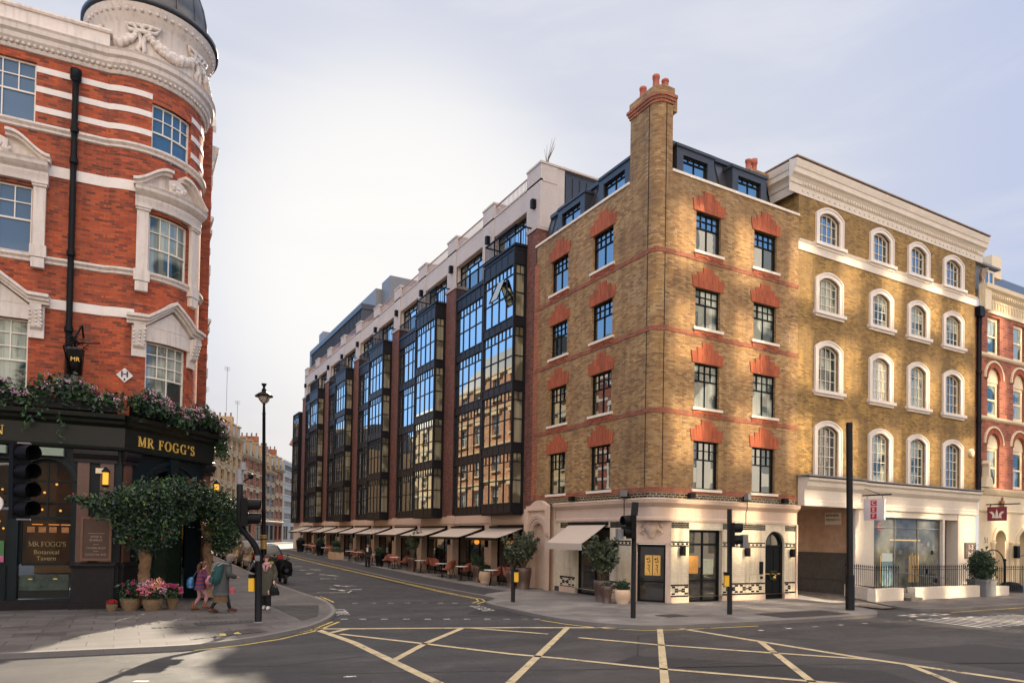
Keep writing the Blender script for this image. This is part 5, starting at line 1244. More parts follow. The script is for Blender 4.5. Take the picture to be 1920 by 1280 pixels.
# windows
for fr, ops in ((PFt, fo), (TF, to)):
    for k, (a, b, v0, v1) in enumerate(ops):
        r = k % 3
        f = sash(PB, fr, a, b, v0, v1, (2, 2, 3)[r], (G_BLIND, G_BLIND if fr is PFt else G_SASH, G_SASH)[r])
        if r == 0: continue
        mb = MB(); w = b-a; uc = (a+b)/2
        if r == 1:                                                  # pilasters, entablature, swan-neck pediment
            for s, u in ((-1, a-.36), (1, b)):
                mb.fbox(fr, u+.03, u+.33, v0, v1+.05, 0, .13); mb.fbox(fr, u-.02, u+.38, v0-.12, v0+.22, 0, .18); mb.fbox(fr, u+.02, u+.34, v0-.42, v0-.14, 0, .17)
                mb.fbox(fr, u, u+.36, v1-.02, v1+.05, 0, .17); mb.fbox(fr, u-.02, u+.38, v1+.05, v1+.12, 0, .2)
            e0, e1 = a-.38, b+.38
            mb.fprof(fr, e0, e1, [(0, v1+.1), (.14, v1+.1), (.16, v1+.2), (.2, v1+.32), (.2, v1+.38), (.28, v1+.44), (.36, v1+.52), (.38, v1+.60), (.42, v1+.66), (0, v1+.70)])
            n = 10
            for s in (-1, 1):
                P = []
                for i in range(n+1):
                    t = i/n; P.append((uc+s*((e1-e0)/2+.05)*(1-t*.86), v1+.68+.52*(.5-.5*math.cos(PI*min(1, t*1.12)))-.0*t))
                for p, q in zip(P[:-1], P[1:]):
                    if p[0] > q[0]: p, q = q, p
                    mb.fprism(fr, [p, q, (q[0], q[1]+.09), (p[0], p[1]+.09)], 0, .26); mb.fprism(fr, [(p[0], p[1]+.09), (q[0], q[1]+.09), (q[0], q[1]+.17), (p[0], p[1]+.17)], 0, .38)
                    mb.fprism(fr, [(p[0], v1+.66), (q[0], v1+.66), q, p], 0, .08)
            mb.fprism(fr, [(uc-.2, v1+.68), (uc+.2, v1+.68), (uc+.24, v1+1.1), (uc, v1+1.2), (uc-.24, v1+1.1)], 0, .22)
            for i in range(16): mb.ball(fr(uc+rnd.uniform(-.28, .28), v1+.72+rnd.uniform(0, .3), .22), rnd.uniform(.05, .09), 0, 6, 4)
        else:                                                       # consoles and triangular pediment
            mb.fbox(fr, a-.38, b+.38, v1, v1+.42, 0, .09)
            for u in (a-.38, b): 
                mb.fbox(fr, u, u+.38, v1-.5, v1+.02, 0, .07)
                mb.fprof(fr, u+.05, u+.33, [(.07, v1-.28), (.16, v1-.2), (.2, v1), (.26, v1+.2), (.3, v1+.42), (.07, v1+.42)])
                for i in range(14): mb.ball(fr(u+.19+.15*math.sin(i*2.1), v1-.15+.034*i, .15+.009*i), .045, 0, 6, 4)
            e0, e1 = a-.5, b+.5; Q = [(e0, v1+.44), (e0+.5, v1+.46), (uc, v1+1.05), (e1-.5, v1+.46), (e1, v1+.44)]
            for p, q in zip(Q[:-1], Q[1:]):
                m = max(1, int((q[0]-p[0])/.2))
                for j in range(m):
                    x = (p[0]+(q[0]-p[0])*j/m, p[1]+(q[1]-p[1])*j/m); y = (p[0]+(q[0]-p[0])*(j+1)/m, p[1]+(q[1]-p[1])*(j+1)/m)
                    for dv, dd in ((0, .2), (.09, .28), (.18, .36)): mb.fprism(fr, [(x[0], x[1]+dv), (y[0], y[1]+dv), (y[0], y[1]+dv+.09), (x[0], x[1]+dv+.09)], 0, dd)
            mb.fprism(fr, [(a, v1+.42), (b, v1+.42), (uc, v1+1.02)], 0, .1) if fr is PFt else [mb.fprism(fr, [(a+w*i/6, v1+.42), (a+w*(i+1)/6, v1+.42), (a+w*(i+1)/6, v1+.44+.55*(1-abs((i+1)/3-1))), (a+w*i/6, v1+.44+.55*(1-abs(i/3-1)))], 0, .1) for i in range(6)]
        mb.build('pediment', M_PUBST, f)
for a, b, v0, v1 in eo:
    f = window(PB, EF, a, b, v0, v1, -.1, 4, [.5, .75], M_WFR, G_SASH, .06, .04)
    mb = MB(); mb.fbox(EF, a-.2, b+.2, v1, v1+.35, 0, .12); mb.fbox(EF, a-.2, b+.2, v0-.15, v0, 0, .15); mb.fbox(EF, a-.2, a, v0, v1, 0, .08); mb.fbox(EF, b, b+.2, v0, v1, 0, .08); mb.build('surround', M_BAND, f)
mb = MB(); mb.tube([PFt(-1.55, 5.8, .12), PFt(-1.57, 15.4, .12)], .085, 8); mb.lathe([(.09, 0), (.15, .05), (.15, .35), (.1, .38)], PFt(-1.57, 15.3, .12), 10)
for z in (8.0, 10.2, 12.9, 13.8): mb.tube([PFt(-1.56, z, .12), PFt(-1.56, z+.14, .12)], .115, 8)
mb.build('downpipe', M_FRAME, PB)
mb = MB(); mb.box(-40, -14.6, 9, 23, 16.6, 17.0); mb.build('roof', M_LEAD, PB)
# ---------- ground floor front
CFt = Fr((-16.6, 4.46, 0), (.677, .736)); CL = 3.98
GF = Fr((-16.6, 4.46, 0), (.998, -.061)); EG = Fr((-13.9, 7.39, 0), (0, 1), (1, 0))
mb = MB()
fpro = [(.0, 4.66), (.16, 4.66), (.18, 4.72), (.12, 4.76), (.12, 5.32), (.16, 5.36), (.26, 5.42), (.28, 5.5), (.40, 5.56), (.42, 5.68), (0, 5.72)]
mb.fprof(GF, -30, .06, fpro); mb.fprof(CFt, -.06, CL+.04, fpro); mb.fprof(EG, -.1, 16, [(d*.3, v) for d, v in fpro])
mb.face([GF(-30, 5.7, .3), GF(0, 5.7, .3), CFt(CL, 5.7, .3), EG(3, 5.7, 0), (-16, 9, 5.7), GF(-30, 5.7, -3)])
mb.build('fascia', M_PUBGR, PB)
mb = MB()
gw = [(-2.52, -1.22, .3, 4.3, .62), (-3.75, -2.72, .02, 4.25, 0), (-5.6, -4.0, .3, 4.3, .7)]
mb.wall(GF, -30, .0, -.1, 4.68, gw, .3, 0)
mb.wall(CFt, 0, CL, -.1, 4.68, [(.62, 3.4, -.1, 4.25, 1.1)], .5, 0)
o = arch(.5, 3.52, 2.8, 4.42, 1.2)[1:-1]; i = arch(.62, 3.4, 2.8, 4.25, 1.1)[1:-1]; mb.fring(CFt, i, o, 0, .07)
o = arch(.38, 3.64, 2.8, 4.55, 1.28)[1:-1]; i = arch(.5, 3.52, 2.8, 4.42, 1.2)[1:-1]; mb.fring(CFt, i, o, 0, .12)
mb.fprism(CFt, [(1.86, 4.1), (2.16, 4.1), (2.22, 4.62), (1.80, 4.62)], 0, .18)
for a, b, v0, v1, r in gw[:1]:
    mb.fring(GF, arch(a, b, 3.3, v1, r)[1:-1], arch(a-.14, b+.14, 3.3, v1+.12, r+.1)[1:-1], 0, .06); 
mb.wall(EG, 0, 16, -.1, 4.68, [(1.2, 3.4, .6, 4.0), (5, 7.5, .6, 4.0), (9, 12, .6, 4.0)], .2, 0)
mb.build('shopfront_wall', M_TEAL, PB)
mb = MB()
for fr, a, b in ((GF, -1.12, -.82), (GF, -.55, -.2), (CFt, .05, .3), (CFt, 3.6, 3.9)):
    mb.fbox(fr, a, b, 1.3, 4.25, 0, .09)
islands(mb, 'red_granite_pilaster', M_RGRAN, PB)
mb = MB()
for fr, a, b in ((GF, -1.2, -.12), (CFt, -.03, .5), (CFt, 3.5, CL)):
    mb.fbox(fr, a, b, -.1, 1.2, 0, .17); mb.fprof(fr, a-.03, b+.03, [(0, 1.2), (.22, 1.2), (.24, 1.26), (.17, 1.32), (.12, 1.36), (0, 1.36)])
    mb.fbox(fr, a, b, 4.25, 4.36, 0, .13); mb.fprof(fr, a-.02, b+.02, [(0, 4.36), (.16, 4.38), (.22, 4.5), (.22, 4.62), (0, 4.66)])
    mb.fbox(fr, a-.04, b+.04, -.1, .18, 0, .22)
mb.fbox(GF, -30, -1.2, -.1, .28, 0, .05)
mb.build('granite_base', M_GRAN, PB)
f = window(PB, GF, -2.52, -1.22, 1.25, 4.3, -.2, 2, [.45, .60, .80], M_TEAL, G_PUB, .07, .045, rise=.62, name='pub_window', split=.45, low_cols=1)
mb = MB()
for c in (-2.25, -1.98, -1.72, -1.42):
    v = 2.28; w = .09
    mb.fbox(GF, c-w, c+w, v-.08, v+.08, -.243, -.24)
mb.build('lit_picture', plain('sepia_pictures', (.30, .12, .035), .6, .6, scale=9), f)
mb = MB()
for c in (-2.1, -1.7, -1.4): mb.fbox(GF, c-.13, c+.13, 2.42, 2.44, -.243, -.238)
mb.build('picture_lamp', emis('picture_lamp_glow', (1, .30, .03), .5), f)
mb = MB()
for c, v in ((-2.0, 2.86), (-1.55, 2.84), (-1.95, 3.35), (-1.66, 3.6)): mb.ball(GF(c, v, -.235), .035, 0, 6, 4)
mb.build('bar_light', emis('bar_glow', (1, .40, .06), .6), f)
M_GLT = plain('dull_gilt', (.26, .20, .08), .5, .1)
for body, v, s in (('Botanical', 1.63, .17), ('Tavern', 1.45, .17)):
    q = GF(-1.86, v, -.236); lettering('window_lettering', body, *q, math.atan2(-.061, .998), s, M_GLT, f, rx=PI/2)
mb = MB(); mb.fbox(GF, -2.48, -1.26, .34, .95, -.1, -.06); mb.build('stallriser_panel', M_PUBGR, f)
mb = MB(); mb.fbox(GF, -2.46, -1.28, .55, 1.0, -.07, -.05)
mb.build('lower_pane', glass('green_tinted_pane', (.02, .03, .025), ior=1.8, mode='room', col2=(.06, .09, .07)), f)
mb = MB()
for u in (-2.2, -1.6): mb.fbox(GF, u-.05, u+.05, .86, .885, -.05, -.03)
mb.build('brass_pull', M_GOLD, f)
f = window(PB, GF, -3.75, -2.72, .02, 4.25, -.2, 2, [.70, .30], M_TEAL, G_PUB, .12, .05, name='pub_door', split=.7, low_cols=1)
mb = MB(); mb.fbox(GF, -3.66, -2.80, .2, 1.25, -.2, -.15); mb.build('door_panel', M_TEAL, f)
mb = MB(); mb.fbox(GF, -3.4, -2.86, 1.35, 1.95, -.19, -.17); q = mb.build('green_poster', plain('green_poster', (.05, .16, .05), .6, .4, scale=5), f)
mb = MB(); mb.fbox(GF, -3.4, -2.86, 1.35, 1.53, -.17, -.165); mb.build('pink_strip', plain('pink_strip', (.42, .10, .22), .6, .2), q)
p = GF(-3.1, 1.67, -.165); lettering('poster_lettering', 'SIX', *p, math.atan2(-.061, .998), .2, M_WTRIM, q, rx=PI/2)
mb = MB()
for c, v in ((-3.0, 2.5), (-2.9, 2.3), (-3.3, 3.5), (-2.95, 3.4)): mb.ball(GF(c, v, -.235), .03, 0, 6, 4)
mb.build('bar_light', MATS['bar_glow'], f)
window(PB, GF, -5.6, -4.0, 1.25, 4.3, -.2, 2, [.45, .7], M_TEAL, G_PUB, .07, .045, rise=.7, name='pub_window')
for o in ((1.2, 3.4), (5, 7.5), (9, 12)): window(PB, EG, o[0], o[1], .6, 4.0, -.15, 3, [.7], M_TEAL, G_PUB, .07, .045, name='pub_window')
mb = MB()
mb.fbox(GF, -2.42, -1.45, 4.38, 4.6, .12, .34); mb.fbox(GF, -3.9, -2.8, 4.38, 4.6, .12, .34)
tag(mb.build('rolled_awning', M_SAGE), 'rolled sage green awning under the dark pub fascia', 'awning')
# entrance: dark green door leaves behind the arch
mb = MB(); mb.fbox(CFt, .62, 3.4, -.05, 4.3, -.8, -.6)
for u in (.75, 1.42, 2.05, 2.72):
    for v, h in ((.15, .8), (1.1, 1.5), (2.75, .9)): mb.fbox(CFt, u, u+.55, v, v+h, -.6, -.57)
en = mb.build('entrance_door', plain('bottle_green_paint', (.012, .024, .014), .25, .4, scale=2), PB)
mb = MB(); mb.fbox(CFt, 2.05, 2.09, 1.4, 2.5, -.57, -.52); mb.build('door_handle', M_CHROME, en)
mb = MB(); mb.fring(CFt, arch(1.5, 2.9, 2.6, 2.86, .24, 8)[1:-1], arch(1.42, 2.98, 2.8, 3.14, .28, 8)[1:-1], .12, .18); ab = mb.build('arched_name_board', plain('aged_gilt_board', (.24, .17, .07), .6, .2), PB)
# serif lettering from strokes
def stroke(mb, fr, pts, w, d):
    for (x0, y0), (x1, y1), (a, b) in zip(pts[:-1], pts[1:], zip(w[:-1], w[1:])):
        l = math.hypot(x1-x0, y1-y0) or 1; nx, ny = -(y1-y0)/l, (x1-x0)/l; ex, ey = (x1-x0)/l*.004, (y1-y0)/l*.004
        mb.fprism(fr, [(x0-ex+nx*a/2, y0-ey+ny*a/2), (x1+ex+nx*b/2, y1+ey+ny*b/2), (x1+ex-nx*b/2, y1+ey-ny*b/2), (x0-ex-nx*a/2, y0-ey-ny*a/2)], d, d+.03)
def serif_text(mb, fr, text, u, v, h, d, gap=.16):
    T, t, S = .15, .06, .045
    def arc(cx, cy, rx, ry, a0, a1, n=12): return [(cx+rx*math.cos(rad(a0+(a1-a0)*i/n)), cy+ry*math.sin(rad(a0+(a1-a0)*i/n))) for i in range(n+1)]
    def L(pts, w): stroke(mb, fr, [(u+x*h, v+y*h) for x, y in pts], [q*h for q in w], d)
    for c in text:
        sr = []
        if c == 'M':
            L([(.12, 0), (.12, 1)], [t, t]); L([(.14, 1), (.5, .06)], [T, T]); L([(.5, .06), (.86, 1)], [t, t]); L([(.88, 0), (.88, 1)], [T, T]); sr = [(.12, 0, .26), (.88, 0, .32), (.08, 1, .2), (.92, 1, .2)]; w = 1.0
        elif c == 'N':
            L([(.12, 0), (.12, 1)], [t, t]); L([(.13, 1), (.76, .02)], [T, T]); L([(.76, 0), (.76, 1)], [t, t]); sr = [(.12, 0, .26), (.76, 1, .26), (.06, 1, .2)]; w = .88
        elif c == 'R':
            L([(.18, 0), (.18, 1)], [T, T]); p = [(.18, .97), (.36, .97)]+arc(.4, .74, .24, .23, 90, -90, 8)+[(.18, .5)]; L(p, [t]*3+[T*.9 if 2 < i < 7 else t for i in range(9)]); L([(.36, .5), (.78, .02)], [T, T]); sr = [(.18, 0, .32), (.16, 1, .26), (.82, 0, .16)]; w = .84
        elif c == 'F':
            L([(.18, 0), (.18, 1)], [T, T]); L([(.18, .97), (.62, .97)], [t, t]); L([(.18, .52), (.48, .52)], [t, t]); L([(.62, 1), (.62, .78)], [t*1.3, t]); L([(.48, .62), (.48, .42)], [t, t]); sr = [(.18, 0, .34), (.14, 1, .2)]; w = .68
        elif c == 'O':
            L(arc(.46, .5, .38, .5, 0, 360, 24), [t+(T-t)*abs(math.cos(2*PI*i/24)) for i in range(25)]); w = .92
        elif c == 'G':
            L(arc(.46, .5, .38, .5, 42, 330, 20), [t+(T-t)*abs(math.cos(rad(42+288*i/20))) for i in range(21)]); L([(.78, .02), (.78, .44)], [T*.8, T*.8]); L([(.60, .44), (.94, .44)], [S, S]); L([(.75, .98), (.75, .72)], [t, t]); w = .95
        elif c == 'S':
            L(arc(.3, .75, .2, .23, 35, 235, 10)+arc(.32, .27, .23, .26, 75, -150, 12), [t]*3+[T*.8]*6+[T]*7+[T*.8]*4+[t]*4); L([(.48, .98), (.48, .74)], [t, t]); L([(.1, .0), (.1, .28)], [t, t]); w = .62
        elif c == "'": L([(.12, 1), (.06, .68)], [T, t]); w = .2
        else: w = .28
        for x, y, l in sr: L([(x-l/2, y+(S/2 if y == 0 else -S/2)), (x+l/2, y+(S/2 if y == 0 else -S/2))], [S, S])
        u += (w+gap)*h
mb = MB(); serif_text(mb, CFt, "MR FOGG'S", .46, 4.86, .30, .12, .24); mb.build('fascia_lettering', M_GOLD, PB)
mb = MB(); serif_text(mb, GF, 'N', -3.12, 4.92, .25, .12); mb.build('fascia_lettering', M_GOLD, PB)
mb = MB(); serif_text(mb, CFt, "FOGG'S", 1.62, 2.86, .2, .18, .1); mb.build('board_lettering', M_FRAME, ab)
mb = MB(); serif_text(mb, GF, "MR FOGG'S", -2.3, 1.8, .135, -.238, .04); mb.build('window_lettering', M_GLT, PB)
# hydrant style plate, menu board, lanterns, hanging bucket sign
mb = MB(); 
HP = TF
mb.fprism(HP, [(-.42, 6.9), (-.2, 6.68), (.02, 6.9), (-.2, 7.12)], 0, .03); hp = mb.build('hydrant_plate', M_BAND); tag(hp, 'white diamond shaped H plate on the red brick turret above the flowers', 'sign')
mb = MB()
for a, b, c, e in ((-.29, -.25, 6.84, 7.02), (-.15, -.11, 6.84, 7.02), (-.26, -.14, 6.92, 6.95), (-.22, -.18, 6.74, 6.81)): mb.fbox(HP, a, b, c, e, .03, .036)
mb.build('plate_letter', plain('navy_letter', (.03, .03, .12), .5, .1), hp)
t = thing('menu_board', 'brown framed menu board with pale lettering on the granite pier', 'board', GF(-.55, 1.4, .2))
mb = MB(); mb.fbox(GF, -.98, -.22, 1.42, 2.66, .10, .17); mb.build('panel', plain('menu_brown', (.055, .025, .016), .5, .2), t)
mb = MB()
for a, b, c, e in ((-.99, -.93, 1.40, 2.68), (-.27, -.21, 1.40, 2.68), (-.93, -.27, 1.40, 1.47), (-.93, -.27, 2.61, 2.68)): mb.fbox(GF, a, b, c, e, .17, .19)
mb.build('frame', plain('menu_frame', (.13, .055, .03), .4, .2), t)
mb = MB()
for v, w in ((2.2, .42), (1.88, .14), (1.68, .12)): mb.fbox(GF, -.6-w/2, -.6+w/2, v-.005, v+.005, .17, .173)
M_INK = plain('menu_ink', (.33, .24, .18), .6, .2)
mb.build('menu_rule', M_INK, t)
for body, v, sz in (('WINE &', 2.10, .085), ('BUBBLES', 2.0, .085), ('TAVERN SHOP', 1.77, .075), ('COCKTAIL BAR', 1.58, .075)):
    q = GF(-.6, v, .172); lettering('menu_lettering', body, *q, math.atan2(-.061, .998), sz, M_INK, t, rx=PI/2)
M_LANT = emis('lantern_glow', (1.0, .47, .03), .62)
for fr, u, lab in ((GF, -.40, 'amber lit wall lantern on the red granite pier left of the leafy arch'), (CFt, 4.02, 'amber lit wall lantern at the side street corner of the pub')):
    t = thing('wall_lantern', lab, 'lantern', fr(u, 3.8, .2), 0, 'amber lanterns of the pub')
    mb = MB(); mb.tube([fr(u, 3.62, .25), fr(u, 3.98, .25)], .075, 10); mb.build('glass_tube', M_LANT, t)
    mb = MB(); mb.lathe([(.1, 0), (.11, .04), (.06, .1), (.02, .16)], fr(u, 3.98, .25), 10); mb.lathe([(.05, -.06), (.1, -.03), (.1, 0)], fr(u, 3.62, .25), 10); mb.tube([fr(u, 4.05, 0), fr(u, 4.12, .12), fr(u, 4.08, .25)], .02, 6)
    mb.build('lantern_cap', M_BLACK, t)
mb = MB(); mb.fbox(GF, -.66, -.46, 3.95, 4.1, .09, .2); mb.build('junction_box', M_CREAMP, PB)
t = thing('hanging_sign', 'black bucket shaped hanging sign with gold letters and dark scrollwork by the downpipe', 'sign', PFt(-1.35, 7.2, .6))
mb = MB(); c = PFt(-1.32, 0, .75); mb.lathe([(.02, 6.78), (.21, 6.80), (.25, 7.50), (.27, 7.54), (.25, 7.56), (.02, 7.56)], (c[0], c[1], 0), 18); mb.build('bucket', plain('glossy_black', (.012, .010, .010), .15, .2), t)
mb = MB()
for k in range(60):
    a = rnd.uniform(0, 2*PI); r = rnd.uniform(.05, .36); z = rnd.uniform(7.55, 7.95-r*.5)
    mb.tube([(c[0]+r*math.cos(a), c[1]+r*math.sin(a), z), (c[0]+r*math.cos(a+.4), c[1]+r*math.sin(a+.4)+rnd.uniform(-.1, .1), z+rnd.uniform(-.05, .12))], .018, 4)
mb.tube([PFt(-1.2, 7.9, 0), PFt(-1.2, 8.15, .4), (c[0], c[1], 7.9), (c[0], c[1], 7.5)], .03, 6); mb.tube([PFt(-1.6, 7.7, 0), PFt(-.75, 7.72, .3)], .02, 5)
mb.tube([(c[0]-.28, c[1]-.1, 7.6), (c[0]-.1, c[1]-.25, 6.85)], .02, 5)
mb.build('scrollwork', M_BLACK, t)
o = lettering('bucket_lettering', 'MR', c[0]+.03, c[1]-.262, 7.2, 0, .17, M_GOLD, t, rx=PI/2)
# two neighbours up the side street, mostly seen mirrored in the hotel glass
def row_house(label, y0, y1, zt, mat, band_m, nst, base=-14.42):
    H = thing('street_house', label, 'building', (base, (y0+y1)/2, 0), 0)
    fr = Fr((base, 0, 0), (0, 1), (1, 0)); n = int((y1-y0)/3.0); ops = []; hs = (zt-4.2)/nst
    for r in range(nst):
        for i in range(n): c = y0+(y1-y0)*(i+.5)/n; ops.append((c-.7, c+.7, 4.2+hs*r+.9, 4.2+hs*(r+1)-.5))
    mb = MB(); mb.wall(fr, y0, y1, -.2, zt, ops+[(y0+1+i*4, y0+3.6+i*4, .8, 3.4) for i in range(int((y1-y0-1)/4))], .2); mb.box(base-6, base-.3, y0, y1, -.2, zt); mb.build('wall', mat, H)
    mb = MB()
    for r in range(nst+1): mb.fprof(fr, y0, y1, [(0, 4.1+hs*r-.15), (.2, 4.1+hs*r), (.22, 4.1+hs*r+.2), (0, 4.1+hs*r+.25)])
    for a, b, v0, v1 in ops: mb.fbox(fr, a-.2, b+.2, v1, v1+.35, 0, .15); mb.fbox(fr, a-.15, b+.15, v0-.15, v0, 0, .18)
    mb.build('stone_dressing', band_m, H)
    for a, b, v0, v1 in ops: window(H, fr, a, b, v0, v1, -.12, 2, [.5], M_WFR, G_SASH, .08, .06)
    mb = MB(); mb.face([(base, y0, zt), (base, y1, zt), (base-2, y1, zt+3), (base-2, y0, zt+3)]); mb.box(base-6, base-2, y0, y1, zt, zt+3); mb.build('roof', M_ZINC, H)
    return H
M_GOLDST = stone('golden_stone', (.66, .47, .24), dirt=.2, dcol=(.2, .13, .07)); M_GBRK = brick('golden_red_brick', [(0, (.40, .14, .05)), (1, (.60, .27, .10))], (.5, .36, .2), rh=.15, bw=.45)
row_house('golden stone house next up the side street behind the pub, mirrored in the hotel bays', 23, 33, 15.5, M_GOLDST, M_CREAMP, 4)
row_house('golden red brick house with pale dressings mirrored in the nearest hotel bay', 33, 50, 17.5, M_GBRK, M_GOLDST, 4, -14.8)
row_house('tall golden stone house mirrored in the second hotel bay', 50, 64, 14.5, M_GOLDST, M_CREAMP, 4, -14.6)
# ------------------------------------------------------------------ terrace closing the view up the side street
FU = Vector((.40, .916)).normalized()
def FF(t0): return Fr((-7.1+FU.x*t0, 75+FU.y*t0, .6), (FU.x, FU.y), (FU.y, -FU.x))
def far_house(label, t0, t1, zt, mat, trim, nst, ncol, gm=G_FAR, roofm=M_ZINC, mans=0, ground=None, wide=False, shop=True):
    fr = FF(t0); L = t1-t0; H = thing('terrace_house', label, 'building', fr(L/2, -.6, 0)); zt -= .6
    hs = (zt-3.6)/nst; ops = []
    for r in range(nst):
        for i in range(ncol):
            c = L*(i+.5)/ncol; w = L/ncol*(.8 if wide else .46)
            ops.append((c-w/2, c+w/2, 3.6+hs*r+hs*(.28 if wide else .18), 3.6+hs*(r+1)-hs*(.24 if wide else .2)))
    gop = [(L*.08+i*L/2, L*.42+i*L/2, .5, 2.9) for i in range(2)] if shop else []
    mb = MB(); mb.wall(fr, 0, L, -1, zt, ops+gop, .25); 
    for u in (0, L): mb.face([fr(u, -1, 0), fr(u, -1, -9), fr(u, zt, -9), fr(u, zt, 0)], [(0, 0), (9, 0), (9, zt), (0, zt)])
    mb.build('wall', mat, H)
    mb = MB()
    if not wide:
        mb.fprof(fr, -.02, L+.02, [(0, zt-.4), (.15, zt-.3), (.4, zt-.1), (.45, zt+.1), (0, zt+.15)])
        mb.fprof(fr, 0, L, [(0, 3.3), (.25, 3.35), (.3, 3.6), (0, 3.7)])
        for r in range(1, nst): mb.fbox(fr, 0, L, 3.6+hs*r-.1, 3.6+hs*r+.15, 0, .1)
        for a, b, v0, v1 in ops: mb.fbox(fr, a-.15, b+.15, v1, v1+.4, 0, .1); mb.fbox(fr, a-.1, b+.1, v0-.2, v0, 0, .15)
    else:
        for a, b, v0, v1 in ops: mb.fbox(fr, a-.08, b+.08, v0-.12, v0, 0, .12)
        mb.fbox(fr, -.02, L, zt, zt+.3, -.3, .08)
    mb.build('trim', trim, H)
    for a, b, v0, v1 in ops: window(H, fr, a, b, v0, v1, -.15, 3 if wide else 2, [] if wide else [.5], M_TRIMF if not wide else M_GREYP, gm, .1, .08)
    for a, b, v0, v1 in gop: window(H, fr, a, b, v0, v1, -.15, 2, [.75], M_FRAME, G_DARK, .1, .08, name='shopfront')
    if mans:
        mb = MB(); mb.face([fr(0, zt, -.2), fr(L, zt, -.2), fr(L, zt+mans, -1.4), fr(0, zt+mans, -1.4)]); mb.face([fr(0, zt+mans, -1.4), fr(L, zt+mans, -1.4), fr(L, zt+mans+.6, -5), fr(0, zt+mans+.6, -5)])
        for u in (0, L): mb.face([fr(u, zt, -.2), fr(u, zt+mans, -1.4), fr(u, zt+mans+.6, -5), fr(u, zt, -9)])
        rf = mb.build('roof', roofm, H)
        for i in range(ncol):
            c = L*(i+.5)/ncol; w = min(1.3, L/ncol*.55)
            mb = MB(); mb.fbox(fr, c-w/2, c+w/2, zt+.1, zt+mans*.8, -1.2, -.15); mb.fbox(fr, c-w/2-.15, c+w/2+.15, zt+mans*.8, zt+mans*.8+.18, -1.3, -.0); d = mb.build('dormer', M_TRIMF, rf)
            mb = MB(); mb.fquad(fr, c-w/2+.15, c+w/2-.15, zt+.35, zt+mans*.72, -.13); mb.build('dormer_pane', gm, d) if False else mb.build('dormer_window', gm, rf)
        mb = MB(); mb.fbox(fr, L-1.0, L-.1, zt, zt+mans+1.2, -5, -1.2)
        st = mb.build('chimney', mat, rf)
        mb = MB()
        for i in range(5): mb.lathe([(.13, 0), (.12, .5), (.15, .55)], fr(L-.55, zt+mans+1.2, -1.5-.75*i), 8)
        mb.build('chimney_pots', MATS.get('sooty_clay') or plain('sooty_clay', (.20, .10, .07), .8, .2), rf)
    return H
M_TRIMF = plain('sandstone_trim', (.46, .32, .18), .7, .15); M_BRNF = brick('brown_terrace_brick', [(0, (.18, .05, .022)), (1, (.40, .125, .05))], (.26, .15, .09), rh=.15, bw=.45)
M_TANST = stone('tan_stone', (.43, .27, .125), dirt=.3, dcol=(.16, .11, .07)); M_PALEG = stone('pale_grey_render', (.46, .41, .33), dirt=.12, dcol=(.3, .28, .26)); M_GREYB = brick('grey_house_brick', [(0, (.13, .10, .08)), (1, (.24, .19, .15))], (.3, .29, .28), rh=.15, bw=.45)
far_house('tan stone terrace house with grey mansard, nearest the pub lantern', -9, 5.4, 13.2, M_TANST, M_TRIMF, 4, 5, mans=3.2)
far_house('tall tan stone gabled house with bay windows behind the signal post', 5.4, 12.6, 15.3, M_TANST, M_TRIMF, 5, 3, mans=2.2)
far_house('red brick terrace house with white banded lintels and white dormers', 12.6, 26.2, 13.6, M_BRNF, M_TRIMF, 4, 4, mans=3.0)
far_house('narrow grey brick house with a steep dark roof beside the lamp post', 26.2, 32.4, 12.4, M_GREYB, M_TRIMF, 4, 2, mans=3.4)
far_house('slim dark red brick house with white sashes next to the pale modern block', 32.4, 38.4, 13.4, M_BRNF, M_TRIMF, 4, 2, mans=2.6)
far_house('pale modern block with five wide strip windows at the far end', 38.4, 50, 15.3, M_PALEG, M_WTRIM, 5, 1, wide=True, mans=0)
H = thing('office_block', 'flat grey roofed block closing the street beyond the pale modern block', 'building', (22, 150, 0))
mb = MB(); mb.box(13, 60, 142, 160, 0, 16.5); mb.build('wall', M_PALEG, H); mb = MB(); mb.box(12, 61, 141, 161, 16.5, 18); mb.build('roof', M_LEAD, H)
# aerials on the roofs, crane
for t0, z, h, lab in ((4.5, 17.5, 3.2, 'thin television aerial on the tan house roof nearest the pub'), (13.2, 19, 6.5, 'tall thin television aerial over the red brick terrace'), (18.5, 18, 3.6, 'short thin aerial beside the lamp post top')):
    p = FF(t0)(0, z, -2.5); mb = MB(); mb.tube([p, (p[0], p[1], p[2]+h)], .035, 5)
    for i in range(5): mb.tube([(p[0]-.4, p[1], p[2]+h-.12*i), (p[0]+.4, p[1]+.1, p[2]+h-.12*i-.05)], .015, 4)
    tag(mb.build('roof_aerial', M_GREYP), lab, 'aerial', 'aerials over the far roofs')
t = thing('tower_crane', 'distant dull red crane jib rising over the far roofs', 'crane', (24, 170, 0))
mb = MB(); mb.tube([(24, 170, 0), (24, 170, 27)], .5, 4); mb.build('mast', M_GREYP, t)
mb = MB(); mb.tube([(21.5, 170, 25.5), (24.6, 170, 32.5)], [.7, .4], 4); mb.build('jib', plain('dull_red_steel', (.22, .09, .06), .6, .2), t)
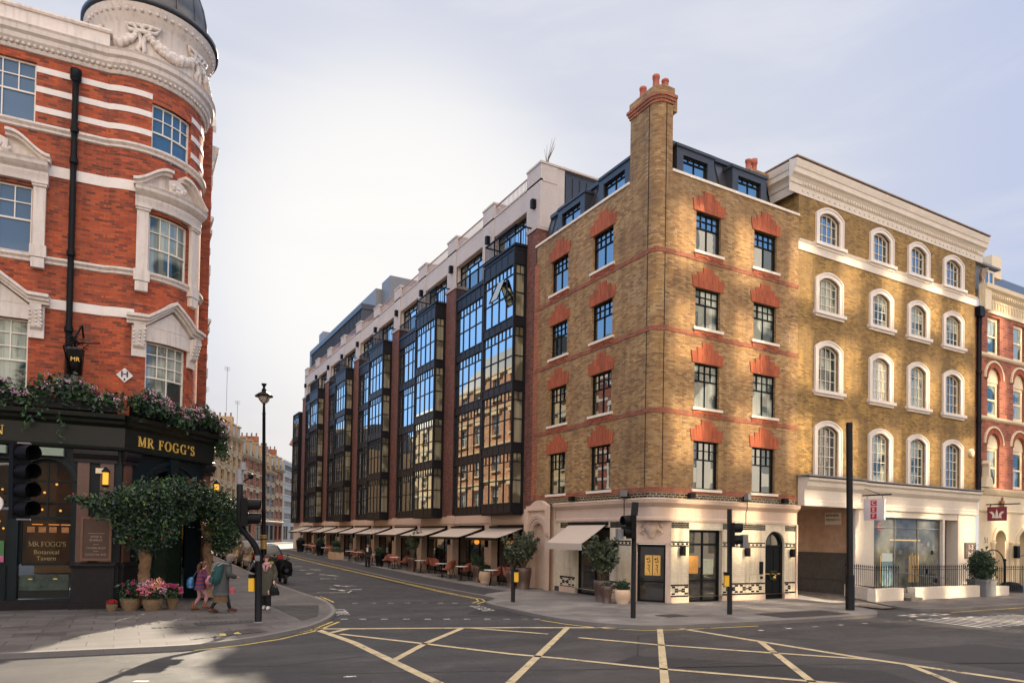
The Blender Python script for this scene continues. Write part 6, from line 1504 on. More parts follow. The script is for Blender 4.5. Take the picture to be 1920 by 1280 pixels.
# the south side of the main street, behind the viewer: it only shows mirrored in the windows
def south(label, x0, x1, zt, mat, trim, nst, ncol):
    fr = Fr((x1, -24, 0), (-1, 0), (0, 1)); L = x1-x0; H = thing('street_house', label, 'building', ((x0+x1)/2, -24, 0))
    hs = (zt-4)/nst; ops = [(L*(i+.5)/ncol-.75, L*(i+.5)/ncol+.75, 4+hs*r+.7, 4+hs*(r+1)-.6) for r in range(nst) for i in range(ncol)]
    mb = MB(); mb.wall(fr, 0, L, 0, zt, ops, .2); mb.box(x0, x1, -34, -24.4, 0, zt); mb.build('wall', mat, H)
    mb = MB()
    for r in range(nst+1): mb.fprof(fr, 0, L, [(0, 3.8+hs*r), (.3, 4+hs*r), (.3, 4.2+hs*r), (0, 4.3+hs*r)])
    for a, b, v0, v1 in ops: mb.fbox(fr, a-.2, b+.2, v1, v1+.3, 0, .12); mb.fbox(fr, a-.2, b+.2, v0-.2, v0, 0, .15)
    mb.build('trim', trim, H)
    mb = MB()
    for a, b, v0, v1 in ops: mb.fquad(fr, a, b, v0, v1, -.15)
    mb.build('panes', G_SASH, H)
south('cream stucco terrace across the main street, mirrored in the corner building windows', -4, 10, 11.5, M_STUCCO, M_WTRIM, 3, 5)
# a tall glazed office across the street: low sun comes back from its window bays onto the yellow brick front
GO = thing('office_building', 'tall glazed office building across the main street behind the viewer', 'building', (30, -24, 0))
gfr = Fr((48, -24, 0), (-1, 0), (0, 1)); NB_ = 12; G_MIR = plain('coated_office_glass', (.90, .82, .68), .06, .02, metal=1)
mb = MB(); mb.box(10, 48, -36, -24.25, 0, 28.8)
for i in range(13): mb.fbox(gfr, 3.1*i-.8, 3.1*i+.8, 0, 28.8, -.25, .02)
for v in (0, 3.6, 7.2, 10.8, 14.4, 18, 21.6, 25.2): mb.fbox(gfr, 0, 31, v, v+1.2, -.25, .0)
mb.build('wall', M_STUCCO, GO)
mb = MB()
for i in range(12):
    for v in (0, 3.6, 7.2, 10.8, 14.4, 18, 21.6, 25.2): mb.fquad(gfr, 3.1*i+.8, 3.1*i+2.3, v+1.2, v+3.6, -.06)
mb.build('panes', G_MIR, GO)
south('stone terrace across the main street behind the viewer to the left', -45, -24, 16, M_PALE, M_STUCCO, 3, 6)
# ------------------------------------------------------------------ street furniture
RH = Vector((fy, -fx, 0)); FH = Vector((fx, fy, 0))           # to the right / away, seen from the junction
def lean(o, k):
    up = (Vector((0, 0, 1))-RH*k).normalized(); o.rotation_mode = 'QUATERNION'; q = Vector((0, 0, 1)).rotation_difference(up); o.rotation_quaternion = q
def LR(s, d, z): p = RH*s+FH*d; return (p.x, p.y, z)           # local point: right, away, up
# street lamp
t = thing('street_lamp', 'tall black and gold Victorian style street lamp with a flared hood', 'street lamp', (-10.55, 16.03, .05))
mb = MB(); mb.lathe([(.26, 0), (.26, .25), (.2, .35), (.17, .9), (.19, 1.0), (.15, 1.08), (.13, 2.0), (.15, 2.06), (.105, 2.12), (.095, 3.2), (.11, 3.25), (.09, 3.3), (.075, 8.0), (.09, 8.05), (.07, 8.1), (.055, 8.6), (.05, 8.65)], n=16); mb.build('column', M_BLACK).parent = t
mb = MB()
for z in (1.45, 1.95, 2.05): mb.lathe([(.15, z), (.165, z+.02), (.165, z+.07), (.15, z+.09)], n=16, cap=False)
mb.lathe([(.142, 1.55), (.142, 1.9)], n=16, cap=False); mb.build('gold_collar', plain('dull_gold_paint', (.30, .19, .05), .4, .2)).parent = t
mb = MB(); mb.lathe([(.42, 8.86), (.43, 8.9), (.30, 9.0), (.14, 9.1), (.10, 9.15), (.12, 9.2), (.07, 9.26), (.05, 9.34), (.12, 9.46), (.13, 9.5), (.02, 9.52)], n=20); mb.build('lantern_hood', M_BLACK).parent = t
mb = MB(); mb.lathe([(.05, 8.55), (.16, 8.62), (.24, 8.74), (.26, 8.86)], n=16, cap=False); mb.build('glass_bowl', glass('lamp_bowl_glass', (.45, .42, .36), ior=1.4)).parent = t
mb = MB()
for k in range(4): a = PI*k/2+.4; mb.tube([(.05*math.cos(a), .05*math.sin(a), 8.5), (.27*math.cos(a), .27*math.sin(a), 8.7), (.3*math.cos(a), .3*math.sin(a), 8.87)], .014, 5)
mb.build('cradle', M_BLACK).parent = t
lean(t, .022)
def hood(mb, c, axis, L=.32, r=.125, n=10, full=.75):
    """signal aspect: dark round lens with a visor"""
    a = Vector(axis).normalized(); up = Vector((0, 0, 1)); s = a.cross(up).normalized(); c = Vector(c)
    rows = []
    for q, k in ((0, 1), (L, .98)):
        rows.append([c+a*(q*(1 if abs(i-n/2) < n*.45 else .8))+(s*math.sin(PI*(i/n-.5)*2*full)+up*math.cos(PI*(i/n-.5)*2*full))*r*k for i in range(n+1)])
    mb.grid(rows, 0, True)
    rows = [[p-(p-(c+a*0))*0+a*.0+((p-c).normalized()*.006) for p in rows[0]], [p+((p-c-a*L).normalized()*.006) for p in rows[1]]]
    mb.grid(rows, 0, True)
def head(t, c, axis, n, pitch=.30, w=.30, dep=.2, name='signal_head', L=.30):
    a = Vector(axis).normalized(); s = a.cross(Vector((0, 0, 1))).normalized(); c = Vector(c)
    mb = MB(); h = n*pitch
    def P(x, y, z): return c+a*x+s*y+Vector((0, 0, z))
    for x0, x1, ww, z0, z1 in ((-dep, 0, w/2, 0, h),):
        q = [P(x, y, z) for x in (x0, x1) for y in (-ww, ww) for z in (z0, z1)]
        for f in ((0, 1, 3, 2), (4, 5, 7, 6), (0, 1, 5, 4), (2, 3, 7, 6), (0, 2, 6, 4), (1, 3, 7, 5)): mb.face([q[i] for i in f])
    hd = mb.build(name, M_BLACK); hd.parent = t
    for i in range(n):
        mb = MB(); hood(mb, P(0, 0, pitch*(i+.5)), a, L, pitch*.44); v = mb.build('visor', M_BLACK); v.parent = hd
        mb = MB(); mb.grid([[P(.012, pitch*.40*k*math.cos(2*PI*j/14), pitch*(i+.5)+pitch*.40*k*math.sin(2*PI*j/14)) for j in range(14)] for k in (1, .02)], 0, False, True); mb.build('lens', M_FRAME).parent = v
    return hd
def pbox(t, c, axis):
    a = Vector(axis).normalized(); s = a.cross(Vector((0, 0, 1))).normalized(); c = Vector(c)
    for nm, m, z0, z1, w in (('push_button_box', M_YEL, 0, .34, .07), ('box_cap', M_BLACK, .34, .44, .08)):
        mb = MB(); q = [c+a*x+s*y+Vector((0, 0, z)) for x in (0, .14) for y in (-w, w) for z in (z0, z1)]
        for f in ((0, 1, 3, 2), (4, 5, 7, 6), (0, 1, 5, 4), (2, 3, 7, 6), (0, 2, 6, 4), (1, 3, 7, 5)): mb.face([q[i] for i in f])
        mb.build(nm, m).parent = t
# swan-necked signal by the pub
t = thing('traffic_signal', 'black swan-necked traffic signal post with a yellow push button box on the pub corner', 'traffic signal', (-13.43, -.45, 0))
mb = MB(); K = [(0, 0), (0, 1.62), (-.02, 1.78), (-.09, 1.95), (-.2, 2.12), (-.34, 2.28), (-.44, 2.42), (-.49, 2.58), (-.5, 2.75), (-.5, 3.65)]
mb.tube([LR(s, 0, z) for s, z in K], [.088, .086]+[.08]*8, 14); mb.build('post', M_BLACK).parent = t
mb = MB(); mb.tube([LR(-.5, 0, 3.55), LR(-.5, 0, 3.92)], .085, 10); mb.tube([LR(-.42, 0, 3.92), LR(-.42, 0, 4.12)], .07, 10); mb.build('detector', M_GREYP).parent = t
mb = MB(); mb.tube([LR(-.42, 0, 3.62), LR(-.28, 0, 3.7), LR(-.24, 0, 3.74)], .018, 5); mb.ball(LR(-.22, 0, 3.76), .075); mb.build('camera', M_BLACK).parent = t
mb = MB(); mb.tube([LR(-.5, 0, 3.25), LR(-.66, 0, 3.12), LR(-.72, 0, 3.0), LR(-.6, 0, 2.98), LR(-.5, 0, 3.0)], .014, 5); mb.build('cable_loop', M_BLACK).parent = t
head(t, LR(-.28, 0, 2.47), LR(.97, .25, 0), 2, .36, .34, .16)
pbox(t, LR(-.22, -.02, .8), LR(1, -.1, 0)); 
mb = MB(); mb.lathe([(.12, 0), (.11, .02)], n=14); mb.build('base_plate', M_GREYP).parent = t
mb = MB(); q = [LR(-.06, -.09, 1.58), LR(.06, -.09, 1.58), LR(.06, -.09, 1.72), LR(-.06, -.09, 1.72)]; mb.face(q); mb.tube([LR(-.07, -.08, 1.56), LR(-.22, -.08, 1.34)], .03, 5); mb.build('small_plate', M_GREYP).parent = t
lean(t, .016)
# two signals by the corner building
t = thing('traffic_signal', 'black signal post by the corner door with two hooded lights facing left', 'traffic signal', (-3.53, -3.33, 0), 0, 'signal posts before the corner building')
mb = MB(); mb.tube([LR(0, 0, 0), LR(.02, 0, 3.05)], [.075, .07], 12); mb.tube([LR(.02, 0, 3.0), LR(.05, 0, 3.38)], .105, 10); mb.build('post', M_BLACK).parent = t
mb = MB(); mb.lathe([(.16, 0), (.15, .015)], n=12); mb.build('base_plate', M_GREYP).parent = t
head(t, LR(-.13, .02, 2.32), LR(-.92, -.35, 0), 2, .34, .32, .14, L=.22)
mb = MB(); b = Vector(LR(-.42, -.1, 2.3)); mb.box(b.x-.1, b.x+.1, b.y-.06, b.y+.06, 2.3, 2.6); mb.build('countdown_box', M_GREYP).parent = t
lean(t, .01)
t = thing('traffic_signal', 'black signal post before the panelled door with hooded lights facing right and a yellow box', 'traffic signal', (.16, -3.52, 0), 0, 'signal posts before the corner building')
mb = MB(); mb.tube([LR(0, 0, 0), LR(0, 0, 3.3)], [.08, .075], 12); mb.build('post', M_BLACK).parent = t
head(t, LR(.16, -.03, 2.13), LR(.95, -.28, 0), 2, .37, .32, .14, L=.24)
mb = MB(); b = Vector(LR(.50, .1, 2.1)); mb.box(b.x-.12, b.x+.12, b.y-.06, b.y+.06, 2.08, 2.5); mb.build('countdown_box', M_GREYP).parent = t
pbox(t, LR(-.17, 0, .88), LR(1, 0, 0)); lean(t, .012)
t = thing('plain_pole', 'tall plain black pole with a thicker base at the mews corner', 'pole', (5.35, -4.05, 0))
mb = MB(); mb.tube([LR(0, 0, 0), LR(0, 0, 1.18), LR(0, 0, 1.22)], [.15, .15, .11], 14); mb.build('base_sleeve', M_BLACK).parent = t
mb = MB(); mb.tube([LR(0, 0, 1.18), LR(0, 0, 6.45)], .105, 14); mb.build('shaft', M_BLACK).parent = t
lean(t, .012)
t = thing('push_button_post', 'short black post with a yellow push button box beside the terrace planters', 'post', (-4.4, 2.26, 0))
mb = MB(); mb.tube([LR(0, 0, 0), LR(0, 0, 1.12)], .075, 12); mb.ball(LR(0, 0, 1.12), .075); mb.build('shaft', M_BLACK).parent = t
pbox(t, LR(.05, -.03, .72), LR(1, -.2, 0)); lean(t, .012)
# close signal head hanging in from the left
P4 = CAM+(fwd+rgt*((50-960)/FPX)-upv*((905-CY)/FPX))*14
t = thing('traffic_signal', 'close dark traffic signal with four hooded lights hanging in from the left edge', 'traffic signal', (P4.x, P4.y, 0))
z0 = P4.z-.72; ax = LR(.93, -.36, 0)
head(t, LR(-.03, 0, z0), ax, 4, .375, .36, .12, L=.34)
mb = MB()
for z in (z0-.03, z0+1.5): mb.box(-.1, .12, -.1, .1, z, z+.03)
mb.tube([LR(-.85, .1, -.0), LR(-.85, .1, 4.3)], .06, 10); mb.tube([LR(-.85, .1, z0+1.1), LR(-.1, 0, z0+1.1)], .03, 6); mb.tube([LR(-.85, .1, z0+.2), LR(-.1, 0, z0+.2)], .03, 6); mb.build('post', M_GREYP).parent = t
mb = MB(); c = Vector(LR(-.56, -.03, z0+.30)); mb.grid([[c+RH*(r*math.cos(2*PI*i/20))+Vector((0, 0, r*math.sin(2*PI*i/20)))-FH*d for i in range(20)] for r, d in ((.17, -.03), (.17, 0), (.02, .005))], 0, False, True); mb.build('round_sign', M_BAND).parent = t
lean(t, .02)

# ------------------------------------------------------------------ foliage
def leaf_at(mb, c, s, m, up=None):
    n = Vector((rnd.gauss(0, 1), rnd.gauss(0, 1), rnd.gauss(.5, 1))).normalized(); a = n.orthogonal().normalized(); a = Matrix.Rotation(rnd.uniform(0, 6.28), 3, n) @ a; b = n.cross(a); c = Vector(c)
    k = rnd.choice((rnd.uniform(.6, 1.1), rnd.uniform(.9, 1.6)))*s
    mb.face([c-a*k*.5, c+b*k*.26-n*k*.08, c+a*k*.55, c-b*k*.26-n*k*.08], None, m)
def cloud(mb, lobes, n, s, ms, T=lambda p: p, shell=.45):
    """leaves spread through a set of ellipsoids (centre, radii); ms = material weights"""
    tot = sum(l[3]*l[4]*l[5] for l in lobes)**1; W_ = [l[3]*l[4]*l[5] for l in lobes]; idx = list(range(len(ms)))
    for _ in range(n):
        l = rnd.choices(lobes, W_)[0]; d = Vector((rnd.gauss(0, 1), rnd.gauss(0, 1), rnd.gauss(0, 1))).normalized()*(rnd.random()**shell)*(rnd.uniform(.75, 1.12) if rnd.random() > .07 else rnd.uniform(1.1, 1.5))
        leaf_at(mb, T((l[0]+d.x*l[3], l[1]+d.y*l[4], l[2]+d.z*l[5])), s, rnd.choices(idx, ms)[0])
# leafy arch round the pub door: u along the entrance, v forward, z
TA = lambda p: CFt(p[0], p[2], p[1])
at = thing('door_tree_arch', 'leafy dark green tree arch with two gnarled trunks framing the pub entrance', 'tree', CFt(2, 0, .8))
lob = [(-2.3, .8, 3.1, .35, .3, .16), (-1.9, .85, 3.05, .45, .35, .22), (-1.25, .9, 3.15, .6, .4, .3), (-.9, .9, 2.75, .6, .45, .4), (-1.5, .9, 2.85, .5, .4, .35), (-.5, .95, 2.45, .6, .45, .4), (-.3, .95, 2.0, .45, .4, .35), (.35, .95, 2.05, .4, .4, .35), (1.6, .9, 2.85, .5, .4, .35), (3.9, .8, 2.1, .45, .4, .4), (1.5, .9, 3.85, .7, .4, .22), (3.4, .8, 3.45, .5, .4, .3), (3.7, .8, 1.75, .45, .4, .35), (4.2, .7, 2.1, .45, .4, .4), (-.9, .95, 2.2, .3, .35, .3), (4.9, .6, 3.0, .35, .35, .4), (-.5, .9, 3.1, .8, .55, .5), (.1, 1.0, 3.3, .9, .6, .6), (.25, .95, 2.45, .75, .55, .65), (-.25, .95, 2.2, .45, .4, .45), (1.2, .9, 3.55, .9, .5, .45), (2.1, .9, 3.45, .9, .5, .5), (2.9, .9, 3.2, .8, .55, .65), (3.5, .9, 2.9, .8, .6, .75), (3.3, .9, 2.2, .6, .5, .55), (4.2, .7, 2.9, .6, .5, .6), (4.6, .6, 2.4, .5, .4, .45), (1.1, .8, 2.75, .55, .4, .4), (.9, .9, 2.3, .4, .4, .4)]
mb = MB(); cloud(mb, lob, 24000, .105, [6, 2.6, 1.6, .8, .3], TA, shell=.6); mb.build('foliage', M_LEAFS, at)
mb = MB()
for _ in range(12):
    l = rnd.choice(lob); d = Vector((rnd.gauss(0, 1), abs(rnd.gauss(0, 1)), rnd.gauss(0, 1))).normalized(); mb.ball(TA((l[0]+d.x*l[3], l[1]+d.y*l[4], l[2]+d.z*l[5])), rnd.uniform(.022, .04), rnd.choice((0, 0, 1)), 6, 4)
mb.build('berries', [M_FLW[4], plain('orange_berry', (.6, .16, .02), .4, .1)], at)
for u, r in ((.30, .17), (3.15, .16)):
    mb = MB(); mb.tube([TA((u+.025*math.sin(k*1.9), .62+.03*math.cos(k*1.3), .05+2.5*k/19)) for k in range(20)], [r*(1.3, 1.12, 1.0, 1.05, .9, 1.08, .92, 1.02, .86, 1.0, .9, 1.06, .88, .98, .86, 1.0, .9, .95, 1.0, 1.1)[k] for k in range(20)], 14)
    for k in range(5): a = rnd.uniform(0, 6); mb.tube([TA((u+.1*math.cos(a), .6+.1*math.sin(a), 2.2)), TA((u+.5*math.cos(a), .75+.3*math.sin(a), 2.9))], [.07, .02], 6)
    mb.build('trunk', M_BARK, at)
# planted troughs along the fascia
def trough(label, segs, lobs, n, nf, trail):
    t = thing('flower_trough', label, 'flower trough', segs[0][0](segs[0][1], 5.72, .2), 0, 'planted troughs on the pub fascia')
    mb = MB()
    for fr, a, b in segs: mb.fbox(fr, a, b, 5.73, 6.0, .10, .42)
    mb.build('trough', M_BLACK, t)
    mb = MB(); fl = MB()
    for fr, L_ in lobs:
        T = lambda p: fr(p[0], p[2], p[1])
        cloud(mb, L_, n, .13, [4, 3, 3.4, .7, .3], T); 
        for _ in range(nf):
            l = rnd.choice(L_); d = Vector((rnd.gauss(0, 1), abs(rnd.gauss(0, 1)), abs(rnd.gauss(0, .8)))).normalized(); p = Vector(T((l[0]+d.x*l[3], l[1]+d.y*l[4], l[2]+d.z*l[5])))
            m = rnd.choices((0, 1, 2), (7, 1, .5))[0]
            for _ in range(16): leaf_at(fl, p+Vector((rnd.gauss(0, .05), rnd.gauss(0, .05), rnd.gauss(0, .04))), .055, m)
    for fr, u, ln in trail:
        for k in range(int(ln*34)):
            z = 5.85-ln*k/(ln*34); leaf_at(mb, fr(u+.08*math.sin(k*.4)+rnd.gauss(0, .05), z, .44+rnd.gauss(0, .04)), .10, rnd.choice((1, 2, 2, 4)))
    mb.build('foliage', M_LEAFS, t); fl.build('flowers', M_FLW, t); return t
lo1 = [(GF, [(u, .30, 6.14+.14*math.sin(u*3.1), .42, .32, rnd.uniform(.3, .5)) for u in [-6+.36*i for i in range(17)]])]
trough('overflowing trough of ivy and mauve flowers on the left part of the pub fascia', [(GF, -6.2, -.15)], lo1, 5600, 80, [(GF, -1.5, 1.15), (GF, -2.35, .7), (GF, -2.3, .9), (GF, -3.0, .4), (GF, -1.95, .5), (GF, -.7, .3)])
lo2 = [(CFt, [(u, .42, 6.05+.12*math.sin(u*2.7), .42, .3, rnd.uniform(.28, .45)) for u in [.1+.36*i for i in range(11)]]+[(4.1, .25, 5.7, .3, .35, .6), (4.2, .3, 5.2, .22, .25, .5)])]
trough('mauve flowered trough with ferns and ivy over the pub name at the rounded corner', [(CFt, .1, 3.9)], lo2, 4800, 85, [(CFt, .25, .35), (CFt, 1.3, .35), (CFt, 2.2, .4), (CFt, 4.25, .9), (CFt, 4.3, 1.2)])
# flower baskets at the door
def basket(x, y, r, h, label, plant, n, ls, ms, fl=(), rise=.25, spread=1.2):
    t = thing('flower_basket', label, 'flower basket', (x, y, 0), 0, 'flower baskets at the pub door')
    mb = MB(); mb.lathe([(r*.72, 0), (r*.95, h*.4), (r, h*.8), (r*.93, h), (r*.85, h), (r*.85, h*.85)], n=16); 
    for k in range(5): mb.lathe([(r*(.80+.045*k), h*(.12+.2*k)), (r*(.84+.045*k), h*(.16+.2*k)), (r*(.82+.045*k), h*(.2+.2*k))], n=16, cap=False)
    mb.build('basket', M_WICK).parent = t
    mb = MB(); cloud(mb, [(0, 0, h+rise*.6, r*spread, r*spread, rise)], n, ls, ms); mb.build('plant', M_LEAFS).parent = t
    if fl:
        mb = MB()
        for _ in range(fl[0]):
            d = Vector((rnd.gauss(0, 1), rnd.gauss(0, 1)-.4, abs(rnd.gauss(0, 1)))).normalized(); p = Vector((d.x*r*spread, d.y*r*spread, h+rise*.6+d.z*rise)); m = rnd.choice(fl[1])
            for _ in range(40): leaf_at(mb, p+Vector((rnd.gauss(0, 1), rnd.gauss(0, 1), rnd.gauss(0, 1))).normalized()*fl[2], fl[2]*.7, m)
        mb.build('blossom', M_FLW).parent = t
    return t
basket(-16.75, 3.62, .15, .2, 'smallest wicker basket, filled with red petals, leftmost by the pub wall', 0, 60, .06, [1, 1, 0, 0, 0], (9, (4,), .04), .06, .8)
basket(-16.28, 3.72, .27, .34, 'round wicker basket with dark leaves and a few magenta flowers by the left trunk', 0, 700, .11, [5, 2, 1, 0, 0], (7, (2,), .05), .32, 1.15)
basket(-15.72, 3.5, .27, .32, 'wide wicker basket heaped with pink and peach hydrangeas', 0, 160, .1, [3, 2, 1, 0, 0], (17, (1, 1, 3, 3, 0), .10), .34, 1.3)
basket(-15.2, 3.75, .17, .3, 'wicker basket with bright magenta blooms nearest the entrance', 0, 120, .09, [3, 3, 0, 1, 0], (15, (2, 2, 1), .055), .26, 1.9)
# potted trees and planters of the terrace and corner
def pot(x, y, prof, mat, label, grp=None, lobes=(), n=0, s=.1, mats=None, ms=(1, 1, 1), stems=0, name='planter'):
    z = gz(y); t = thing(name, label, 'planter', (x, y, z), 0, grp)
    mb = MB(); mb.lathe(prof, n=20); mb.build('pot', mat).parent = t
    if n and not stems:
        mb = MB(); cloud(mb, lobes, n, s, ms); mb.build('foliage', mats or M_LEAFS).parent = t
    if stems:
        mb = MB(); h = max(p[1] for p in prof); fm = MB(); R_ = max(l[3] for l in lobes); top = max(l[2]+l[5] for l in lobes)
        for k in range(stems*3):
            a = rnd.uniform(0, 6.3); rr = R_*rnd.uniform(.35, 1.25); zz = h+(top-h)*rnd.uniform(.55, 1.12); P = [Vector((.05*math.cos(a), .05*math.sin(a), h-.05)).lerp(Vector((rr*math.cos(a), rr*math.sin(a), zz)), q_)+Vector((0, 0, .25*math.sin(PI*q_)*(zz-h)*.5)) for q_ in (0, .25, .5, .75, 1)]
            fm.tube(P, [.014, .011, .008, .006, .003], 4, cap=False)
            for j in range(46):
                q_ = rnd.uniform(.3, 1); i = min(3, int(q_*4)); q = P[i].lerp(P[i+1], q_*4-i); leaf_at(mb, q+Vector((rnd.gauss(0, .045), rnd.gauss(0, .045), rnd.gauss(0, .045))), s*1.0, rnd.choices(range(3), (ms+(1, 1, 1))[:3])[0] if mats else rnd.choices(range(len(ms)), ms)[0])
        mb.build('foliage', mats or M_LEAFS).parent = t; fm.build('stem', M_STEM).parent = t
    if False:
        mb = MB(); h = prof[-1][1] if False else max(p[1] for p in prof)
        for k in range(stems): a = rnd.uniform(0, 6.3); mb.tube([(.05*math.cos(a), .05*math.sin(a), h-.05), (.14*math.cos(a), .14*math.sin(a), h+.4), (.3*math.cos(a), .3*math.sin(a), h+.9)], [.025, .018, .008], 5)
        mb.build('stem', M_STEM).parent = t
    return t
TALL = lambda r, h: [(r*.72, 0), (r*.85, h*.4), (r, h*.8), (r, h), (r*.85, h), (r*.82, h*.9)]
BOWL = lambda r, h: [(r*.65, 0), (r*.98, h*.35), (r, h*.7), (r*.86, h), (r*.76, h), (r*.72, h*.9)]
G = 'planters along the hotel frontage'
pot(-1.2, 1.35, TALL(.3, .78), M_BROWNPOT, 'tall brown pot with a feathery olive tree against the cream tiles', G, [(0, 0, 1.7, .58, .55, .5)], 1, .15, M_OLIVE, (4, 2, 3), 16)
pot(-1.42, .75, TALL(.2, .62), M_BROWNPOT, 'smaller brown pot standing in front of the potted olive by the corner door', G, [(0, 0, .66, .17, .17, .08)], 250, .06, M_LEAFS, (4, 2, 1, 0, 0))
pot(-.92, .5, BOWL(.30, .5), M_BEIGEPOT, 'round beige pot with a clipped dark bush next to the corner door', G, [(0, 0, .62, .24, .24, .2)], 1500, .06, M_LEAFS, (5, 2, 1, 0, 0))
pot(-1.0, 7.4, TALL(.36, .95), M_BROWNPOT, 'largest brown planter with an olive tree beside the stone portal', G, [(0, .1, 1.5, .5, .6, .5), (0, .3, 1.95, .6, .6, .45), (-.1, .4, 1.3, .4, .4, .3)], 1, .13, M_OLIVE, (4, 2, 3), 13)
pot(-1.2, 8.1, TALL(.26, .8), M_BROWNPOT, 'slim brown planter with olive leaves behind the short yellow box post', G, [(0, 0, 1.3, .4, .5, .5), (0, .3, 1.8, .4, .5, .4)], 1, .12, M_OLIVE, (4, 2, 3), 9)
pot(-.97, 12.05, TALL(.26, .85), M_BROWNPOT, 'tall dark planter with a dense evergreen bush at the first arcade pillar', G, [(0, 0, 1.05, .33, .33, .3), (-.1, .15, 1.25, .25, .25, .2)], 1300, .09, M_LEAFS, (5, 2, 1, .5, 0))
pot(-.8, 11.5, BOWL(.34, .58), M_BEIGEPOT, 'round beige pot with a clipped ball bush at the first arcade pillar', G, [(0, 0, .72, .26, .26, .2)], 1300, .07, M_LEAFS, (5, 2, 1, 0, 0))
pot(-1.4, 20.0, TALL(.28, .85), M_BROWNPOT, 'brown planter with a tall leafy shrub at the third arcade pillar', G, [(0, 0, 1.15, .4, .4, .35), (.1, .3, 1.9, .45, .45, .5)], 1500, .11, M_LEAFS, (5, 3, 1, .6, 0), 4)
pot(-1.7, 25.2, TALL(.3, .85), M_FRAME, 'black planter with a low dark bush beside the walking man', G, [(0, 0, 1.0, .3, .3, .28)], 900, .09, M_LEAFS, (5, 2, 1, 0, 0))
pot(-1.9, 35.3, TALL(.36, .9), M_BROWNPOT, 'brown planter with a round bush at the sixth arcade pillar', G, [(0, 0, 1.1, .42, .42, .32)], 900, .1, M_LEAFS, (5, 2, 1, 0, 0))
pot(-2.1, 39.6, TALL(.36, 1.0), M_FRAME, 'black planter with a dark bush at the seventh arcade pillar', G, [(0, 0, 1.2, .42, .42, .32)], 800, .1, M_LEAFS, (5, 2, 1, 0, 0))
pot(-2.2, 46.6, TALL(.4, 1.1), M_FRAME, 'black lidded bin like planter at the far end of the terrace', G, [(0, 0, 1.15, .34, .34, .2)], 500, .1, M_LEAFS, (5, 2, 1, 0, 0))
t = thing('planter_box', 'long pale timber planter box with a hedge between the far terrace chairs', 'planter', (-2.3, 33.8, gz(33.8)))
mb = MB(); mb.box(-.3, .3, -1.1, 1.1, 0, .55); mb.build('box', M_BEIGEPOT).parent = t
mb = MB(); cloud(mb, [(0, q, .65, .28, .4, .2) for q in (-.8, -.3, .3, .8)], 800, .09, [4, 2, 1, 0, 0]); mb.build('foliage', M_LEAFS).parent = t
t = thing('topiary_planter', 'oval clipped topiary bush in a square grey planter between the railings', 'planter', (17.6, -2.1, 0))
mb = MB(); mb.box(-.48, .35, -.4, .4, -.05, .72); mb.box(-.52, .39, -.44, .44, .66, .76); mb.build('box', M_GREYP).parent = t
mb = MB(); cloud(mb, [(-.05, 0, 1.35, .55, .55, .72)], 5200, .09, [5, 2, 1, .2, 0], shell=.3); mb.build('foliage', M_LEAFS).parent = t
mb = MB(); mb.tube([(-.05, 0, .6), (-.05, 0, 1.3)], .04, 6); mb.build('stem', M_STEM).parent = t
# bare sapling above the hotel parapet
mb = MB()
for k in range(9): a = rnd.uniform(0, 6.3); mb.tube([(1.2, 9.6, 20.1), (1.2+.1*math.cos(a), 9.6+.1*math.sin(a), 20.9), (1.2+.4*math.cos(a), 9.6+.4*math.sin(a), 21.3+rnd.uniform(0, .7))], [.02, .014, .005], 4)
tag(mb.build('bare_sapling', M_STEM), 'thin bare sapling on the corner of the hotel roof terrace', 'sapling')

# ------------------------------------------------------------------ terrace chairs and tables
def make_chair():
    t = thing('terrace_chair', 'x', 'chair', (0, 0, 0))
    mb = MB(); mb.lathe([(.02, .44), (.22, .44), (.25, .46), (.25, .5), (.2, .52), (.02, .52)], n=14); mb.build('seat', M_TERRA, t)
    mb = MB(); rows_ = []
    for d in (0, .035):
        for k in range(6):
            z = .50+.36*k/5; r = .27+.03*k/5+d; w = rad(100)*(1-.45*max(0, (k-2)/3)**2)
            rows_.append([(r*math.sin(-w+2*w*j/10), -r*math.cos(-w+2*w*j/10)-.03*k/5, z+.03*math.cos(-w+2*w*j/10)) for j in range(11)])
    mb.grid(rows_[:6]); mb.grid(rows_[6:]); mb.grid([rows_[5], rows_[11]]); mb.grid([rows_[0], rows_[6]]); mb.grid([[r[0] for r in rows_[:6]], [r[0] for r in rows_[6:]]]); mb.grid([[r[-1] for r in rows_[:6]], [r[-1] for r in rows_[6:]]])
    mb.build('backrest', M_TERRA, t)
    for sx, sy in ((1, 1), (-1, 1), (1, -1), (-1, -1)):
        mb = MB(); mb.tube([(.16*sx, .16*sy, .45), (.24*sx, .24*sy, 0)], .014, 6); mb.build('leg', M_FRAME, t)
    return t
def make_table():
    t = thing('terrace_table', 'x', 'table', (0, 0, 0))
    mb = MB(); mb.lathe([(.02, .715), (.33, .715), (.345, .725), (.345, .74), (.33, .745), (.02, .745)], n=20); mb.build('tabletop', M_WHITE, t)
    mb = MB(); mb.tube([(0, 0, .05), (0, 0, .72)], .022, 8); mb.build('stem', M_FRAME, t)
    mb = MB()
    for k in range(4): a = PI*k/2+PI/4; mb.tube([(0, 0, .06), (.24*math.cos(a), .24*math.sin(a), .012)], .016, 5)
    mb.build('base', M_FRAME, t); return t
C0, T0 = make_chair(), make_table(); uc = ut = False
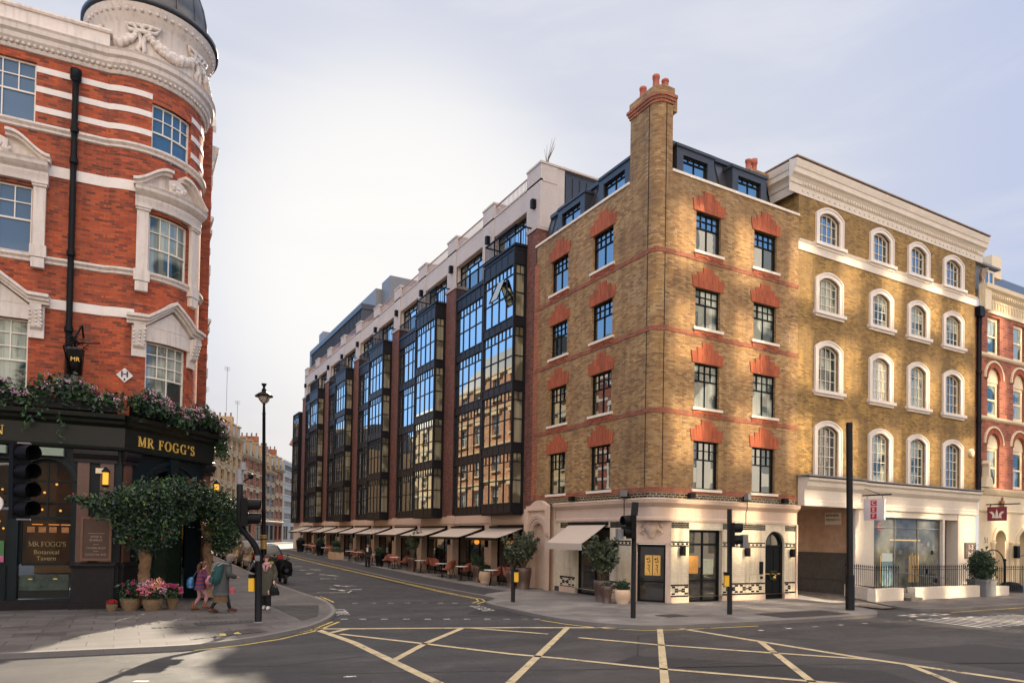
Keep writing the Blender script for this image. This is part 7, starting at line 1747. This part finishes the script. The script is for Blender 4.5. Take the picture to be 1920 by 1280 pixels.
chairs = [(-1.0, 10.15, 60, 'faces the table nearest the stone portal'), (-.72, 9.15, 200, 'turned away at the table nearest the stone portal'), (-.95, 13.6, 70, 'under the second awning, left of its table'), (-.55, 12.9, 200, 'under the second awning, right of its table'), (-1.35, 15.0, 60, 'in front of the second arcade pillar'), (-.6, 16.3, 80, 'against the glass left of the second arcade pillar'),
          (-.85, 19.4, 70, 'at the white table under the third awning'), (-.6, 18.4, 200, 'leaning back under the third awning'), (-1.2, 21.9, 60, 'right of the tall shrub planter'), (-1.5, 23.0, 190, 'left of the tall shrub planter'), (-1.7, 23.9, 60, 'just right of the black planter'), (-1.4, 27.0, 70, 'half hidden behind the walking man'), (-1.45, 30.6, 60, 'at the first table beyond the walking man'), (-1.55, 32.0, 60, 'at the second table beyond the walking man'),
          (-1.7, 37.3, 80, 'beside the brown round bush planter'), (-1.6, 38.3, 200, 'just before the black bush planter'), (-1.6, 41.3, 60, 'in the far row, nearest of four'), (-1.65, 42.5, 60, 'in the far row, second of four'), (-1.7, 43.8, 60, 'in the far row, third of four'), (-1.75, 45.1, 60, 'in the far row, last of four')]
for x, y, a, w in chairs:
    lab = 'terracotta tub chair '+w; gr = 'terracotta chairs on the hotel terrace'
    if not uc: o = C0; o.location = (x, y, gz(y)); o.rotation_euler.z = rad(a); o['label'] = lab; o['group'] = gr; uc = True
    else: dup(C0, (x, y, gz(y)), rad(a), lab, gr)
for x, y, w in ((-1.4, 9.75, 'nearest the stone portal'), (-1.25, 13.3, 'under the second awning'), (-1.3, 15.8, 'before the second arcade pillar'), (-1.3, 18.9, 'under the third awning'), (-1.6, 22.5, 'near the tall shrub planter'), (-1.95, 26.0, 'just right of the walking man'), (-1.75, 29.8, 'first beyond the walking man'), (-1.95, 31.3, 'second beyond the walking man'), (-2.1, 37.9, 'between the brown and the black bush planters'), (-2.1, 42, 'nearest in the far row'), (-2.15, 44.4, 'last in the far row')):
    lab = 'small round white table '+w; gr = 'white tables on the hotel terrace'
    if not ut: o = T0; o.location = (x, y, gz(y)); o['label'] = lab; o['group'] = gr; ut = True
    else: dup(T0, (x, y, gz(y)), 0, lab, gr)
# ------------------------------------------------------------------ parked cars and scooter
def carpaint(name, c):
    t = NT(name); n = t.noise(3, 2); cc = t.ramp(n, [(.3, tuple(x*.9 for x in c)), (.7, tuple(x*1.1 for x in c))]); return t.out(cc, .35, Coat_Weight=.6, Coat_Roughness=.05, Specular_IOR_Level=.3)
M_CARGLASS = glass('car_glass', (.012, .015, .017), ior=1.4)
M_TAIL = plain('tail_lamp_red', (.42, .012, .012), .25, .1); M_PLATE = plain('yellow_number_plate', (.6, .45, .08), .5, .05)
def make_car(label, x, y, paint, suv=0.0, grp='cars parked along the pub side kerb', yaw=0):
    z = gz(y)-.1; t = thing('parked_car', label, 'car', (x, y, z), yaw, grp)
    L, Wd, H = 4.2, 1.76, 1.46+suv
    # stations from the rear (local -y) to the front: y, half width, sill, belt, roof half width, roof z
    st = [(-2.1, .72, .42, .80, .60, .82), (-2.04, .80, .26, .92, .62, 1.0), (-1.8, .86, .22, .96, .62, H-.12), (-1.45, .88, .2, .98, .60, H-.02), (-.6, .88, .18, .96, .61, H), (.25, .88, .18, .94, .60, H-.04), (.62, .88, .18, .93, .60, H-.18), (1.15, .88, .18, .92, .72, .99), (1.75, .84, .2, .82, .68, .85), (2.02, .74, .28, .68, .56, .70), (2.1, .60, .38, .56, .48, .58)]
    mb = MB(); rows_ = []
    for yy, hw, s, b, rw, rz_ in st:
        pr_ = [(hw*.86, s), (hw, s+.14), (hw*1.0, (s+b)/2+.05), (hw*.97, b), (rw, rz_-.05), (rw*.8, rz_), (0, rz_+.015)]
        rows_.append([(a, yy, c) for a, c in pr_]+[(-a, yy, c) for a, c in pr_[-2::-1]])
    mb.grid(rows_, 0, True, True, True); mb.build('body', paint).parent = t
    gm_ = MB()
    for s in (-1, 1):
        for a, b in ((2, 3), (3, 4), (4, 5), (5, 6)):
            q = []
            for k, f in ((a, .0), (b, 1.0)):
                yy, hw, s0, bl, rw, rz_ = st[k]; q.append([(s*(hw*.97+.012-(hw*.97-rw)*f2), yy+(.05 if k == a else -.05), bl+(rz_-.05-bl)*f2) for f2 in (.06, .92)])
            gm_.face([q[0][0], q[1][0], q[1][1], q[0][1]])
    gm_.face([(-.66, -2.055, 1.0), (.66, -2.055, 1.0), (.56, -1.80, H-.16), (-.56, -1.80, H-.16)]); gm_.face([(-.56, .68, H-.17), (.56, .68, H-.17), (.66, 1.14, 1.02), (-.66, 1.14, 1.02)])
    gm_.build('windows', M_CARGLASS).parent = t
    for s in (-1, 1):
        for yy in (-1.32, 1.32):
            mb = MB(); mb.grid([[(s*d, yy+r*math.cos(2*PI*i/18), .32+r*math.sin(2*PI*i/18)) for i in range(18)] for d, r in ((.70, .30), (.72, .32), (.88, .32), (.90, .29), (.895, .2))], 0, True, True, True); w = mb.build('wheel', M_RUBBER); w.parent = t
            mb = MB(); mb.grid([[(s*d, yy+r*math.cos(2*PI*i/14), .32+r*math.sin(2*PI*i/14)) for i in range(14)] for d, r in ((.896, .2), (.905, .17), (.88, .03))], 0, True, True, True); mb.build('rim', M_CHROME).parent = w
        mb = MB(); mb.box(s*.62-.14, s*.62+.14, -2.125, -2.0, .78, .98); mb.build('tail_light', M_TAIL).parent = t
        mb = MB(); mb.box(s*.58-.16, s*.58+.16, 1.97, 2.08, .56, .70); mb.build('headlight', M_CHROME).parent = t
        mb = MB(); mb.box(s*.97-.1, s*.97+.08, .55, .72, .95, 1.1); mb.build('wing_mirror', paint).parent = t
    mb = MB(); mb.box(-.26, .26, -2.13, -2.1, .52, .63); mb.build('number_plate', M_PLATE).parent = t
    mb = MB(); mb.box(-.78, .78, -2.14, -1.98, .30, .48); mb.build('bumper', paint).parent = t
    return t
make_car('black parked hatchback nearest the street lamp, tail towards the viewer', -9.45, 23.2, carpaint('black_car_paint', (.010, .010, .011)), .1)
make_car('dark grey parked estate car, second from the street lamp', -9.4, 28.8, carpaint('grey_car_paint', (.05, .045, .038)), .15)
make_car('bronze grey parked car with a red tail light, third from the street lamp', -9.35, 34.4, carpaint('silver_car_paint', (.16, .145, .12)))
make_car('white parked car farthest up the kerb behind the bronze grey one', -9.3, 40.0, carpaint('white_car_paint', (.36, .36, .35)), .12)
t = thing('motor_scooter', 'black motor scooter with a rain apron parked behind the woman in the olive coat', 'scooter', (-9.85, 15.0, gz(15)-.1))
mb = MB(); mb.grid([[(w*math.cos(2*PI*i/14), y, z+h*math.sin(2*PI*i/14)) for i in range(14)] for y, w, z, h in ((-.85, .1, .62, .1), (-.6, .22, .6, .22), (-.2, .2, .55, .2), (.1, .14, .3, .1), (.35, .2, .5, .3), (.5, .24, .62, .38), (.6, .16, .7, .25))], 0, True, True, True); mb.build('body', carpaint('scooter_paint', (.012, .012, .016))).parent = t
mb = MB(); mb.grid([[(w*math.cos(PI*i/8), -.55-.1*math.sin(PI*i/8), z) for i in range(9)] for w, z in ((.30, .35), (.34, .6), (.3, .95), (.2, 1.02))], 0, True); mb.grid([[(w*math.cos(PI*i/8), .45-.25*math.sin(PI*i/8)-.2, z) for i in range(9)] for w, z in ((.34, .25), (.38, .6), (.34, 1.0), (.22, 1.08))], 0, True); mb.build('apron', M_BLACK).parent = t
for y in (-.62, .72):
    mb = MB(); mb.grid([[(d, y+r*math.cos(2*PI*i/16), .24+r*math.sin(2*PI*i/16)) for i in range(16)] for d, r in ((-.05, .16), (-.05, .24), (.05, .24), (.05, .16))], 0, True, True, True); mb.build('wheel', M_RUBBER).parent = t
mb = MB(); mb.tube([(-.38, .4, 1.12), (-.2, .5, 1.06), (.2, .5, 1.06), (.38, .4, 1.12)], .022, 6); mb.build('handlebar', M_BLACK).parent = t
for s in (-1, 1):
    mb = MB(); mb.tube([(s*.25, .5, 1.08), (s*.3, .48, 1.26)], .01, 5); mb.ball((s*.32, .47, 1.3), .06, 0, 8, 6, (1, .4, .7)); mb.build('mirror', M_BLACK).parent = t
mb = MB(); mb.grid([[(w*math.cos(2*PI*i/10), y, .80+.06*math.sin(2*PI*i/10)) for i in range(10)] for y, w in ((-.8, .08), (-.6, .16), (-.2, .15), (0, .06))], 0, True, True, True); mb.build('seat', M_FRAME).parent = t

# ------------------------------------------------------------------ people
M_SKIN = plain('skin', (.50, .27, .19), .55, .06)
def cloth(name, c, rough=.85, var=.15, scale=14): return plain(name, c, rough, var, scale=scale, bump=.25)
def skinmesh(name, joints, edges, root, mat, parent, sub=2):
    me = bpy.data.meshes.new(name); keys = list(joints); me.from_pydata([joints[k][0] for k in keys], [(keys.index(a), keys.index(b)) for a, b in edges], [])
    o = bpy.data.objects.new(name, me); COL.objects.link(o)
    m = o.modifiers.new('skin', 'SKIN'); m.use_smooth_shade = True
    for i, k in enumerate(keys):
        r = joints[k][1]; sv = me.skin_vertices[0].data[i]; sv.radius = r if isinstance(r, tuple) else (r, r); sv.use_root = (k == root)
    s = o.modifiers.new('sub', 'SUBSURF'); s.levels = sub; s.render_levels = sub
    bpy.context.view_layer.update()
    nm = bpy.data.meshes.new_from_object(o.evaluated_get(bpy.context.evaluated_depsgraph_get())); bpy.data.objects.remove(o); nm.name = name
    nm.materials.clear(); nm.materials.append(mat); nm.polygons.foreach_set('use_smooth', [True]*len(nm.polygons))
    o = bpy.data.objects.new(name, nm); COL.objects.link(o); o.parent = parent; return o
def loft(mb, rings, n=16, m=0, cap=True):
    """rings: (centre, rx, ry[, twist])"""
    rows_ = []
    for c, rx, ry, *k in rings:
        a0 = k[0] if k else 0; rows_.append([(c[0]+rx*math.cos(2*PI*i/n)*math.cos(a0)-ry*math.sin(2*PI*i/n)*math.sin(a0), c[1]+rx*math.cos(2*PI*i/n)*math.sin(a0)+ry*math.sin(2*PI*i/n)*math.cos(a0), c[2]) for i in range(n)])
    mb.grid(rows_, m, True, True, cap)
def person(label, loc, rz, H, P, skin=M_SKIN):
    """local +y is where the person faces. P: joints; returns the Empty"""
    t = thing('person', label, 'person', loc, rz); J = {}
    k = H/1.65; S = lambda p: (p[0]*k, p[1]*k, p[2]*k)
    d = dict(pelvis=(0, 0, .88), waist=(0, 0, 1.02), chest=(0, 0, 1.22), neck=(0, .0, 1.39), headb=(0, .015, 1.46), headc=(0, .02, 1.545), headt=(0, .01, 1.62),
             shL=(-.17, 0, 1.34), elL=(-.24, -.02, 1.08), wrL=(-.25, .06, .86), shR=(.17, 0, 1.34), elR=(.24, -.02, 1.08), wrR=(.25, .06, .86),
             hipL=(-.09, 0, .84), knL=(-.10, .02, .46), anL=(-.10, 0, .08), toL=(-.11, .15, .035), hipR=(.09, 0, .84), knR=(.10, .02, .46), anR=(.10, 0, .08), toR=(.11, .15, .035))
    d.update(P)
    R = dict(pelvis=(.14, .10), waist=(.12, .09), chest=(.15, .10), neck=.05, headb=(.062, .07), headc=(.078, .092), headt=(.055, .065), shL=.062, shR=.062, elL=.042, elR=.042, wrL=.028, wrR=.028, hipL=.085, hipR=.085, knL=.055, knR=.055, anL=.038, anR=.038, toL=.034, toR=.034)
    for n_, p in d.items(): J[n_] = (S(p), tuple(q*k for q in R[n_]) if isinstance(R[n_], tuple) else R[n_]*k)
    E = [('pelvis', 'waist'), ('waist', 'chest'), ('chest', 'neck'), ('neck', 'headb'), ('headb', 'headc'), ('headc', 'headt')]
    for s in 'LR':
        E += [('chest', 'sh'+s), ('sh'+s, 'el'+s), ('el'+s, 'wr'+s), ('pelvis', 'hip'+s), ('hip'+s, 'kn'+s), ('kn'+s, 'an'+s), ('an'+s, 'to'+s)]
        e, w = Vector(d['el'+s]), Vector(d['wr'+s]); a = (w-e).normalized(); side = a.cross(Vector((1, 0, 0) if abs(a.x) < .8 else (0, 1, 0))).normalized()
        J['pa'+s] = (S(tuple(w+a*.075)), (.036*k, .018*k)); E.append(('wr'+s, 'pa'+s))
        for i, (o, l) in enumerate(((-.027, .062), (-.009, .074), (.009, .07), (.027, .055))):
            cur = a.cross(side)*(.018); b = w+a*.085+side*o; m_ = b+a*l*.5+cur*.4; tip = b+a*l*.9+cur*1.3
            J['f%s%d' % (s, i)] = (S(tuple(m_)), .009*k); J['t%s%d' % (s, i)] = (S(tuple(tip)), .008*k); E += [('pa'+s, 'f%s%d' % (s, i)), ('f%s%d' % (s, i), 't%s%d' % (s, i))]
        th = w+a*.03+side*.035; J['h'+s] = (S(tuple(th)), .011*k); J['i'+s] = (S(tuple(th+a*.045+side*.02)), .009*k); E += [('wr'+s, 'h'+s), ('h'+s, 'i'+s)]
    skinmesh('body', J, E, 'pelvis', skin, t)
    # face
    hc = Vector(S(d['headc'])); fdir = Vector(P.get('_face', (0, 1, 0))).normalized(); fs = fdir.cross(Vector((0, 0, 1))).normalized()
    return t, {n_: Vector(S(p)) for n_, p in d.items()}, k
def face(t, hc, fd, k):
    fd = Vector(fd).normalized(); s = fd.cross(Vector((0, 0, 1))).normalized()
    mb = MB(); mb.grid([[hc+fd*(.082*k+.03*k*q)+s*(w*k*c)+Vector((0, 0, z*k)) for c in (-1, 0, 1)] for q, w, z in ((0, .01, .02), (.5, .013, -.01), (.9, .018, -.03), (.1, .012, -.045))], 0, True); mb.build('nose', M_SKIN).parent = t
    for e in (-1, 1):
        mb = MB(); mb.ball(hc+fd*.08*k+s*e*.032*k+Vector((0, 0, .012*k)), .012*k, 0, 8, 6); mb.build('eye', M_FRAME).parent = t
        mb = MB(); mb.ball(hc+s*e*.078*k+Vector((0, 0, -.005)), .026*k, 0, 8, 6, (.5, .8, 1.2)); mb.build('ear', M_SKIN).parent = t
    mb = MB(); p = hc+fd*.083*k+Vector((0, 0, -.062*k)); mb.tube([p-s*.024*k, p+fd*.006*k, p+s*.024*k], .007*k, 6); mb.build('mouth', plain('lips', (.38, .10, .09), .5, .05) if 'lips' not in MATS else MATS['lips']).parent = t
def hair(t, hc, fd, k, mat, down=.0, tail=None, fringe=.25):
    fd = Vector(fd).normalized(); mb = MB(); s = fd.cross(Vector((0, 0, 1))).normalized(); rows_ = []
    for a in range(9):
        ph = PI*a/10; r = math.sin(ph+.02); rows_.append([])
        for b in range(16):
            th = 2*PI*b/16; v = fd*math.cos(th)*.104*r+s*math.sin(th)*.092*r; front = max(0, math.cos(th))
            z = .112*math.cos(ph)
            if a > 4: z = z*(1-front)+(.112*math.cos(PI*.42))*front; v = v*(1 if front < .3 else .98)
            if a > 5 and front < .35: z -= down*(a-5)/3
            rows_[-1].append(hc-fd*.012*k+v*k+Vector((0, 0, (z+.012)*k)))
    mb.grid(rows_, 0, True, True, False)
    if tail: mb.tube([Vector(p) for p, r in tail], [r for p, r in tail], 8)
    mb.build('hair', mat).parent = t
def sleeve(t, J, s, mat, r=(.085, .07, .055), name='sleeve', end='wr', f=1.0):
    a, b, c = J['sh'+s], J['el'+s], J[end+s]; mb = MB(); c = b.lerp(c, f)
    mb.tube([a+Vector((0, 0, .03)), a.lerp(b, .3), a.lerp(b, .7), b, b.lerp(c, .4), c], [r[0]*.8, r[0], r[1]*1.02, r[1], r[1]*.92, r[2]], 12); mb.build(name, mat).parent = t
def legs(t, J, mat, r=(.10, .075, .055), z=.0, name='trousers'):
    for s in 'LR':
        h, k_, a = J['hip'+s], J['kn'+s], J['an'+s]; mb = MB(); mb.tube([h+Vector((0, 0, .05)), h.lerp(k_, .5), k_, k_.lerp(a, .5), a+Vector((0, 0, z))], [r[0], (r[0]+r[1])/2, r[1], (r[1]+r[2])/2, r[2]], 12); mb.build(name, mat).parent = t
def shoes(t, J, mat, h=.05, r=.05, boot=0):
    for s in 'LR':
        a, o = J['an'+s], J['to'+s]; d = (o-a); d.z = 0; d = d.normalized(); mb = MB()
        heel = a-d*.05; heel.z = o.z
        mb.tube([heel+Vector((0, 0, .0)), a.lerp(o, .2)+Vector((0, 0, -.0)), a.lerp(o, .6), o+d*.03, o+d*.07], [r*.85, r*1.1, r*.98, r*.85, r*.4], 10)
        if boot: mb.tube([a+Vector((0, 0, -.03)), a+Vector((0, 0, boot))], [r*.95, r*1.1], 10)
        mb.build('shoe', mat).parent = t
def yaw(v): return math.atan2(-v.x, v.y)                          # local +y to world direction v
RHn, FHn = RH, FH
# woman in the long olive coat
t, J, k = person('woman in a long olive padded coat, pink scarf and white shoes walking towards the viewer', (-12.73, 2.59, 0), yaw(-FHn+RHn*.12), 1.64,
    dict(elR=(.26, .0, 1.09), wrR=(.28, .04, .87), elL=(-.25, -.03, 1.09), wrL=(-.25, .10, .88), knL=(-.08, .06, .47), anL=(-.07, -.04, .10), toL=(-.075, .09, .035), knR=(.08, .0, .46), anR=(.07, -.16, .12), toR=(.07, -.04, .04)))
oc = cloth('olive_padded_coat', (.055, .052, .035)); mb = MB()
rg = []
for i in range(26):
    q = i/25; z = 1.40-.98*q; w = .10+.115*min(1, q*3.2)+.035*q; b = .010*abs(math.sin(q*PI*11)); rg.append(((0, 0, z*k), (w+b)*k, (w*.68+b)*k))
loft(mb, rg, 20); mb.build('coat', oc).parent = t
for s in 'LR': sleeve(t, J, s, oc, (.085, .075, .055))
legs(t, J, cloth('black_trousers', (.012, .012, .014)), (.09, .085, .075), .0); shoes(t, J, cloth('white_trainers', (.55, .5, .47)))
pk = cloth('pink_scarf', (.42, .22, .23)); mb = MB(); loft(mb, [((0, .02, 1.33*k), .09, .09), ((0, .02, 1.36*k), .11, .11), ((0, .02, 1.40*k), .095, .10), ((0, .02, 1.425*k), .065, .07)], 14)
for s in (-1, 1): mb.tube([(s*.07, .09, 1.37*k), (s*.05, .15, 1.28*k), (s*.02, .165, 1.14*k)], [.035, .035, .02], 8)
mb.build('scarf', pk).parent = t
fd = (.72, .68, -.05); face(t, J['headc'], fd, k); hair(t, J['headc'], fd, k, cloth('dark_brown_hair', (.045, .022, .014)), .02, [(J['headc']+Vector((-.05, -.08, .04)), .05), (J['headc']+Vector((-.08, -.13, .03)), .04), (J['headc']+Vector((-.08, -.13, -.04)), .02)])
hb = thing('handbag', 'dark handbag with a pale strap hanging from the hand of the woman in olive', 'handbag', t.location+Vector((0, 0, 0)))
wp = Matrix.Rotation(t.rotation_euler.z, 3, 'Z') @ J['wrL']+t.location; wq = Matrix.Rotation(t.rotation_euler.z, 3, 'Z') @ J['wrR']+t.location
hp_ = wp if (wp-CAM).dot(RH) > (wq-CAM).dot(RH) else wq
hb.location = (hp_.x, hp_.y, 0); hb.rotation_euler.z = t.rotation_euler.z
mb = MB(); loft(mb, [((0, .02, .44), .16, .05), ((0, .02, .50), .17, .07), ((0, .02, .62), .13, .055), ((0, .02, .68), .11, .03)], 12); mb.build('bag', M_FRAME).parent = hb
mb = MB(); mb.tube([(-.09, .02, .66), (-.04, .02, hp_.z-.10), (.04, .02, hp_.z-.10), (.09, .02, .66)], .012, 6); mb.build('handle', M_FRAME).parent = hb
mb = MB(); mb.tube([(.12, -.02, .66), (.15, .06, .55), (.13, .07, .46)], .022, 6); mb.build('pale_trim', cloth('pale_leather', (.5, .36, .3))).parent = hb
# girl in the plaid jacket
def plaid():
    t_ = NT('plaid_wool'); sx = t_.n('SeparateXYZ', Vector=t_.n('TexCoord').outputs['Object'])
    f = lambda o, k_: t_.math('GREATER_THAN', t_.math('FRACT', t_.math('MULTIPLY', o, k_)), .55)
    c = t_.mix(f(sx.outputs[2], 9.0), (.24, .018, .022), (.022, .028, .08)); c = t_.mix(t_.math('MULTIPLY', f(t_.math('ADD', sx.outputs[0], sx.outputs[1]), 9.0), .65), c, (.03, .03, .09))
    return t_.out(c, .9)
t, J, k = person('girl in a red and navy plaid jacket and pink leggings with a long brown ponytail', (-14.5, 3.06, 0), yaw(RHn*.8+FHn*.55), 1.42,
    dict(pelvis=(0, -.02, .86), chest=(0, .05, 1.2), neck=(0, .09, 1.38), headb=(0, .11, 1.46), headc=(0, .13, 1.545), headt=(0, .12, 1.62), shL=(-.15, .05, 1.32), shR=(.15, .05, 1.32), elR=(.22, .10, 1.10), wrR=(.14, .30, 1.12), elL=(-.22, .08, 1.1), wrL=(-.14, .28, 1.05),
         hipL=(-.09, -.02, .82), hipR=(.09, -.02, .82), knR=(.09, .20, .50), anR=(.09, .12, .13), toR=(.09, .26, .09), knL=(-.09, .0, .45), anL=(-.09, -.20, .11), toL=(-.09, -.08, .04)))
pl_ = plaid(); mb = MB(); loft(mb, [((0, -.01, .70*k), .20, .16), ((0, 0, .80*k), .20, .16), ((0, .01, .98*k), .17, .135), ((0, .04, 1.18*k), .17, .135), ((0, .07, 1.34*k), .13, .11), ((0, .09, 1.40*k), .06, .06)], 18); mb.build('jacket', pl_).parent = t
for s in 'LR': sleeve(t, J, s, pl_, (.075, .062, .045))
legs(t, J, cloth('pink_leggings', (.36, .20, .21)), (.082, .058, .042)); shoes(t, J, cloth('tan_suede_boots', (.14, .05, .02)), r=.046, boot=.16)
hc = J['headc']; hm = cloth('chestnut_hair', (.085, .034, .016)); hair(t, hc, (.35, .9, 0), k, hm, .04, [(hc+Vector((-.01, -.09, .06)), .05), (hc+Vector((-.03, -.16, -.03)), .055), (hc+Vector((-.03, -.17, -.20)), .05), (hc+Vector((-.02, -.15, -.36)), .02)]); face(t, hc, (.5, .85, 0), k)
bp_ = thing('shoulder_bag', 'shiny blue bag slung on the back of the girl in plaid', 'bag', (-14.5, 3.06, 0), t.rotation_euler.z)
mb = MB(); loft(mb, [((-.06, -.26, .66), .13, .08), ((-.06, -.27, .74), .15, .10), ((-.06, -.26, .90), .14, .09), ((-.06, -.24, .97), .09, .05)], 14); mb.build('bag', plain('bright_blue_vinyl', (.02, .10, .22), .3, .5, scale=12)).parent = bp_
mb = MB(); mb.tube([(-.06, -.2, .95), (-.10, -.10, 1.12), (-.06, .02, 1.17)], .015, 6); mb.build('strap', plain('navy_strap', (.02, .03, .07), .6, .1)).parent = bp_
mb = MB(); mb.ball((0, 0, 0), .16, 0, 16, 12, (1, .7, 1.05)); bl = mb.build('toy', plain('pink_rose_plush', (.38, .14, .17), .8, .45, scale=14)); bl.location = Vector((-14.5, 3.06, 0))+RH*.30-FH*.02+Vector((0, 0, .86)); tag(bl, 'round pink patterned bag held by the girl in plaid', 'toy')
# woman with the teal backpack
t, J, k = person('woman in a dark grey coat and patterned skirt walking away from the viewer', (-14.05, 2.15, 0), yaw(RHn*.72+FHn*.7), 1.66,
    dict(pelvis=(0, 0, .88), waist=(0, .04, 1.02), chest=(0, .12, 1.22), neck=(0, .20, 1.38), headb=(0, .24, 1.45), headc=(0, .27, 1.53), headt=(0, .27, 1.61), shL=(-.18, .13, 1.33), shR=(.18, .13, 1.33), elR=(.27, .12, 1.08), wrR=(.20, .33, 1.02), elL=(-.27, .12, 1.08), wrL=(-.2, .32, 1.0),
         knR=(.09, .14, .48), anR=(.09, .24, .11), toR=(.09, .38, .06), knL=(-.09, -.02, .46), anL=(-.09, -.22, .12), toL=(-.09, -.09, .035)))
gc = cloth('charcoal_wool', (.050, .054, .056)); mb = MB()
loft(mb, [((0, 0, .50*k), .25, .22), ((0, .01, .62*k), .25, .21), ((0, .03, .85*k), .225, .185), ((0, .07, 1.05*k), .205, .165), ((0, .12, 1.24*k), .20, .155), ((0, .16, 1.35*k), .16, .12), ((0, .2, 1.42*k), .08, .08)], 20); mb.build('coat', gc).parent = t
for s in 'LR': sleeve(t, J, s, gc, (.095, .082, .06))
sk = plain('leopard_skirt', (.12, .07, .035), .85, .7, scale=34); mb = MB(); loft(mb, [((0, .0, .30*k), .235, .2), ((0, 0, .40*k), .23, .195), ((0, 0, .60*k), .2, .17)], 18, cap=False); mb.build('skirt', sk).parent = t
legs(t, J, cloth('black_tights', (.012, .012, .016)), (.085, .06, .045)); shoes(t, J, cloth('brown_shoes', (.09, .03, .018)))
hair(t, J['headc'], (.1, 1, -.1), k*1.15, cloth('grey_brown_hair', (.15, .12, .10)), .09); face(t, J['headc'], (.1, 1, -.1), k)
mb = MB(); loft(mb, [((0, .13, 1.36*k), .13, .12), ((0, .17, 1.42*k), .14, .13), ((0, .2, 1.46*k), .1, .1)], 14); mb.build('hood_collar', gc).parent = t
b = thing('backpack', 'teal backpack with grey straps worn on the dark grey coat', 'backpack', (-14.05, 2.15, 0), t.rotation_euler.z)
mb = MB(); n = 16; rows_ = []
for z, w, d, y0 in ((.82, .15, .07, -.16), (.86, .185, .13, -.16), (1.0, .20, .15, -.145), (1.2, .19, .14, -.09), (1.34, .16, .11, -.04), (1.41, .10, .05, -.01)):
    rows_.append([(w*math.copysign(abs(math.cos(2*PI*i/n))**.55, math.cos(2*PI*i/n)), y0+d*math.copysign(abs(math.sin(2*PI*i/n))**.55, math.sin(2*PI*i/n))*.8, z) for i in range(n)])
mb.grid(rows_, 0, True, True, True); mb.build('bag', cloth('teal_canvas', (.008, .052, .052))).parent = b
mb = MB(); mb.tube([(-.12, -.245, 1.22), (0, -.25, 1.18), (.12, -.245, 1.22)], .012, 6); mb.tube([(.15, -.16, 1.34), (.19, -.02, 1.42), (.17, .20, 1.36), (.18, .22, 1.1)], .02, 6); mb.tube([(-.15, -.16, 1.34), (-.19, -.02, 1.42), (-.17, .20, 1.36), (-.18, .22, 1.1)], .02, 6); mb.build('strap', plain('grey_strap', (.2, .2, .2), .7, .1)).parent = b
mb = MB(); loft(mb, [((0, -.285, .87), .12, .03), ((0, -.29, .95), .13, .04), ((0, -.265, 1.02), .12, .03)], 12); mb.build('pocket', MATS['teal_canvas']).parent = b
mb = MB(); loft(mb, [((0, 0, .52), .06, .05), ((0, 0, .60), .09, .06), ((0, 0, .72), .08, .05)], 12); pb = mb.build('bag', plain('coral_pink_bag', (.34, .07, .09), .6, .4, scale=20)); pb.location = Vector((-14.05, 2.15, 0))+RH*.30+FH*.05+Vector((0, 0, .02)); tag(pb, 'small coral pink bag carried at the far side of the dark grey coat', 'bag')
# man in dark clothes on the hotel pavement
t, J, k = person('man in a dark jacket and trousers walking along the hotel terrace', (-2.66, 24.7, gz(24.7)), yaw(-FHn), 1.5,
    dict(elR=(.27, -.02, 1.1), wrR=(.22, .16, 1.0), knR=(.09, .08, .47), anR=(.08, .05, .08), knL=(-.09, -.02, .46), anL=(-.08, -.14, .12), toL=(-.08, .0, .04)))
dk = cloth('black_jacket', (.014, .014, .017)); mb = MB(); loft(mb, [((0, 0, .72*k), .19, .14), ((0, 0, .95*k), .19, .14), ((0, 0, 1.2*k), .205, .135), ((0, 0, 1.34*k), .16, .11), ((0, 0, 1.41*k), .07, .07)], 16); mb.build('jacket', dk).parent = t
for s in 'LR': sleeve(t, J, s, dk, (.08, .07, .05))
legs(t, J, dk, (.1, .08, .065)); shoes(t, J, M_FRAME); hair(t, J['headc'], (0, 1, 0), k, cloth('black_hair', (.02, .014, .01)), .0); face(t, J['headc'], (0, 1, 0), k)
mb = MB(); mb.box(-.05, .05, .135, .15, .98, 1.25); mb.build('shirt', M_BAND).parent = t
